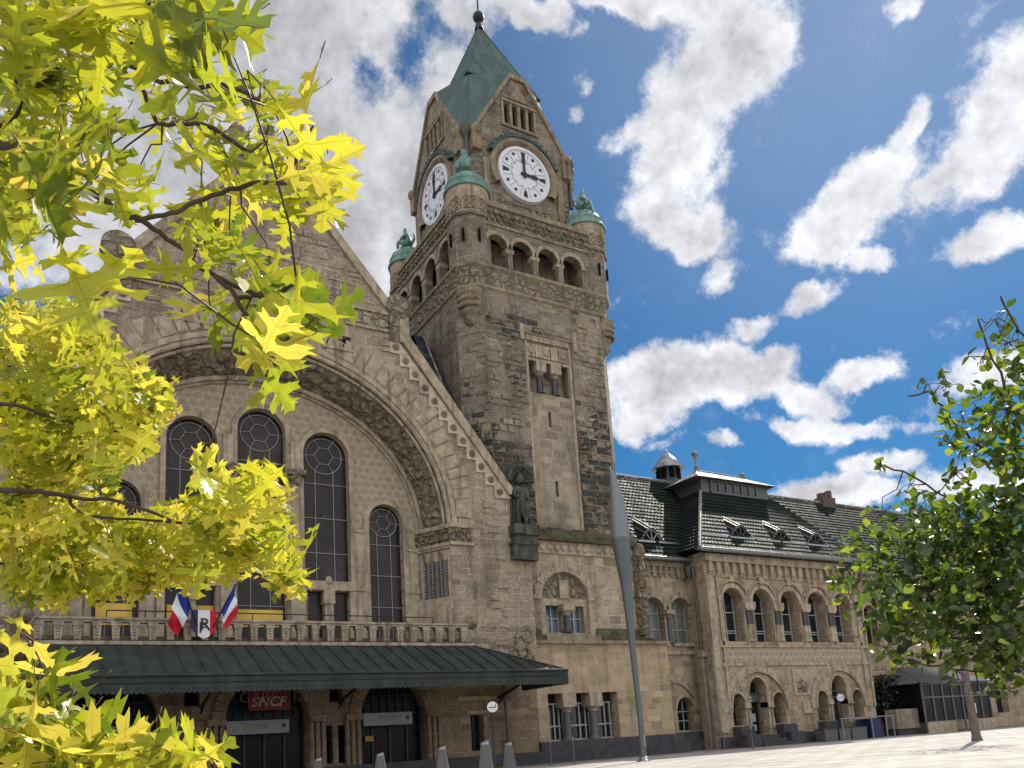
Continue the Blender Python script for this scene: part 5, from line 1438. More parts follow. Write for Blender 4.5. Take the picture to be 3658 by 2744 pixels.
# rainwater pipes
mb = MB(); mb.lathe((29.1, 30.9, 9.0), [(.08, 0), (.2, .3), (.22, .6)], 8); mb.tube([(29.1, 30.6, 9.6), (29.08, 30.55, 5.3), (29.08, 30.45, 5.1), (29.1, 30.4, GZ)], .075, 8)
mb.tube([(29.1, 30.95, 9.75), (29.1, 30.62, 9.4)], .07, 6); mb.build('downpipe', M['pipe'], WG)
mb = MB(); mb.box(28.85, 29.3, 30.3, 30.75, 5.0, 5.3); mb.box(28.9, 29.3, 30.4, 30.8, GZ, 5.0); mb.build('pipe_pier', M['dressdk'], WG)
mb = MB(); mb.tube([(41.35, 30.9, 9.9), (41.35, 30.9, GZ)], .075, 8); mb.build('downpipe', M['pipe'], WG)

# plain range that continues the station to the left of the hall, mostly hidden by the oak
LR = thing('side_range', 'low sandstone range continuing the station to the left behind the yellow oak leaves', 'station range', (-16, 30, GZ))
lw = [-6.5 - i * 2.6 for i in range(9)]
hs = [arch(c, .8, 5.75, 7.5, 14) for c in lw] + [arch(c, .85, 1.3, 3.1, 14) for c in lw]
mb = MB(); mb.plate(rect(-30, -3.17, GZ, 10.0), hs, PY(30.2), 0, .45); mb.build('wall', M['wing'], LR)
mb = MB(); mb.quad((-30, 30.66, GZ), (-3.2, 30.66, GZ), (-3.2, 30.66, 8.6), (-30, 30.66, 8.6)); mb.build('glass', M['glass'], LR)
mb = MB()
for c in lw:
    arch_ring(mb, PY(30.2), c, 7.5, .82, 1.05, -.05, 12, gap=1.0); arch_ring(mb, PY(30.2), c, 3.1, .87, 1.1, -.05, 12, gap=1.0)
mb.box(-30, -3.17, 30.05, 30.22, 5.2, 5.45); mb.box(-30, -3.17, 29.95, 30.22, 9.6, 9.95); mb.build('dressings', M['dress'], LR)
mb = MB(); tile_roof(mb, (-30, 29.85, 9.95), (-3.0, 29.85, 9.95), (-3.0, 36, 16.5), (-30, 36, 16.5)); mb.build('roof', M['tile'], LR)
# ================================================================== canopy, flags, signs, street furniture
CP = thing('entrance_canopy', 'long dark green metal canopy with standing seams and scalloped fringe over the entrance', 'canopy', (AX, 27.6, 4.0))
ET, EY, EZ = 28.93, 26.3, 4.05
xl, xr, yl, yr = S(15.55), 15.55, S(18.1), 18.1
mb = MB()
mb.add([(xl, ET, 5.28), (xr, ET, 5.28), (yr, EY, EZ), (yl, EY, EZ), (yr, ET + .7, EZ), (yl, ET + .7, EZ)], [(0, 1, 2, 3), (1, 4, 2), (0, 3, 5)])
rf = mb.build('canopy_roof', M['canopy'], CP)
mb = MB(); n = 36
for i in range(n + 1):
    x = yl + (yr - yl) * i / n
    # seams follow the fall of the roof and end on the hips
    if x > xr: f = (yr - x) / (yr - xr)
    elif x < xl: f = (x - yl) / (xl - yl)
    else: f = 1
    mb.tube([(x, EY - .01, EZ + .03), (x, EY + (ET - EY) * f, EZ + (5.28 - EZ) * f + .03)], .028, 5)
for a, b in (((xr, ET, 5.30), (yr, EY, EZ + .03)), ((xl, ET, 5.30), (yl, EY, EZ + .03))): mb.tube([a, b], .045, 6)
mb.build('standing_seam', M['canopy'], rf)
mb = MB(); sc = []
m_ = 130
for i in range(m_):
    a, b = yl + (yr - yl) * i / m_, yl + (yr - yl) * (i + 1) / m_; w = b - a
    sc += [(a, 3.60), (a + w * .2, 3.55), (a + w * .5, 3.53), (a + w * .8, 3.55)]
sc += [(yr, 3.60), (yr, EZ + .02), (yl, EZ + .02)]
mb.prism(sc, PY(EY - .03), 0, .03)
for X_ in (yr, yl):
    sd = []
    for i in range(16):
        a = EY + 3.4 * i / 16; w = 3.4 / 16; sd += [(a, 3.60), (a + w * .2, 3.55), (a + w * .5, 3.53), (a + w * .8, 3.55)]
    sd += [(EY + 3.4, 3.60), (EY + 3.4, EZ), (EY, EZ)]
    mb.prism(sd, lambda u, v, d, X_=X_: (X_ + d, u, v), 0, .03)
mb.build('scalloped_fringe', M['canopy'], rf)
mb = MB(); mb.tube([(yl, EY - .05, EZ + .02), (yr, EY - .05, EZ + .02)], .05, 8); mb.tube([(yl, EY - .045, 3.86), (yr, EY - .045, 3.86)], .02, 5)
for i in range(66): x = yl + .2 + i * (yr - yl - .4) / 65; mb.ball((x, EY - .05, 3.68), .028, 6, 4)
mb.build('eaves_bead', M['canopy'], rf)
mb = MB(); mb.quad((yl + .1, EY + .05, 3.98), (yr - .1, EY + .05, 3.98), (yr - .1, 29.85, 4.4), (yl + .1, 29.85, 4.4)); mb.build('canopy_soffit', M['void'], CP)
mb = MB()
for x in (17.0, 10.3, 5.5, .6, S(17.0)): mb.tube([(x, 29.75, 3.3), (x, 28.6, 3.55), (x, 27.4, 3.85), (x, EY + .1, 3.95)], .06, 6); mb.tube([(x, 29.75, 3.1), (x, 29.0, 3.5)], .04, 6)
mb.build('bracket', M['black'], CP)
# flags, shield
def flag(label, base, tip, fly, drop, seed):
    base, tip = Vector(base), Vector(tip)
    f = thing('flag', label, 'flag', base, 'flags leaning out from the balcony')
    mb = MB(); mb.tube([base, tip], [.022, .016], 6); mb.ball(tip, .04, 8, 6); mb.build('pole', M['black'], f)
    d = tip - base
    hs0, hs1 = base + d * .42, base + d * .98
    cols = [(.012, .03, .22), (.62, .62, .64), (.42, .008, .02)]
    nu, nv = 10, 10
    for k in range(3):
        vs = []
        for i in range(nu + 1):
            u = (k + i / nu) / 3
            for j in range(nv + 1):
                v = j / nv
                p = hs1.lerp(hs0, v)
                out = Vector(fly) * u + Vector((0, 0, -drop * u * (1 - .35 * v)))
                fold = .05 * sin(u * 9 + v * 4 + seed) + .035 * sin(u * 17 - v * 3)
                vs.append(p + out + Vector((.25 * fold, -fold, 0)))
        mb = MB(); kk = nv + 1
        mb.add(vs, [(i * kk + j, i * kk + j + 1, (i + 1) * kk + j + 1, (i + 1) * kk + j) for i in range(nu) for j in range(nv)], True)
        nm = ('blue_stripe', 'white_stripe', 'red_stripe')[k]
        mt = bpy.data.materials.get(nm)
        if not mt: mt = plain(nm, cols[k], .8, .08, 3)
        mb.build(nm, mt, f)
flag('tricolour flag hanging from a short pole on the left of the monogram shield', (5.22, 28.75, 5.75), (4.55, 28.0, 7.35), (-.42, -.05, 0), 1.45, 0)
flag('narrow tricolour flag leaning right beside the monogram shield', (5.62, 28.75, 5.75), (6.25, 28.1, 7.2), (.10, -.10, 0), .95, 2.0)
sh = thing('shield', 'white shield with black monogram and blue and red sides on the balcony rail', 'shield', (5.45, 28.75, 5.5))
shp = [(-.36, .5), (.36, .5), (.36, .0), (.30, -.22), (.16, -.38), (0, -.46), (-.16, -.38), (-.30, -.22), (-.36, 0)]
PS = lambda u, v, d: (5.38 + u, 28.72 + d, 5.93 + v)
mb = MB(); mb.prism([(-.19, .5), (.19, .5), (.19, -.36), (0, -.46), (-.19, -.36)], PS, -.035, .0); mb.build('white_field', M['white'], sh)
mb = MB(); mb.prism([(-.19, .5), (-.40, .5), (-.40, 0), (-.33, -.22), (-.19, -.36)], PS, -.03, .0); mb.build('blue_field', plain('faded_blue', (.02, .02, .05), .7), sh)
mb = MB(); mb.prism([(.19, .5), (.40, .5), (.40, 0), (.33, -.22), (.19, -.36)], PS, -.03, .0); mb.build('red_field', bpy.data.materials['red_stripe'], sh)
text('R', 'monogram', M['black'], .58, (5.24, 28.68, 5.76), (pi / 2, 0, 0), sh, bold=.004); text('F', 'monogram', M['black'], .52, (5.205, 28.675, 5.67), (pi / 2, 0, 0), sh)
# lettering under the canopy
red = plain('red_sign_face', (.11, .003, .008), .5, .1, 3)
sg = thing('red_sign', 'dark red lit sign with white operator lettering in the middle entrance arch', 'sign', (7.7, 29.6, 3.6))
mb = MB()
rr = [(7.05, 3.12), (8.42, 3.12), (8.47, 3.2), (8.47, 3.95), (8.4, 4.0), (7.1, 4.0), (7.03, 3.92), (7.0, 3.2)]
mb.prism(rr, PY(29.55), 0, .08); mb.build('sign_face', red, sg)
text('SNCF', 'lettering', M['dress'], .46, (7.10, 29.52, 3.26), (pi / 2, 0, 0), sg, shear=.25, bold=.012, sx=1.05)
lt = thing('station_lettering', 'thin outline capital letters hung under the canopy before the middle entrance', 'lettering', (8.0, 29.2, 3.5))
text('GARE', 'lettering', M['dress'], .52, (6.62, 29.2, 3.38), (pi / 2, 0, 0), lt, bold=-.018, sx=1.02); text('DE', 'lettering', M['dress'], .52, (8.45, 29.2, 3.38), (pi / 2, 0, 0), lt, bold=-.018, sx=1.02)
def welcome(label, x0, x1, z, c):
    b = thing('welcome_board', label, 'sign board', ((x0 + x1) / 2, 29.75, z), 'welcome boards over the entrance doors')
    mb = MB(); mb.prism([(x0, z), (x1, z), (x1, z + .46), (x0, z + .46)], PY(29.68), 0, .06); mb.build('board', plain('pale_grey_board' + str(c), (.17, .17, .17), .5, .06, 3), b)
    text('Bienvenue', 'lettering', M['dressdk'], .20, (x0 + .55, 29.67, z + .25), (pi / 2, 0, 0), b, ext=.004)
    mb = MB(); mb.box(x0 + .55, x0 + 1.4, 29.665, 29.68, z + .19, z + .21); mb.box(x0 + .7, x0 + 1.25, 29.665, 29.68, z + .10, z + .115); mb.build('small_print', M['dressdk'], b)
    mb = MB(); mb.box(x1 - .25, x1 - .13, 29.66, 29.68, z + .19, z + .32); mb.build('pictogram', M['plinth'], b)
welcome('pale welcome board under the red sign', 6.32, 8.45, 2.33, 1)
welcome('pale welcome board in the arch nearest the tower', 11.2, 13.15, 2.42, 2)
welcome('pale welcome board in the left arch behind the yellow leaves', 1.6, 3.7, 2.33, 3)
nt = thing('door_notice', 'small orange notice on the door in the arch nearest the tower', 'notice', (11.7, 30.2, 1.9))
mb = MB(); mb.box(11.45, 11.78, 30.22, 30.24, 1.86, 2.06); mb.build('notice', plain('orange_notice', (.30, .17, .02), .6), nt)
# bollards: tapered concrete cones with a slanted cap
def bollard(loc, label):
    b = thing('bollard', label, 'bollard', loc, 'tapered grey bollards along the kerb')
    return b
bd = [((8.9, 18.0), 'tapered grey bollard nearest the camera side of the smoking sign with bright slanted cap', 1.06), ((12.42, 21.2), 'tapered grey bollard standing just right of the smoking sign post', .97),
      ((9.2, 19.0), '', .95), ((8.3, 20.6), '', .9), ((7.2, 22.3), '', .86)]
bd = [((9.84, 18.0), 'tapered grey bollard with sunlit cap standing just left of the round sign post', 1.04), ((11.95, 20.5), 'tapered grey bollard standing just right of the round sign post', .97),
      ((9.9, 20.5), 'tapered grey bollard in front of the pier beside the arch nearest the tower', .97), ((8.75, 22.0), 'tapered grey bollard in front of the arch nearest the tower', .90), ((7.5, 23.5), 'tapered grey bollard in front of the twin slit window', .86)]
conc = plain('grey_concrete', (.085, .085, .082), .7, .15, 5, .1)
protob = None
for i, ((x, y), lab, h) in enumerate(bd):
    b = thing('bollard', lab, 'bollard', (x, y, GZ), 'tapered grey bollards along the kerb')
    if protob is None:
        mb = MB(); mb.lathe((0, 0, 0), [(.23, 0), (.225, .04), (.105, .94)], 20); m1 = mb.build('cone', conc)
        mb = MB(); n_ = 20
        vs = [(.106 * cos(2 * pi * j / n_), .106 * sin(2 * pi * j / n_), .94) for j in range(n_)] + [(.10 * cos(2 * pi * j / n_), .10 * sin(2 * pi * j / n_), 1.0 + .035 * cos(2 * pi * j / n_)) for j in range(n_)]
        mb.add(vs, [(j, (j + 1) % n_, n_ + (j + 1) % n_, n_ + j) for j in range(n_)] + [tuple(range(n_, 2 * n_))]); m2 = mb.build('cap', M['zinc'])
        protob = (m1, m2); parts = protob
    else:
        parts = [p.copy() for p in protob]
        for p in parts: COL.objects.link(p)
    for p in parts: p.parent = b; p.matrix_local = Matrix.Diagonal((1, 1, h / 1.0, 1))
# slender steel posts
for lab, p, h in (('slim steel post with bright tip in front of the leftmost ground window of the tower', (17.55, 27.0), 1.0), ('slim steel post with bright tip in front of the first stubby column', (18.6, 27.0), 1.0),
                  ('slim dark post in front of the rainwater pipe of the wing', (28.4, 29.0), .95), ('slim dark post with bright foot in front of the first shop door', (28.35, 27.2), 1.0)):
    b = thing('steel_post', lab, 'post', (*p, GZ), 'slender steel posts along the wall')
    mb = MB(); mb.lathe((p[0], p[1], GZ), [(.05, 0), (.05, .02), (.028, .03), (.026, h - .12)], 10); mb.build('shaft', M['greycol'], b)
    mb = MB(); mb.lathe((p[0], p[1], GZ + h - .12), [(.034, 0), (.034, .09), (.02, .12)], 10); mb.build('tip', M['zinc'], b)
def roundsign(label, x, y, h, r):
    b = thing('round_sign', label, 'sign', (x, y, GZ), 'round white smoking area signs on posts')
    mb = MB(); mb.lathe((x, y, GZ), [(.12, 0), (.12, .05), (.04, .08), (.035, h - r * .7)], 10); mb.build('post', M['black'], b)
    a = .45
    P = lambda u, v, d: (x + u * cos(a) - d * sin(a) * -1, y - .05 - u * sin(a) + d * cos(a), GZ + h + v)
    mb = MB(); mb.prism(circ(0, 0, r, 24), P, -.015, .015); pl = mb.build('disc', M['white'], b)
    k = r / .29
    mb = MB(); mb.prism([(-.19 * k, -.045 * k), (.13 * k, -.045 * k), (.13 * k, .0), (-.19 * k, .0)], P, -.022, -.014)
    mb.prism([(.15 * k, -.045 * k), (.19 * k, -.045 * k), (.19 * k, .14 * k), (.165 * k, .14 * k), (.15 * k, .05 * k)], P, -.022, -.014); mb.build('cigarette_mark', M['black'], pl)
roundsign('round white sign with a cigarette mark on a black post beside two bollards', 11.2, 20.0, 1.95, .145)
roundsign('small round white sign with a dark bar in front of the second shop door', 36.6, 28.8, 2.15, .19)
# tall lamp shaped like a curved horn
lp = thing('street_lamp', 'tall grey horn shaped street lamp curving up in front of the tower corner', 'street lamp', (19.72, 24.2, GZ))
def horn(y0, y1):
    pts = []; D0 = 24.2
    px = [(2300, 2718, 11), (2291, 2600, 11), (2278, 2480, 10.5), (2268, 2390, 11), (2258, 2300, 12.5), (2248, 2200, 16), (2237, 2085, 21), (2227, 2010, 28), (2218, 1937, 33), (2214, 1890, 33), (2210, 1853, 31), (2204, 1790, 25), (2197, 1740, 18), (2188, 1700, 10), (2178, 1664, 1.5)]
    out = []
    for x, y, w in px:
        p = aty(x * 2212 / 3658, y * 2212 / 3658, D0); q = aty((x + w) * 2212 / 3658, y * 2212 / 3658, D0); out.append((p, (q - p).length * .76))
    return out
hh_ = horn(0, 1)
hp = [p for p, r in hh_]; hr = [r for p, r in hh_]
lmp = plain('lamp_grey', (.095, .107, .106), .45, .08, 2, 0, metallic=.35); lmp2 = plain('lamp_light_grey', (.15, .163, .162), .42, .06, 2, 0, metallic=.3)
def subdivide(ps, rs, k=4):
    P2, R2 = [], []
    for i in range(len(ps) - 1):
        p0, p1, p2, p3 = ps[max(i - 1, 0)], ps[i], ps[i + 1], ps[min(i + 2, len(ps) - 1)]
        q0, q1, q2, q3 = rs[max(i - 1, 0)], rs[i], rs[i + 1], rs[min(i + 2, len(ps) - 1)]
        for j in range(k):
            t_ = j / k; cr = lambda a, b, c, d: .5 * (2 * b + (c - a) * t_ + (2 * a - 5 * b + 4 * c - d) * t_ * t_ + (3 * b - a - 3 * c + d) * t_ ** 3)
            P2.append(cr(p0, p1, p2, p3)); R2.append(max(.01, cr(q0, q1, q2, q3)))
    return P2 + [ps[-1]], R2 + [rs[-1]]
a_, b_ = subdivide(hp[:10], hr[:10]); mb = MB(); mb.tube(a_[:-3], b_[:-3], 20); mb.build('shaft', lmp, lp)
mb = MB(); mb.lathe((hp[0].x, hp[0].y, GZ), [(.26, 0), (.26, .03), (.17, .035), (.16, .16), (.12, .17)], 20)
for i in range(6): mb.lathe((hp[0].x + .21 * cos(i * pi / 3), hp[0].y + .21 * sin(i * pi / 3), GZ + .03), [(.025, 0), (.025, .03)], 6)
mb.build('base_plate', M['zinc'], lp)
mb = MB(); mb.tube([hp[8] + Vector((0, 0, -.008)), hp[8] + Vector((0, 0, .008))], hr[8] + .003, 20); mb.build('joint_ring', M['plinth'], lp)
mb = MB(); mb.box(hp[0].x - .06, hp[0].x + .06, hp[0].y - .135, hp[0].y - .11, GZ + .5, GZ + .95); mb.build('service_door', lmp2 if 'lmp2' in globals() else lmp, lp)
a2_, b2_ = subdivide(hp, hr); mb = MB(); i0 = len(a_) - 4; mb.tube(a2_[i0:], b2_[i0:], 20); mb.build('lamp_head', lmp2, lp)
# planters, railing and blue cabinet in front of the second shop door
for x0_, x1_, lab in ((35.0, 36.0, 'dark planter box at the left end of the row before the plaque'), (36.1, 37.0, 'dark planter box between two others left of the blue cabinet'), (37.05, 38.3, 'dark planter box right beside the blue cabinet')):
    b = thing('planter', lab, 'planter', ((x0_ + x1_) / 2, 29.0, GZ), 'dark planter boxes along the wing')
    mb = MB(); mb.prism([(x0_ + .05, GZ), (x1_ - .05, GZ), (x1_, GZ + .62), (x0_, GZ + .62)], PY(28.7), 0, .6); mb.build('box', M['greycol'], b)
    mb = MB(); mb.box(x0_ - .02, x1_ + .02, 28.67, 29.32, GZ + .60, GZ + .64); mb.build('rim', M['plinth'], b)
cb = thing('blue_cabinet', 'dark blue metal cabinet standing by the second shop door', 'cabinet', (38.9, 28.9, GZ))
mb = MB(); mb.box(38.5, 39.4, 28.6, 29.2, GZ + .04, GZ + .95); mb.build('body', plain('navy_paint', (.008, .012, .06), .5), cb)
mb = MB(); mb.box(38.45, 39.45, 28.55, 29.25, GZ + .95, GZ + 1.0); mb.box(38.5, 39.4, 28.62, 29.18, GZ, GZ + .04); mb.build('lid', M['black'], cb)
rl = thing('handrail', 'thin grey steel handrail running past the second shop door', 'railing', (38.0, 28.5, GZ))
mb = MB(); mb.tube([(36.0, 28.45, GZ + 1.08), (40.2, 28.45, GZ + 1.08)], .03, 8); mb.build('rail', M['zinc'], rl)
for x in (36.1, 38.4, 39.55, 40.15): mb = MB(); mb.tube([(x, 28.45, GZ), (x, 28.45, GZ + 1.08)], .03, 8); mb.build('rail_post', M['zinc'], rl)
# glazed pavilion under the tree
kk_ = thing('glazed_pavilion', 'low dark glazed pavilion with grey ribbed roof behind the tree trunk', 'glazed pavilion', (47, 29, GZ))
def roofrib(mb, a, b, c, d, n):
    a, b, c, d = map(Vector, (a, b, c, d))
    for i in range(n + 1): mb.tube([a.lerp(b, i / n), d.lerp(c, i / n)], .045, 5)
kx0, kx1, ky0, ky1 = 43.2, 49.6, 28.6, 31.2
mb = MB()
q = [(kx0 - .3, ky0 - .3, 3.3), (kx1 + .3, ky0 - .3, 3.3), (kx1 + .3, ky1, 3.3), (kx0 - .3, ky1, 3.3), (kx0 + 1.7, ky1 - .2, 4.35), (kx1 - 1.7, ky1 - .2, 4.35)]
mb.add(q, [(0, 1, 5, 4), (1, 2, 5), (3, 0, 4)]); krf = mb.build('ribbed_roof', plain('dull_grey_roof_metal', (.10, .105, .10), .5, .3, 3, 0, metallic=.3, streak=.4), kk_)
mb = MB(); roofrib(mb, q[0], q[1], q[5], q[4], 22); mb.build('rib', M['zinc'], krf)
mb = MB()
mb.quad((kx0, ky0, GZ + .6), (kx1, ky0, GZ + .6), (kx1, ky0, 3.25), (kx0, ky0, 3.25)); mb.quad((kx0, ky0, GZ + .6), (kx0, ky1, GZ + .6), (kx0, ky1, 3.25), (kx0, ky0, 3.25)); mb.build('glass', M['darkglass'], kk_)
mb = MB()
for i in range(8): x = kx0 + (kx1 - kx0) * i / 7; mb.box(x - .05, x + .05, ky0 - .05, ky0 + .02, GZ, 3.3)
for z in (GZ + .6, 2.5, 3.22): mb.box(kx0, kx1, ky0 - .06, ky0 + .02, z - .04, z + .04)
mb.build('frame', M['greycol'], kk_)
mb = MB(); mb.box(kx0, kx0 + 2.6, ky0 - .1, ky0 - .0, GZ, GZ + .6); mb.box(kx0 + 4.2, kx1, ky0 - .1, ky0 - .0, GZ, GZ + .6); mb.build('low_panel', M['dress'], kk_)
mb = MB(); mb.box(47.2, 48.0, ky0 - .08, ky0 - .065, 1.5, 2.05); mb.build('white_notice', M['white'], kk_)
tr_ = thing('stone_trough', 'pale stone trough standing left of the glazed pavilion', 'trough', (42.4, 29.3, GZ))
mb = MB(); mb.box(41.3, 43.3, 29.0, 29.7, GZ + .35, 1.95); mb.build('basin', M['dressdk'], tr_)
mb = MB(); mb.box(41.4, 43.2, 29.1, 29.6, GZ, GZ + .35); mb.build('foot', M['plinth'], tr_)
hd = thing('hedge', 'dark clipped hedge above the stone trough', 'hedge', (42.6, 30.2, GZ))
rr = random.Random(3); mb = MB()
for i in range(900):
    p = Vector((rr.uniform(41.3, 44.2), rr.uniform(29.8, 30.9), rr.uniform(1.9, 3.9))); d = Vector((rr.gauss(0, 1), rr.gauss(0, 1), rr.gauss(0, 1))).normalized() * .13; e = d.cross(Vector((rr.gauss(0, 1), rr.gauss(0, 1), 1))).normalized() * .08
    mb.add([p - d, p + e, p + d, p - e], [(0, 1, 2, 3)])
mb.build('leaves', plain('dark_leaf', (.012, .02, .012), .6, .3, 3), hd)
# stone knight at the corner of the tower, on a bracket under a shell canopy
kn = thing('knight_statue', 'weathered stone knight with shield standing on a bracket at the tower corner', 'statue', (18.6, 29.6, 10.6))
sx, sy, sz = 18.55, 29.55, 10.55
V = [(0, 0, 1.02), (0, 0, 1.28), (0, -.02, 1.55), (0, -.02, 1.78), (0, -.05, 1.98), (0, -.07, 2.12),
     (.27, -.02, 1.66), (.34, -.05, 1.36), (.20, -.22, 1.16), (-.27, -.02, 1.66), (-.36, -.06, 1.36), (-.18, -.22, 1.20),
     (.13, 0, .95), (.15, -.04, .5), (.17, 0, .08), (.19, -.18, .04), (-.13, 0, .95), (-.15, -.03, .5), (-.16, 0, .08), (-.18, -.18, .04)]
E_ = [(0, 1), (1, 2), (2, 3), (3, 4), (4, 5), (2, 6), (6, 7), (7, 8), (2, 9), (9, 10), (10, 11), (0, 12), (12, 13), (13, 14), (14, 15), (0, 16), (16, 17), (17, 18), (18, 19)]
Rr = [.21, .2, .26, .10, .16, .13, .13, .10, .08, .13, .10, .08, .15, .12, .09, .07, .15, .12, .09, .07]
skin([(sx + x, sy + y, sz + z) for x, y, z in V], E_, Rr, 'body', M['statue'], kn, 2)
mb = MB(); mb.prism([(-.26, 1.05), (.26, 1.05), (.24, .5), (.0, .12), (-.24, .5)], lambda u, v, d: (sx + .02 + u, sy - .36 + d, sz + v), 0, .08); mb.tube([(sx - .02, sy - .38, sz + 1.25), (sx - .02, sy - .38, sz + .15)], .035, 6); mb.build('shield', M['statue'], kn)
mb = MB(); mb.lathe((sx, sy - .05, sz + 1.93), [(.20, 0), (.22, .12), (.17, .28), (.05, .36)], 12); mb.lathe((sx, sy - .06, sz + 2.2), [(.05, 0), (.09, .08), (.02, .22)], 8); mb.build('helmet', M['statue'], kn)
mb = MB(); mb.prism([(-.38, 1.66), (.38, 1.66), (.46, .9), (.5, .1), (-.5, .1), (-.46, .9)], lambda u, v, d: (sx + u, sy + .12 + d, sz + v), 0, .08)
for i in range(7): mb.tube([(sx - .4 + i * .133, sy + .1, sz + 1.5), (sx - .46 + i * .153, sy + .08, sz + .12)], .05, 6)
mb.build('cloak', M['statue'], kn)
kb = MB(); kb.box(sx - .62, sx + .62, sy - .4, HY + .05, sz - .45, sz); kb.box(sx - .52, sx + .52, sy - .3, HY + .05, sz - .75, sz - .45); kb.box(sx - .6, sx + .6, sy - .2, HY + .05, sz - 1.5, sz - .75); kb.box(sx - .66, sx + .66, sy - .28, HY + .05, sz - .85, sz - .75)
kb.build('statue_bracket', M['statue'], HALL)
kb = MB()
for i in range(13):
    a = pi * i / 12; kb.tube([(sx + .15 * cos(a), sy + .25, sz + 2.05 + .15 * sin(a)), (sx + .62 * cos(a), sy - .15, sz + 2.05 + .6 * sin(a))], [.05, .11], 6)
kb.box(sx - .72, sx + .72, sy + .12, HY + .06, sz + 1.6, sz + 2.75)
kb.build('shell_canopy', M['statue'], HALL)
# ================================================================== trees
def leafmat(name, ramp, trans, rough=.35, spec=.35, tmix=.55, vein=True):
    m, t = newmat(name)
    a = t.n('ShaderNodeAttribute', None, attribute_name='tint').outputs[0]
    av = t.n('ShaderNodeSeparateColor', {0: a})
    P = t.n('ShaderNodeNewGeometry').outputs['Position']
    f = t.m('ADD', av.outputs[0], t.m('MULTIPLY_ADD', t.noise(P, 30, 4), .5, -.25))
    c = t.ramp(f, ramp); c2 = t.ramp(f, trans)
    if vein:
        yy, xx = av.outputs[1], av.outputs[2]
        dm = yy
        for x0, s0 in ((.10, .31), (.26, .29), (.385, .21), (.585, .42), (.72, .33)):
            dm = t.m('MINIMUM', dm, t.m('MULTIPLY_ADD', yy, .012, t.m('ABSOLUTE', t.m('SUBTRACT', xx, t.m('MULTIPLY_ADD', yy, s0, x0)))))
        k = t.mr(dm, .013, .0, 0, .5); c = t.mix(k, c, (.10, .10, .015)); c2 = t.mix(k, c2, (.26, .24, .015))
    p = t.n('ShaderNodeBsdfPrincipled', {'Base Color': c, 'Roughness': rough, 'Specular IOR Level': spec})
    tr = t.n('ShaderNodeBsdfTranslucent', {'Color': c2})
    mx = t.n('ShaderNodeMixShader', {0: tmix, 1: p.outputs[0], 2: tr.outputs[0]})
    t.n('ShaderNodeOutputMaterial', {0: mx.outputs[0]})
    return m
M['oakleaf'] = leafmat('yellow_oak_leaf', [(.1, (.13, .15, .012)), (.5, (.28, .30, .02)), (.9, (.40, .37, .03))], [(.05, (.13, .20, .012)), (.4, (.44, .48, .025)), (.7, (.66, .62, .035)), (.95, (.80, .64, .09))])
M['greenleaf'] = leafmat('green_lime_leaf', [(.1, (.013, .027, .011)), (.6, (.030, .052, .016)), (1., (.058, .084, .02))], [(.1, (.05, .11, .01)), (.55, (.18, .28, .018)), (.85, (.38, .46, .025)), (1., (.50, .54, .03))], .22, .6, .46, False)
M['bark'] = plain('brown_bark', (.075, .055, .042), .9, .4, 8, .5, spec=.1)
M['twig'] = plain('reddish_twig', (.07, .034, .022), .6, .3, 20, 0)
half = [(0, 0), (.10, .016), (.15, .032), (.168, .09), (.152, .17), (.185, .255), (.205, .17), (.25, .235), (.252, .16), (.226, .09), (.245, .045), (.30, .03), (.355, .038), (.395, .09), (.39, .20), (.36, .31), (.405, .365), (.39, .455),
        (.452, .385), (.485, .48), (.505, .365), (.575, .405), (.548, .30), (.505, .19), (.515, .10), (.56, .052), (.62, .046), (.665, .085), (.682, .16), (.70, .275), (.745, .20), (.81, .275), (.802, .18), (.768, .11), (.785, .062), (.84, .052), (.885, .09), (.94, .155), (.93, .085), (1.0, 0)]
out = half + [(x, -y) for x, y in half[-2:0:-1]]
import bisect
def oak_shape(seed):
    r = random.Random(seed)
    o = [(x + r.uniform(-.02, .02) * (0 < i < len(out)), y * r.uniform(.82, 1.18)) for i, (x, y) in enumerate(out)]
    o[0] = (0, 0)
    mid = [(.16, 0), (.315, 0), (.44, 0), (.61, 0), (.74, 0), (.86, 0)]
    tris = tessellate_polygon([[Vector((x, y, 0)) for x, y in o]])
    b = bmesh.new(); vs = [b.verts.new((x, y, 0)) for x, y in o]
    for t_ in tris:
        try: b.faces.new([vs[i] for i in t_])
        except ValueError: pass
    # cut along the midrib so the blade can fold there
    g_ = b.verts[:] + b.edges[:] + b.faces[:]
    bmesh.ops.bisect_plane(b, geom=g_, plane_co=(0, 0, 0), plane_no=(0, 1, 0))
    for cx_ in (.33, .6):
        bmesh.ops.bisect_plane(b, geom=b.verts[:] + b.edges[:] + b.faces[:], plane_co=(cx_, 0, 0), plane_no=(1, 0, 0))
    b.normal_update()
    for f in b.faces:
        if f.normal.z < 0: f.normal_flip()
    bmesh.ops.remove_doubles(b, verts=b.verts[:], dist=.0005)
    b.verts.index_update()
    V = [tuple(v.co) for v in b.verts]; F = [[v.index for v in f.verts] for f in b.faces]; b.free()
    fold, curl, tw, wav = r.uniform(.05, .5), r.uniform(-.5, 1.0), r.uniform(-.5, .5), r.uniform(.02, .06)
    res = []
    for x, y, z in V:
        z = (sqrt(y * y + .004) - .063) * fold + curl * x * x * .35 + wav * .5 * sin(x * 9 + abs(y) * 6) + tw * y * x
        res.append((x, y, z))
    return res, F
OAK = [oak_shape(s) for s in range(9)]
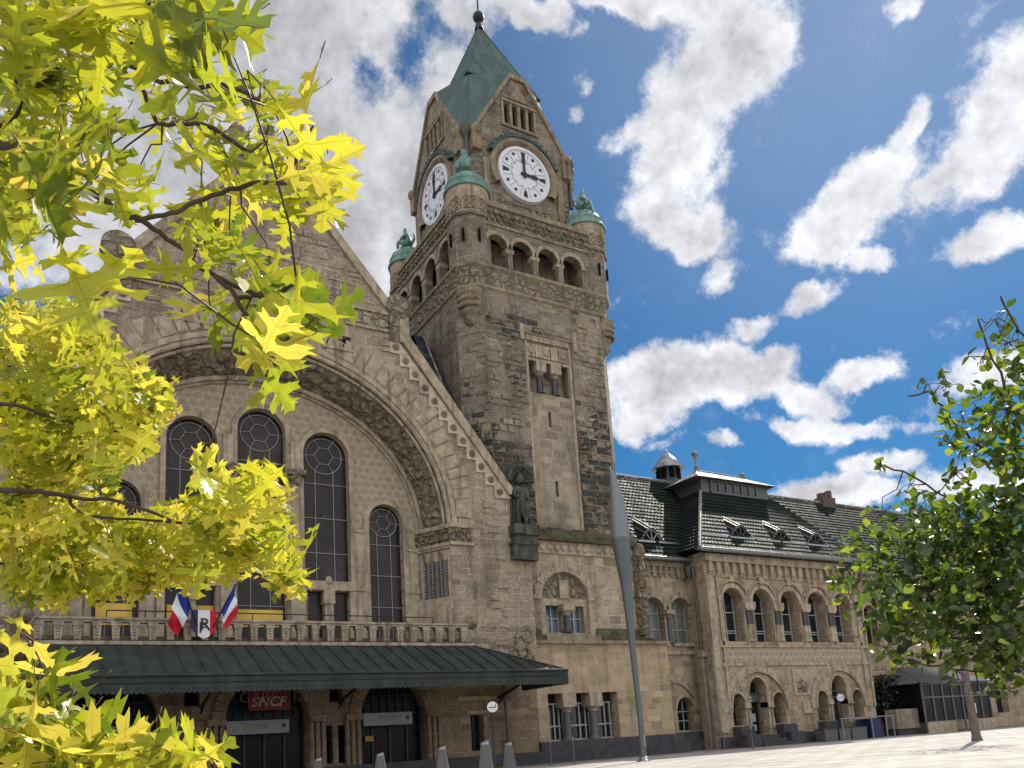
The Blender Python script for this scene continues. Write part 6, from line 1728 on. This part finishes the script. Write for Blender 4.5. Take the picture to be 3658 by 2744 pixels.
class Leaves:
    def __init__(s): s.v = []; s.f = []; s.c = []
    def put(s, shape, pos, ax, nr, size, tint, width=1.0):
        ax = ax.normalized(); nr = (nr - ax * nr.dot(ax)).normalized(); sd = nr.cross(ax)
        b = len(s.v)
        for x, y, z in shape[0]:
            s.v.append(pos + ax * (x * size) + sd * (y * size * width) + nr * (z * size)); s.c.append((tint, abs(y), x, 1))
        for f in shape[1]: s.f.append([b + i for i in f])
    def build(s, name, mat, parent):
        me = bpy.data.meshes.new(name); me.from_pydata(s.v, [], s.f); me.materials.append(mat)
        at_ = me.color_attributes.new('tint', 'FLOAT_COLOR', 'POINT')
        at_.data.foreach_set('color', [q for c in s.c for q in c])
        me.polygons.foreach_set('use_smooth', [True] * len(me.polygons)); me.update()
        return link(bpy.data.objects.new(name, me), parent)
R = random.Random(21)
gv = lambda k=1: Vector((R.gauss(0, k), R.gauss(0, k), R.gauss(0, k)))
OK_ = thing('oak_tree', 'oak tree with big lobed yellow green leaves reaching in close from the left', 'tree', (-2.3, 3.4, GZ))
mb = MB(); mb.tube([(-2.3, 3.4, GZ - .1), (-2.3, 3.4, GZ + .3), (-2.28, 3.42, 2.5), (-2.2, 3.38, 5.5), (-2.25, 3.4, 8.5), (-2.2, 3.5, 11)], [.24, .19, .16, .13, .09, .03], 12); mb.build('trunk', M['bark'], OK_)
BR = [  # (x, y, distance) along each limb, then its radius
    ([(-350, 250, 2.6), (0, 310, 2.35), (92, 349, 2.3), (186, 407, 2.3), (256, 453, 2.3), (320, 489, 2.3), (385, 533, 2.3), (461, 597, 2.25), (509, 641, 2.2), (561, 737, 2.1), (625, 761, 2.05)], .011),
    ([(-300, 40, 2.8), (70, 62, 2.6), (150, 90, 2.6), (265, 132, 2.6), (330, 172, 2.6), (420, 188, 2.6), (480, 185, 2.6), (560, 215, 2.6)], .009),
    ([(-60, 330, 2.3), (0, 278, 2.4), (50, 225, 2.45), (85, 185, 2.5), (130, 150, 2.5)], .007),
    ([(262, 131, 2.6), (300, 75, 2.5), (318, 20, 2.4), (325, -40, 2.4)], .006),
    ([(290, 475, 2.3), (370, 462, 2.35), (440, 430, 2.4), (540, 400, 2.4), (640, 400, 2.3)], .005),
    ([(300, 180, 2.6), (330, 240, 2.7), (350, 270, 2.75), (440, 270, 2.7), (540, 330, 2.6)], .005),
    ([(-300, 850, 4.6), (0, 871, 4.6), (116, 903, 4.5), (156, 913, 4.5), (248, 931, 4.5), (313, 913, 4.4)], .012),
    ([(-300, 1050, 4.6), (36, 1060, 4.3), (120, 1067, 4.2), (172, 1077, 4.2), (256, 1081, 4.1), (361, 1121, 4.0), (450, 1140, 4.0)], .016),
    ([(150, 1075, 4.2), (160, 1097, 4.2), (208, 1117, 4.1), (300, 1122, 4.1), (420, 1130, 4.0), (501, 1130, 3.9), (577, 1102, 3.8)], .009),
    ([(-300, 760, 5.5), (0, 790, 5.4), (90, 800, 5.3), (200, 770, 5.2), (260, 810, 5.1)], .010),
    ([(-300, 1200, 5.0), (0, 1215, 5.0), (140, 1225, 4.9), (300, 1215, 4.7), (430, 1235, 4.6), (560, 1240, 4.3), (620, 1250, 4.2)], .012),
    ([(-200, 1420, 2.0), (0, 1434, 1.95), (18, 1439, 1.95), (46, 1468, 1.9), (90, 1510, 1.9), (150, 1580, 1.85), (240, 1640, 1.8)], .008),
    ([(-200, 1600, 2.0), (0, 1660, 1.9), (120, 1680, 1.9), (300, 1690, 1.85), (420, 1670, 1.8)], .008),
    ([(586, 620, 2.3), (545, 640, 2.25), (509, 641, 2.2)], .003), ([(461, 597, 2.25), (585, 640, 2.2), (640, 600, 2.15)], .003)]
bp = []
for pts, r in BR:
    P3 = [at(x, y, d) for x, y, d in pts]
    if pts[0][0] < -100:
        z = min(max(P3[0].z + .1, 1.2), 10.0); P3 = [Vector((-2.25, 3.4, z - .2))] + P3
    q, rr_ = subdivide(P3, [r * (1.7 - 1.2 * i / (len(P3) - 1)) for i in range(len(P3))], 5)
    mb = MB(); mb.tube([p + gv(.0025) for p in q], [w * .58 for w in rr_], 7); mb.build('branch', M['bark'], OK_)
    bp += [p for p, w in zip(q, range(len(q))) if True]
CLU = [  # x, y, rx, ry, count, distance
    (60, 50, 85, 60, 20, 2.3), (180, 35, 80, 45, 17, 2.4), (300, 55, 65, 55, 8, 2.4), (120, 140, 120, 50, 20, 2.6), (250, 150, 80, 50, 9, 2.6), (410, 140, 55, 60, 4, 1.9), (480, 60, 50, 50, 5, 1.8), (440, 30, 50, 40, 4, 1.9), (370, 90, 40, 40, 3, 2.2),
    (60, 220, 90, 55, 19, 2.6), (160, 270, 100, 55, 17, 2.6), (40, 330, 80, 55, 17, 3.0), (180, 350, 120, 45, 15, 2.2), (330, 250, 50, 50, 6, 3.2), (400, 290, 45, 60, 8, 3.0), (500, 225, 50, 35, 9, 3.1), (560, 230, 55, 35, 7, 2.7),
    (630, 270, 45, 70, 4, 2.0), (560, 330, 75, 50, 10, 2.6), (640, 370, 55, 45, 6, 2.1), (705, 415, 30, 35, 4, 2.3), (645, 450, 65, 55, 7, 2.3), (540, 425, 70, 35, 9, 2.9), (440, 475, 60, 40, 9, 2.8), (500, 530, 50, 35, 5, 2.6),
    (130, 430, 70, 60, 9, 2.0), (40, 440, 60, 70, 18, 3.0), (300, 400, 60, 45, 9, 3.0), (40, 540, 45, 60, 11, 3.0), (200, 610, 40, 25, 2, 1.7), (590, 590, 35, 28, 4, 2.6), (560, 640, 30, 25, 3, 2.6), (455, 675, 40, 15, 3, 2.4), (395, 600, 25, 20, 2, 2.4),
    (620, 655, 40, 45, 4, 2.2), (690, 690, 35, 35, 3, 2.1), (590, 770, 45, 40, 4, 1.95), (600, 820, 35, 30, 2, 2.0),
    (80, 700, 90, 45, 48, 5.0), (60, 790, 80, 60, 60, 5.2), (170, 760, 70, 55, 38, 5.0), (250, 790, 55, 32, 14, 4.4), (330, 850, 40, 26, 7, 4.2), (60, 900, 80, 60, 62, 5.2), (160, 870, 80, 55, 52, 5.0), (270, 875, 65, 35, 22, 4.6), (340, 895, 40, 30, 10, 4.4), (240, 950, 50, 40, 13, 4.4), (310, 945, 45, 30, 7, 4.2),
    (60, 1000, 80, 60, 62, 5.2), (155, 990, 70, 55, 44, 5.0), (60, 1100, 80, 60, 62, 5.2), (170, 1095, 80, 45, 48, 4.8), (240, 1010, 35, 25, 5, 4.2), (60, 1190, 80, 55, 58, 5.2), (170, 1190, 80, 50, 54, 5.0), (280, 1180, 75, 50, 50, 4.8), (390, 1150, 70, 50, 48, 4.5), (500, 1125, 60, 50, 36, 4.2), (580, 1070, 35, 50, 9, 3.8),
    (460, 1055, 50, 35, 10, 4.0), (440, 1010, 20, 25, 2, 2.6), (545, 1195, 55, 42, 38, 4.3), (405, 1215, 70, 40, 44, 4.5), (300, 1235, 80, 36, 44, 4.7), (180, 1260, 80, 38, 36, 4.9), (70, 1250, 80, 40, 38, 5.0), (600, 1190, 35, 45, 12, 3.9), (620, 1255, 30, 28, 7, 3.5),  (655, 1165, 12, 12, 1, 2.8), (600, 1120, 20, 30, 4, 3.6), (540, 1060, 40, 30, 5, 3.6),
    (20, 1395, 25, 20, 2, 1.9), (100, 1455, 25, 25, 2, 1.8), (30, 1500, 45, 30, 7, 2.0), (40, 1570, 60, 40, 10, 1.9), (90, 1630, 90, 40, 16, 1.85), (190, 1640, 60, 35, 9, 1.8), (240, 1605, 22, 20, 2, 1.75), (310, 1645, 40, 22, 6, 1.8), (380, 1640, 40, 22, 4, 1.8), (440, 1660, 20, 15, 2, 1.8), (150, 1560, 30, 30, 3, 1.9)]
LV = Leaves(); tw = MB(); twn = 0
SH_ = -fwd
for (x, y, rx, ry, n, d) in CLU:
    if n > 20: n = int(n * .85)
    elif y < 700 and n > 5: n = int(n * .62)
    c = at(x, y, d)
    near = min(bp, key=lambda p: (p - c).length)
    if (near - c).length < .8 and n > 1:
        m_ = near.lerp(c, .5) + Vector((R.uniform(-.05, .05), R.uniform(-.05, .05), .06)); tw.tube([near, near.lerp(m_, .5) + gv(.008), m_, m_.lerp(c, .5) + gv(.01), c], [.003, .0027, .0024, .002, .0014], 5)
    for i in range(n):
        a = R.uniform(0, 2 * pi); q = sqrt(R.random())
        dd = d * (1 + R.gauss(0, .07))
        p = at(x + rx * q * cos(a), y + ry * q * sin(a), dd)
        nr = SH_ * R.uniform(-.1, 1.2) + Vector((0, 0, .40)) + gv(.42)
        ax = Vector((0, 0, -.75)) + gv(.62)
        if d < 2.2: ax = Vector((0, 0, -.45)) + gv(.7)
        size = R.uniform(.14, .215)
        if d > 3.4: size *= 1.15
        tint = min(1, max(0, R.gauss(.52, .27) + (.10 if d > 3.4 else -.02)))
        base = p - ax.normalized() * size * .5
        LV.put(R.choice(OAK), base, ax, nr, size, tint, R.uniform(.85, 1.15))
        if d < 3.4 or R.random() < .3:
            e = base - ax.normalized() * .03 + gv(.004); tw.tube([base, e, e + (c - e).normalized() * .02], .0010, 4)
        elif R.random() < .12:
            tw.tube([base, base.lerp(c, .5) + gv(.02), c], .002, 4)
def frame_x(p):
    v = p - CAM_LOC; z = v.dot(fwd)
    return (PX + FPX * v.dot(rt) / z) if z > .2 else -9999
tp = Vector((-2.25, 3.4, 0))
for k in range(60):      # the rest of the crown, round the trunk and outside the picture
    a = R.uniform(0, 2 * pi); rr0 = R.uniform(.3, 2.4); c = tp + Vector((rr0 * cos(a), rr0 * sin(a), R.uniform(4.2, 11.5)))
    if frame_x(c) > -900: continue
    tw.tube([Vector((-2.24, 3.42, c.z - .5)), Vector((-2.24, 3.42, c.z - .3)).lerp(c, .5), c], [.014, .009, .004], 5)
    for i in range(16):
        p = c + gv(.28); ax = Vector((0, 0, -.75)) + gv(.62)
        LV.put(R.choice(OAK), p, ax, Vector((0, 0, .6)) + gv(.5), R.uniform(.14, .21), min(1, max(0, R.gauss(.5, .25))))
tw.build('twigs', M['twig'], OK_); LV.build('foliage', M['oakleaf'], OK_)

# lime tree on the right: crown in frame, trunk just outside it
def oval(r):
    pts = [(0, 0), (.12, .2), (.34, .36), (.6, .33), (.84, .15), (1.0, 0), (.84, -.15), (.6, -.33), (.34, -.36), (.12, -.2)]
    V = pts + [(.3, 0), (.65, 0)]; f, cu = r.uniform(.1, .5), r.uniform(-.3, .6)
    return [(x, y, abs(y) * f + cu * x * x * .3) for x, y in V], [(0, 1, 10), (1, 2, 10), (2, 3, 11, 10), (3, 4, 11), (4, 5, 11), (5, 6, 11), (6, 7, 11), (7, 8, 10, 11), (8, 9, 10), (9, 0, 10)]
OV = [oval(random.Random(s)) for s in range(6)]
TB = at(2620, 1500, 10.5)
LM = thing('lime_tree', 'dark green leafy tree with sunlit glossy leaves at the right edge of the square', 'tree', (TB.x, TB.y, GZ))
mb = MB(); mb.tube([(TB.x, TB.y, GZ - .1), (TB.x, TB.y, GZ + .25), (TB.x - .05, TB.y, 2.6), (TB.x - .02, TB.y + .1, 5.0), (TB.x - .1, TB.y, 7.6)], [.22, .16, .13, .09, .03], 10); mb.build('trunk', M['bark'], LM)
LIMB = [([(2560, 1330, 10.4), (2300, 1280, 10.1), (2150, 1250, 9.9), (2000, 1240, 9.7), (1900, 1230, 9.6), (1830, 1230, 9.5)], .035), ([(2560, 1250, 10.4), (2330, 1050, 10.2), (2200, 900, 10.0), (2150, 780, 9.9), (2110, 690, 9.9)], .03),
        ([(2330, 1050, 10.2), (2170, 1000, 10.1), (2080, 930, 10.), (2010, 850, 9.9), (1960, 860, 9.9)], .018), ([(2300, 1280, 10.1), (2150, 1150, 10.), (2050, 1080, 9.9), (1950, 1020, 9.8), (1890, 1005, 9.8)], .016),
        ([(2560, 1400, 10.4), (2330, 1400, 10.1), (2150, 1390, 9.9), (2010, 1370, 9.7), (1920, 1360, 9.6)], .028), ([(2330, 1400, 10.1), (2200, 1450, 9.9), (2080, 1450, 9.8), (1990, 1430, 9.7)], .014), ([(2330, 1000, 10.2), (2260, 800, 10.), (2190, 690, 9.9), (2160, 640, 9.9)], .016)]
lp_ = []
for pts, r in LIMB:
    P3 = [at(x, y, d) for x, y, d in pts]
    if pts[0][0] > 2500: P3 = [Vector((TB.x - .03, TB.y, P3[0].z - .3))] + P3
    q, rr_ = subdivide(P3, [r * (1.0 - .8 * i / (len(P3) - 1)) for i in range(len(P3))], 4)
    mb = MB(); mb.tube([p + gv(.012) for p in q], rr_, 7); mb.build('branch', M['bark'], LM); lp_ += q
CL2 = [(2150, 690, 40, 40, 10), (2180, 740, 40, 40, 18), (2195, 810, 35, 50, 30), (2120, 770, 30, 35, 10), (2130, 850, 55, 35, 26), (2045, 830, 35, 40, 10), (2005, 830, 25, 30, 5), (2080, 900, 60, 40, 30), (2175, 890, 50, 55, 60), (2110, 960, 60, 45, 42), (2190, 990, 45, 55, 66), (2050, 960, 35, 30, 7),
       (1965, 1045, 40, 30, 8), (1905, 1010, 30, 15, 4), (2060, 1020, 45, 35, 18), (1995, 1100, 55, 35, 38), (1905, 1110, 40, 35, 14), (2080, 1095, 75, 45, 105), (2180, 1090, 60, 50, 110), (1870, 1180, 60, 45, 38), (1960, 1180, 70, 50, 115), (2060, 1180, 80, 50, 150), (2165, 1180, 70, 60, 150),
       (1845, 1250, 55, 40, 34), (1930, 1265, 60, 50, 90), (2030, 1270, 80, 50, 150), (2140, 1270, 80, 50, 150), (1805, 1225, 20, 30, 6), (1910, 1340, 50, 40, 42), (2000, 1350, 70, 45, 105), (2100, 1360, 80, 45, 140), (2190, 1365, 45, 50, 90), (1915, 1400, 30, 28, 16), (1985, 1420, 40, 25, 24), (2085, 1425, 60, 28, 44), (2180, 1435, 60, 30, 60),
       (1930, 1445, 15, 12, 3), (2170, 1490, 45, 20, 16), (2060, 1465, 30, 14, 5), (2120, 1500, 20, 14, 3), (1830, 1310, 30, 25, 6),
       (2280, 760, 70, 90, 50), (2300, 950, 80, 100, 130), (2300, 1150, 90, 110, 200), (2310, 1340, 90, 100, 200), (2450, 1100, 90, 150, 160), (2460, 1330, 90, 100, 140), (2600, 1000, 120, 160, 150), (2750, 1200, 130, 200, 180)]
LV2 = Leaves(); tw2 = MB()
for (x, y, rx, ry, n) in CL2:
    n = int(n * 1.55) if n > 30 else n
    d = 9.8 + R.uniform(-.5, .5); c = at(x, y, d); near = min(lp_, key=lambda p: (p - c).length)
    tw2.tube([near, near.lerp(c, .4) + gv(.05), near.lerp(c, .75) + gv(.04), c], [.009, .006, .005, .003], 5)
    for i in range(n):
        a = R.uniform(0, 2 * pi); q = sqrt(R.random())
        p = at(x + rx * q * cos(a), y + ry * q * sin(a), d + R.gauss(0, .55 if n > 30 else .2))
        nr = Vector((0, 0, .9)) + gv(.6); ax = Vector((0, 0, -.35)) + gv(.7)
        LV2.put(R.choice(OV), p, ax, nr, R.uniform(.085, .14), min(1, max(0, R.gauss(.45, .25))))
        if n < 20: tw2.tube([p, p.lerp(c, .5) + gv(.02), c], .0035, 4)
        elif R.random() < .25: tw2.tube([p, p.lerp(c, .5) + gv(.03), c], .003, 4)
tw2.build('twigs', M['bark'], LM); LV2.build('foliage', M['greenleaf'], LM)
# slender tree standing on the square
fx, fy = 29.7, 17.8
YT = thing('young_tree', 'slender tree with a straight grey trunk standing on the sunlit paving', 'tree', (fx, fy, GZ))
mb = MB(); mb.tube([(fx, fy, GZ - .05), (fx - .02, fy, GZ + .2), (fx - .1, fy, 2.5), (fx - .15, fy, 5), (fx - .1, fy, 7.4), (fx - .1, fy, 8.6)], [.21, .15, .13, .11, .07, .03], 12); mb.build('trunk', plain('grey_bark', (.12, .10, .085), .9, .4, 8, .5, spec=.1), YT)
for k in range(7):
    a = k * 2.4; z = 4.8 + k * .45; mb = MB(); mb.tube([(fx - .12, fy, z), (fx - .12 + .7 * cos(a), fy + .7 * sin(a), z + .5), (fx - .12 + 1.5 * cos(a), fy + 1.5 * sin(a), z + .75)], [.05, .03, .01], 6); mb.build('branch', M['bark'], YT)
LV3 = Leaves()
for k in range(46):
    c = Vector((fx - .1 + R.gauss(0, .8), fy + R.gauss(0, .8), R.uniform(5.3, 9.0)))
    for i in range(14):
        LV3.put(R.choice(OV), c + gv(.28), Vector((0, 0, -.3)) + gv(.7), Vector((0, 0, .9)) + gv(.6), R.uniform(.12, .18), min(1, max(0, R.gauss(.45, .25))))
LV3.build('foliage', M['greenleaf'], YT)
# ================================================================== countable pieces become objects of their own
def pieces_of(me, tol):
    n = len(me.vertices); par = list(range(n))
    def find(a):
        while par[a] != a: par[a] = par[par[a]]; a = par[a]
        return a
    for p in me.polygons:
        v = p.vertices; a = find(v[0])
        for i in v[1:]:
            b = find(i)
            if a != b: par[b] = a
    box = {}
    for v in me.vertices:
        r = find(v.index); c = v.co
        if r not in box: box[r] = [c.x, c.y, c.z, c.x, c.y, c.z]
        else:
            b = box[r]
            for k in range(3): b[k] = min(b[k], c[k]); b[k + 3] = max(b[k + 3], c[k])
    ks = list(box); grp = {k: k for k in ks}
    def g(a):
        while grp[a] != a: grp[a] = grp[grp[a]]; a = grp[a]
        return a
    for i, a in enumerate(ks):
        A = box[a]
        for b in ks[i + 1:]:
            B = box[b]
            if all(A[k] - tol < B[k + 3] and B[k] - tol < A[k + 3] for k in range(3)): grp[g(b)] = g(a)
    out = {}
    for p in me.polygons: out.setdefault(g(find(p.vertices[0])), []).append(p.index)
    return list(out.values())
def split(o, tol):
    me = o.data; ps = pieces_of(me, tol)
    if len(ps) < 2 or len(ps) > 100: return [o]
    base = o.name.split('.')[0]; new = []
    for fs in ps:
        idx = {}; V = []; F = []; S_ = []
        for f in fs:
            p = me.polygons[f]; q = []
            for v in p.vertices:
                if v not in idx: idx[v] = len(V); V.append(tuple(me.vertices[v].co))
                q.append(idx[v])
            F.append(q); S_.append(p.use_smooth)
        m2 = bpy.data.meshes.new(base); m2.from_pydata(V, [], F); m2.polygons.foreach_set('use_smooth', S_); m2.materials.append(me.materials[0]); m2.update()
        x = bpy.data.objects.new(base, m2); COL.objects.link(x); x.parent = o.parent; x.matrix_local = o.matrix_local.copy(); new.append((x, sum((Vector(v) for v in V), Vector()) / len(V)))
    for ch in [c for c in o.children]:
        for c2 in split(ch, tol):
            mc = sum((v.co for v in c2.data.vertices), Vector()) / max(1, len(c2.data.vertices))
            best = min(new, key=lambda p: (p[1] - mc).length)[0]; c2.parent = best
    bpy.data.objects.remove(o)
    return [x for x, _ in new]
SPLIT = {'coping': .02, 'yellow_blind': .05, 'stepped_blocks': .3, 'carved_frieze': .6, 'column_pedestal': .1, 'lion_head': .3, 'dark_opening': .05, 'slit': .05, 'hour_mark': .01, 'weathered_slope': .02, 'attic_opening': .05,
         'rosette': .02, 'window': .08, 'poster': .02, 'snow_guard': .05, 'stair_cheek': .2, 'plinth': .3, 'column_base': .02, 'bracket': .2, 'chimney': .1, 'beaded_strip': .02, 'roof_pipe': .02, 'low_panel': .05, 'roof': .5, 'string_course': .3, 'gable_finial': .3, 'far_glass': .1, 'door_arches': .15}
for o in [o for o in COL.objects if o.type == 'MESH' and o.name.split('.')[0] in SPLIT and o.parent]:
    split(o, SPLIT[o.name.split('.')[0]])
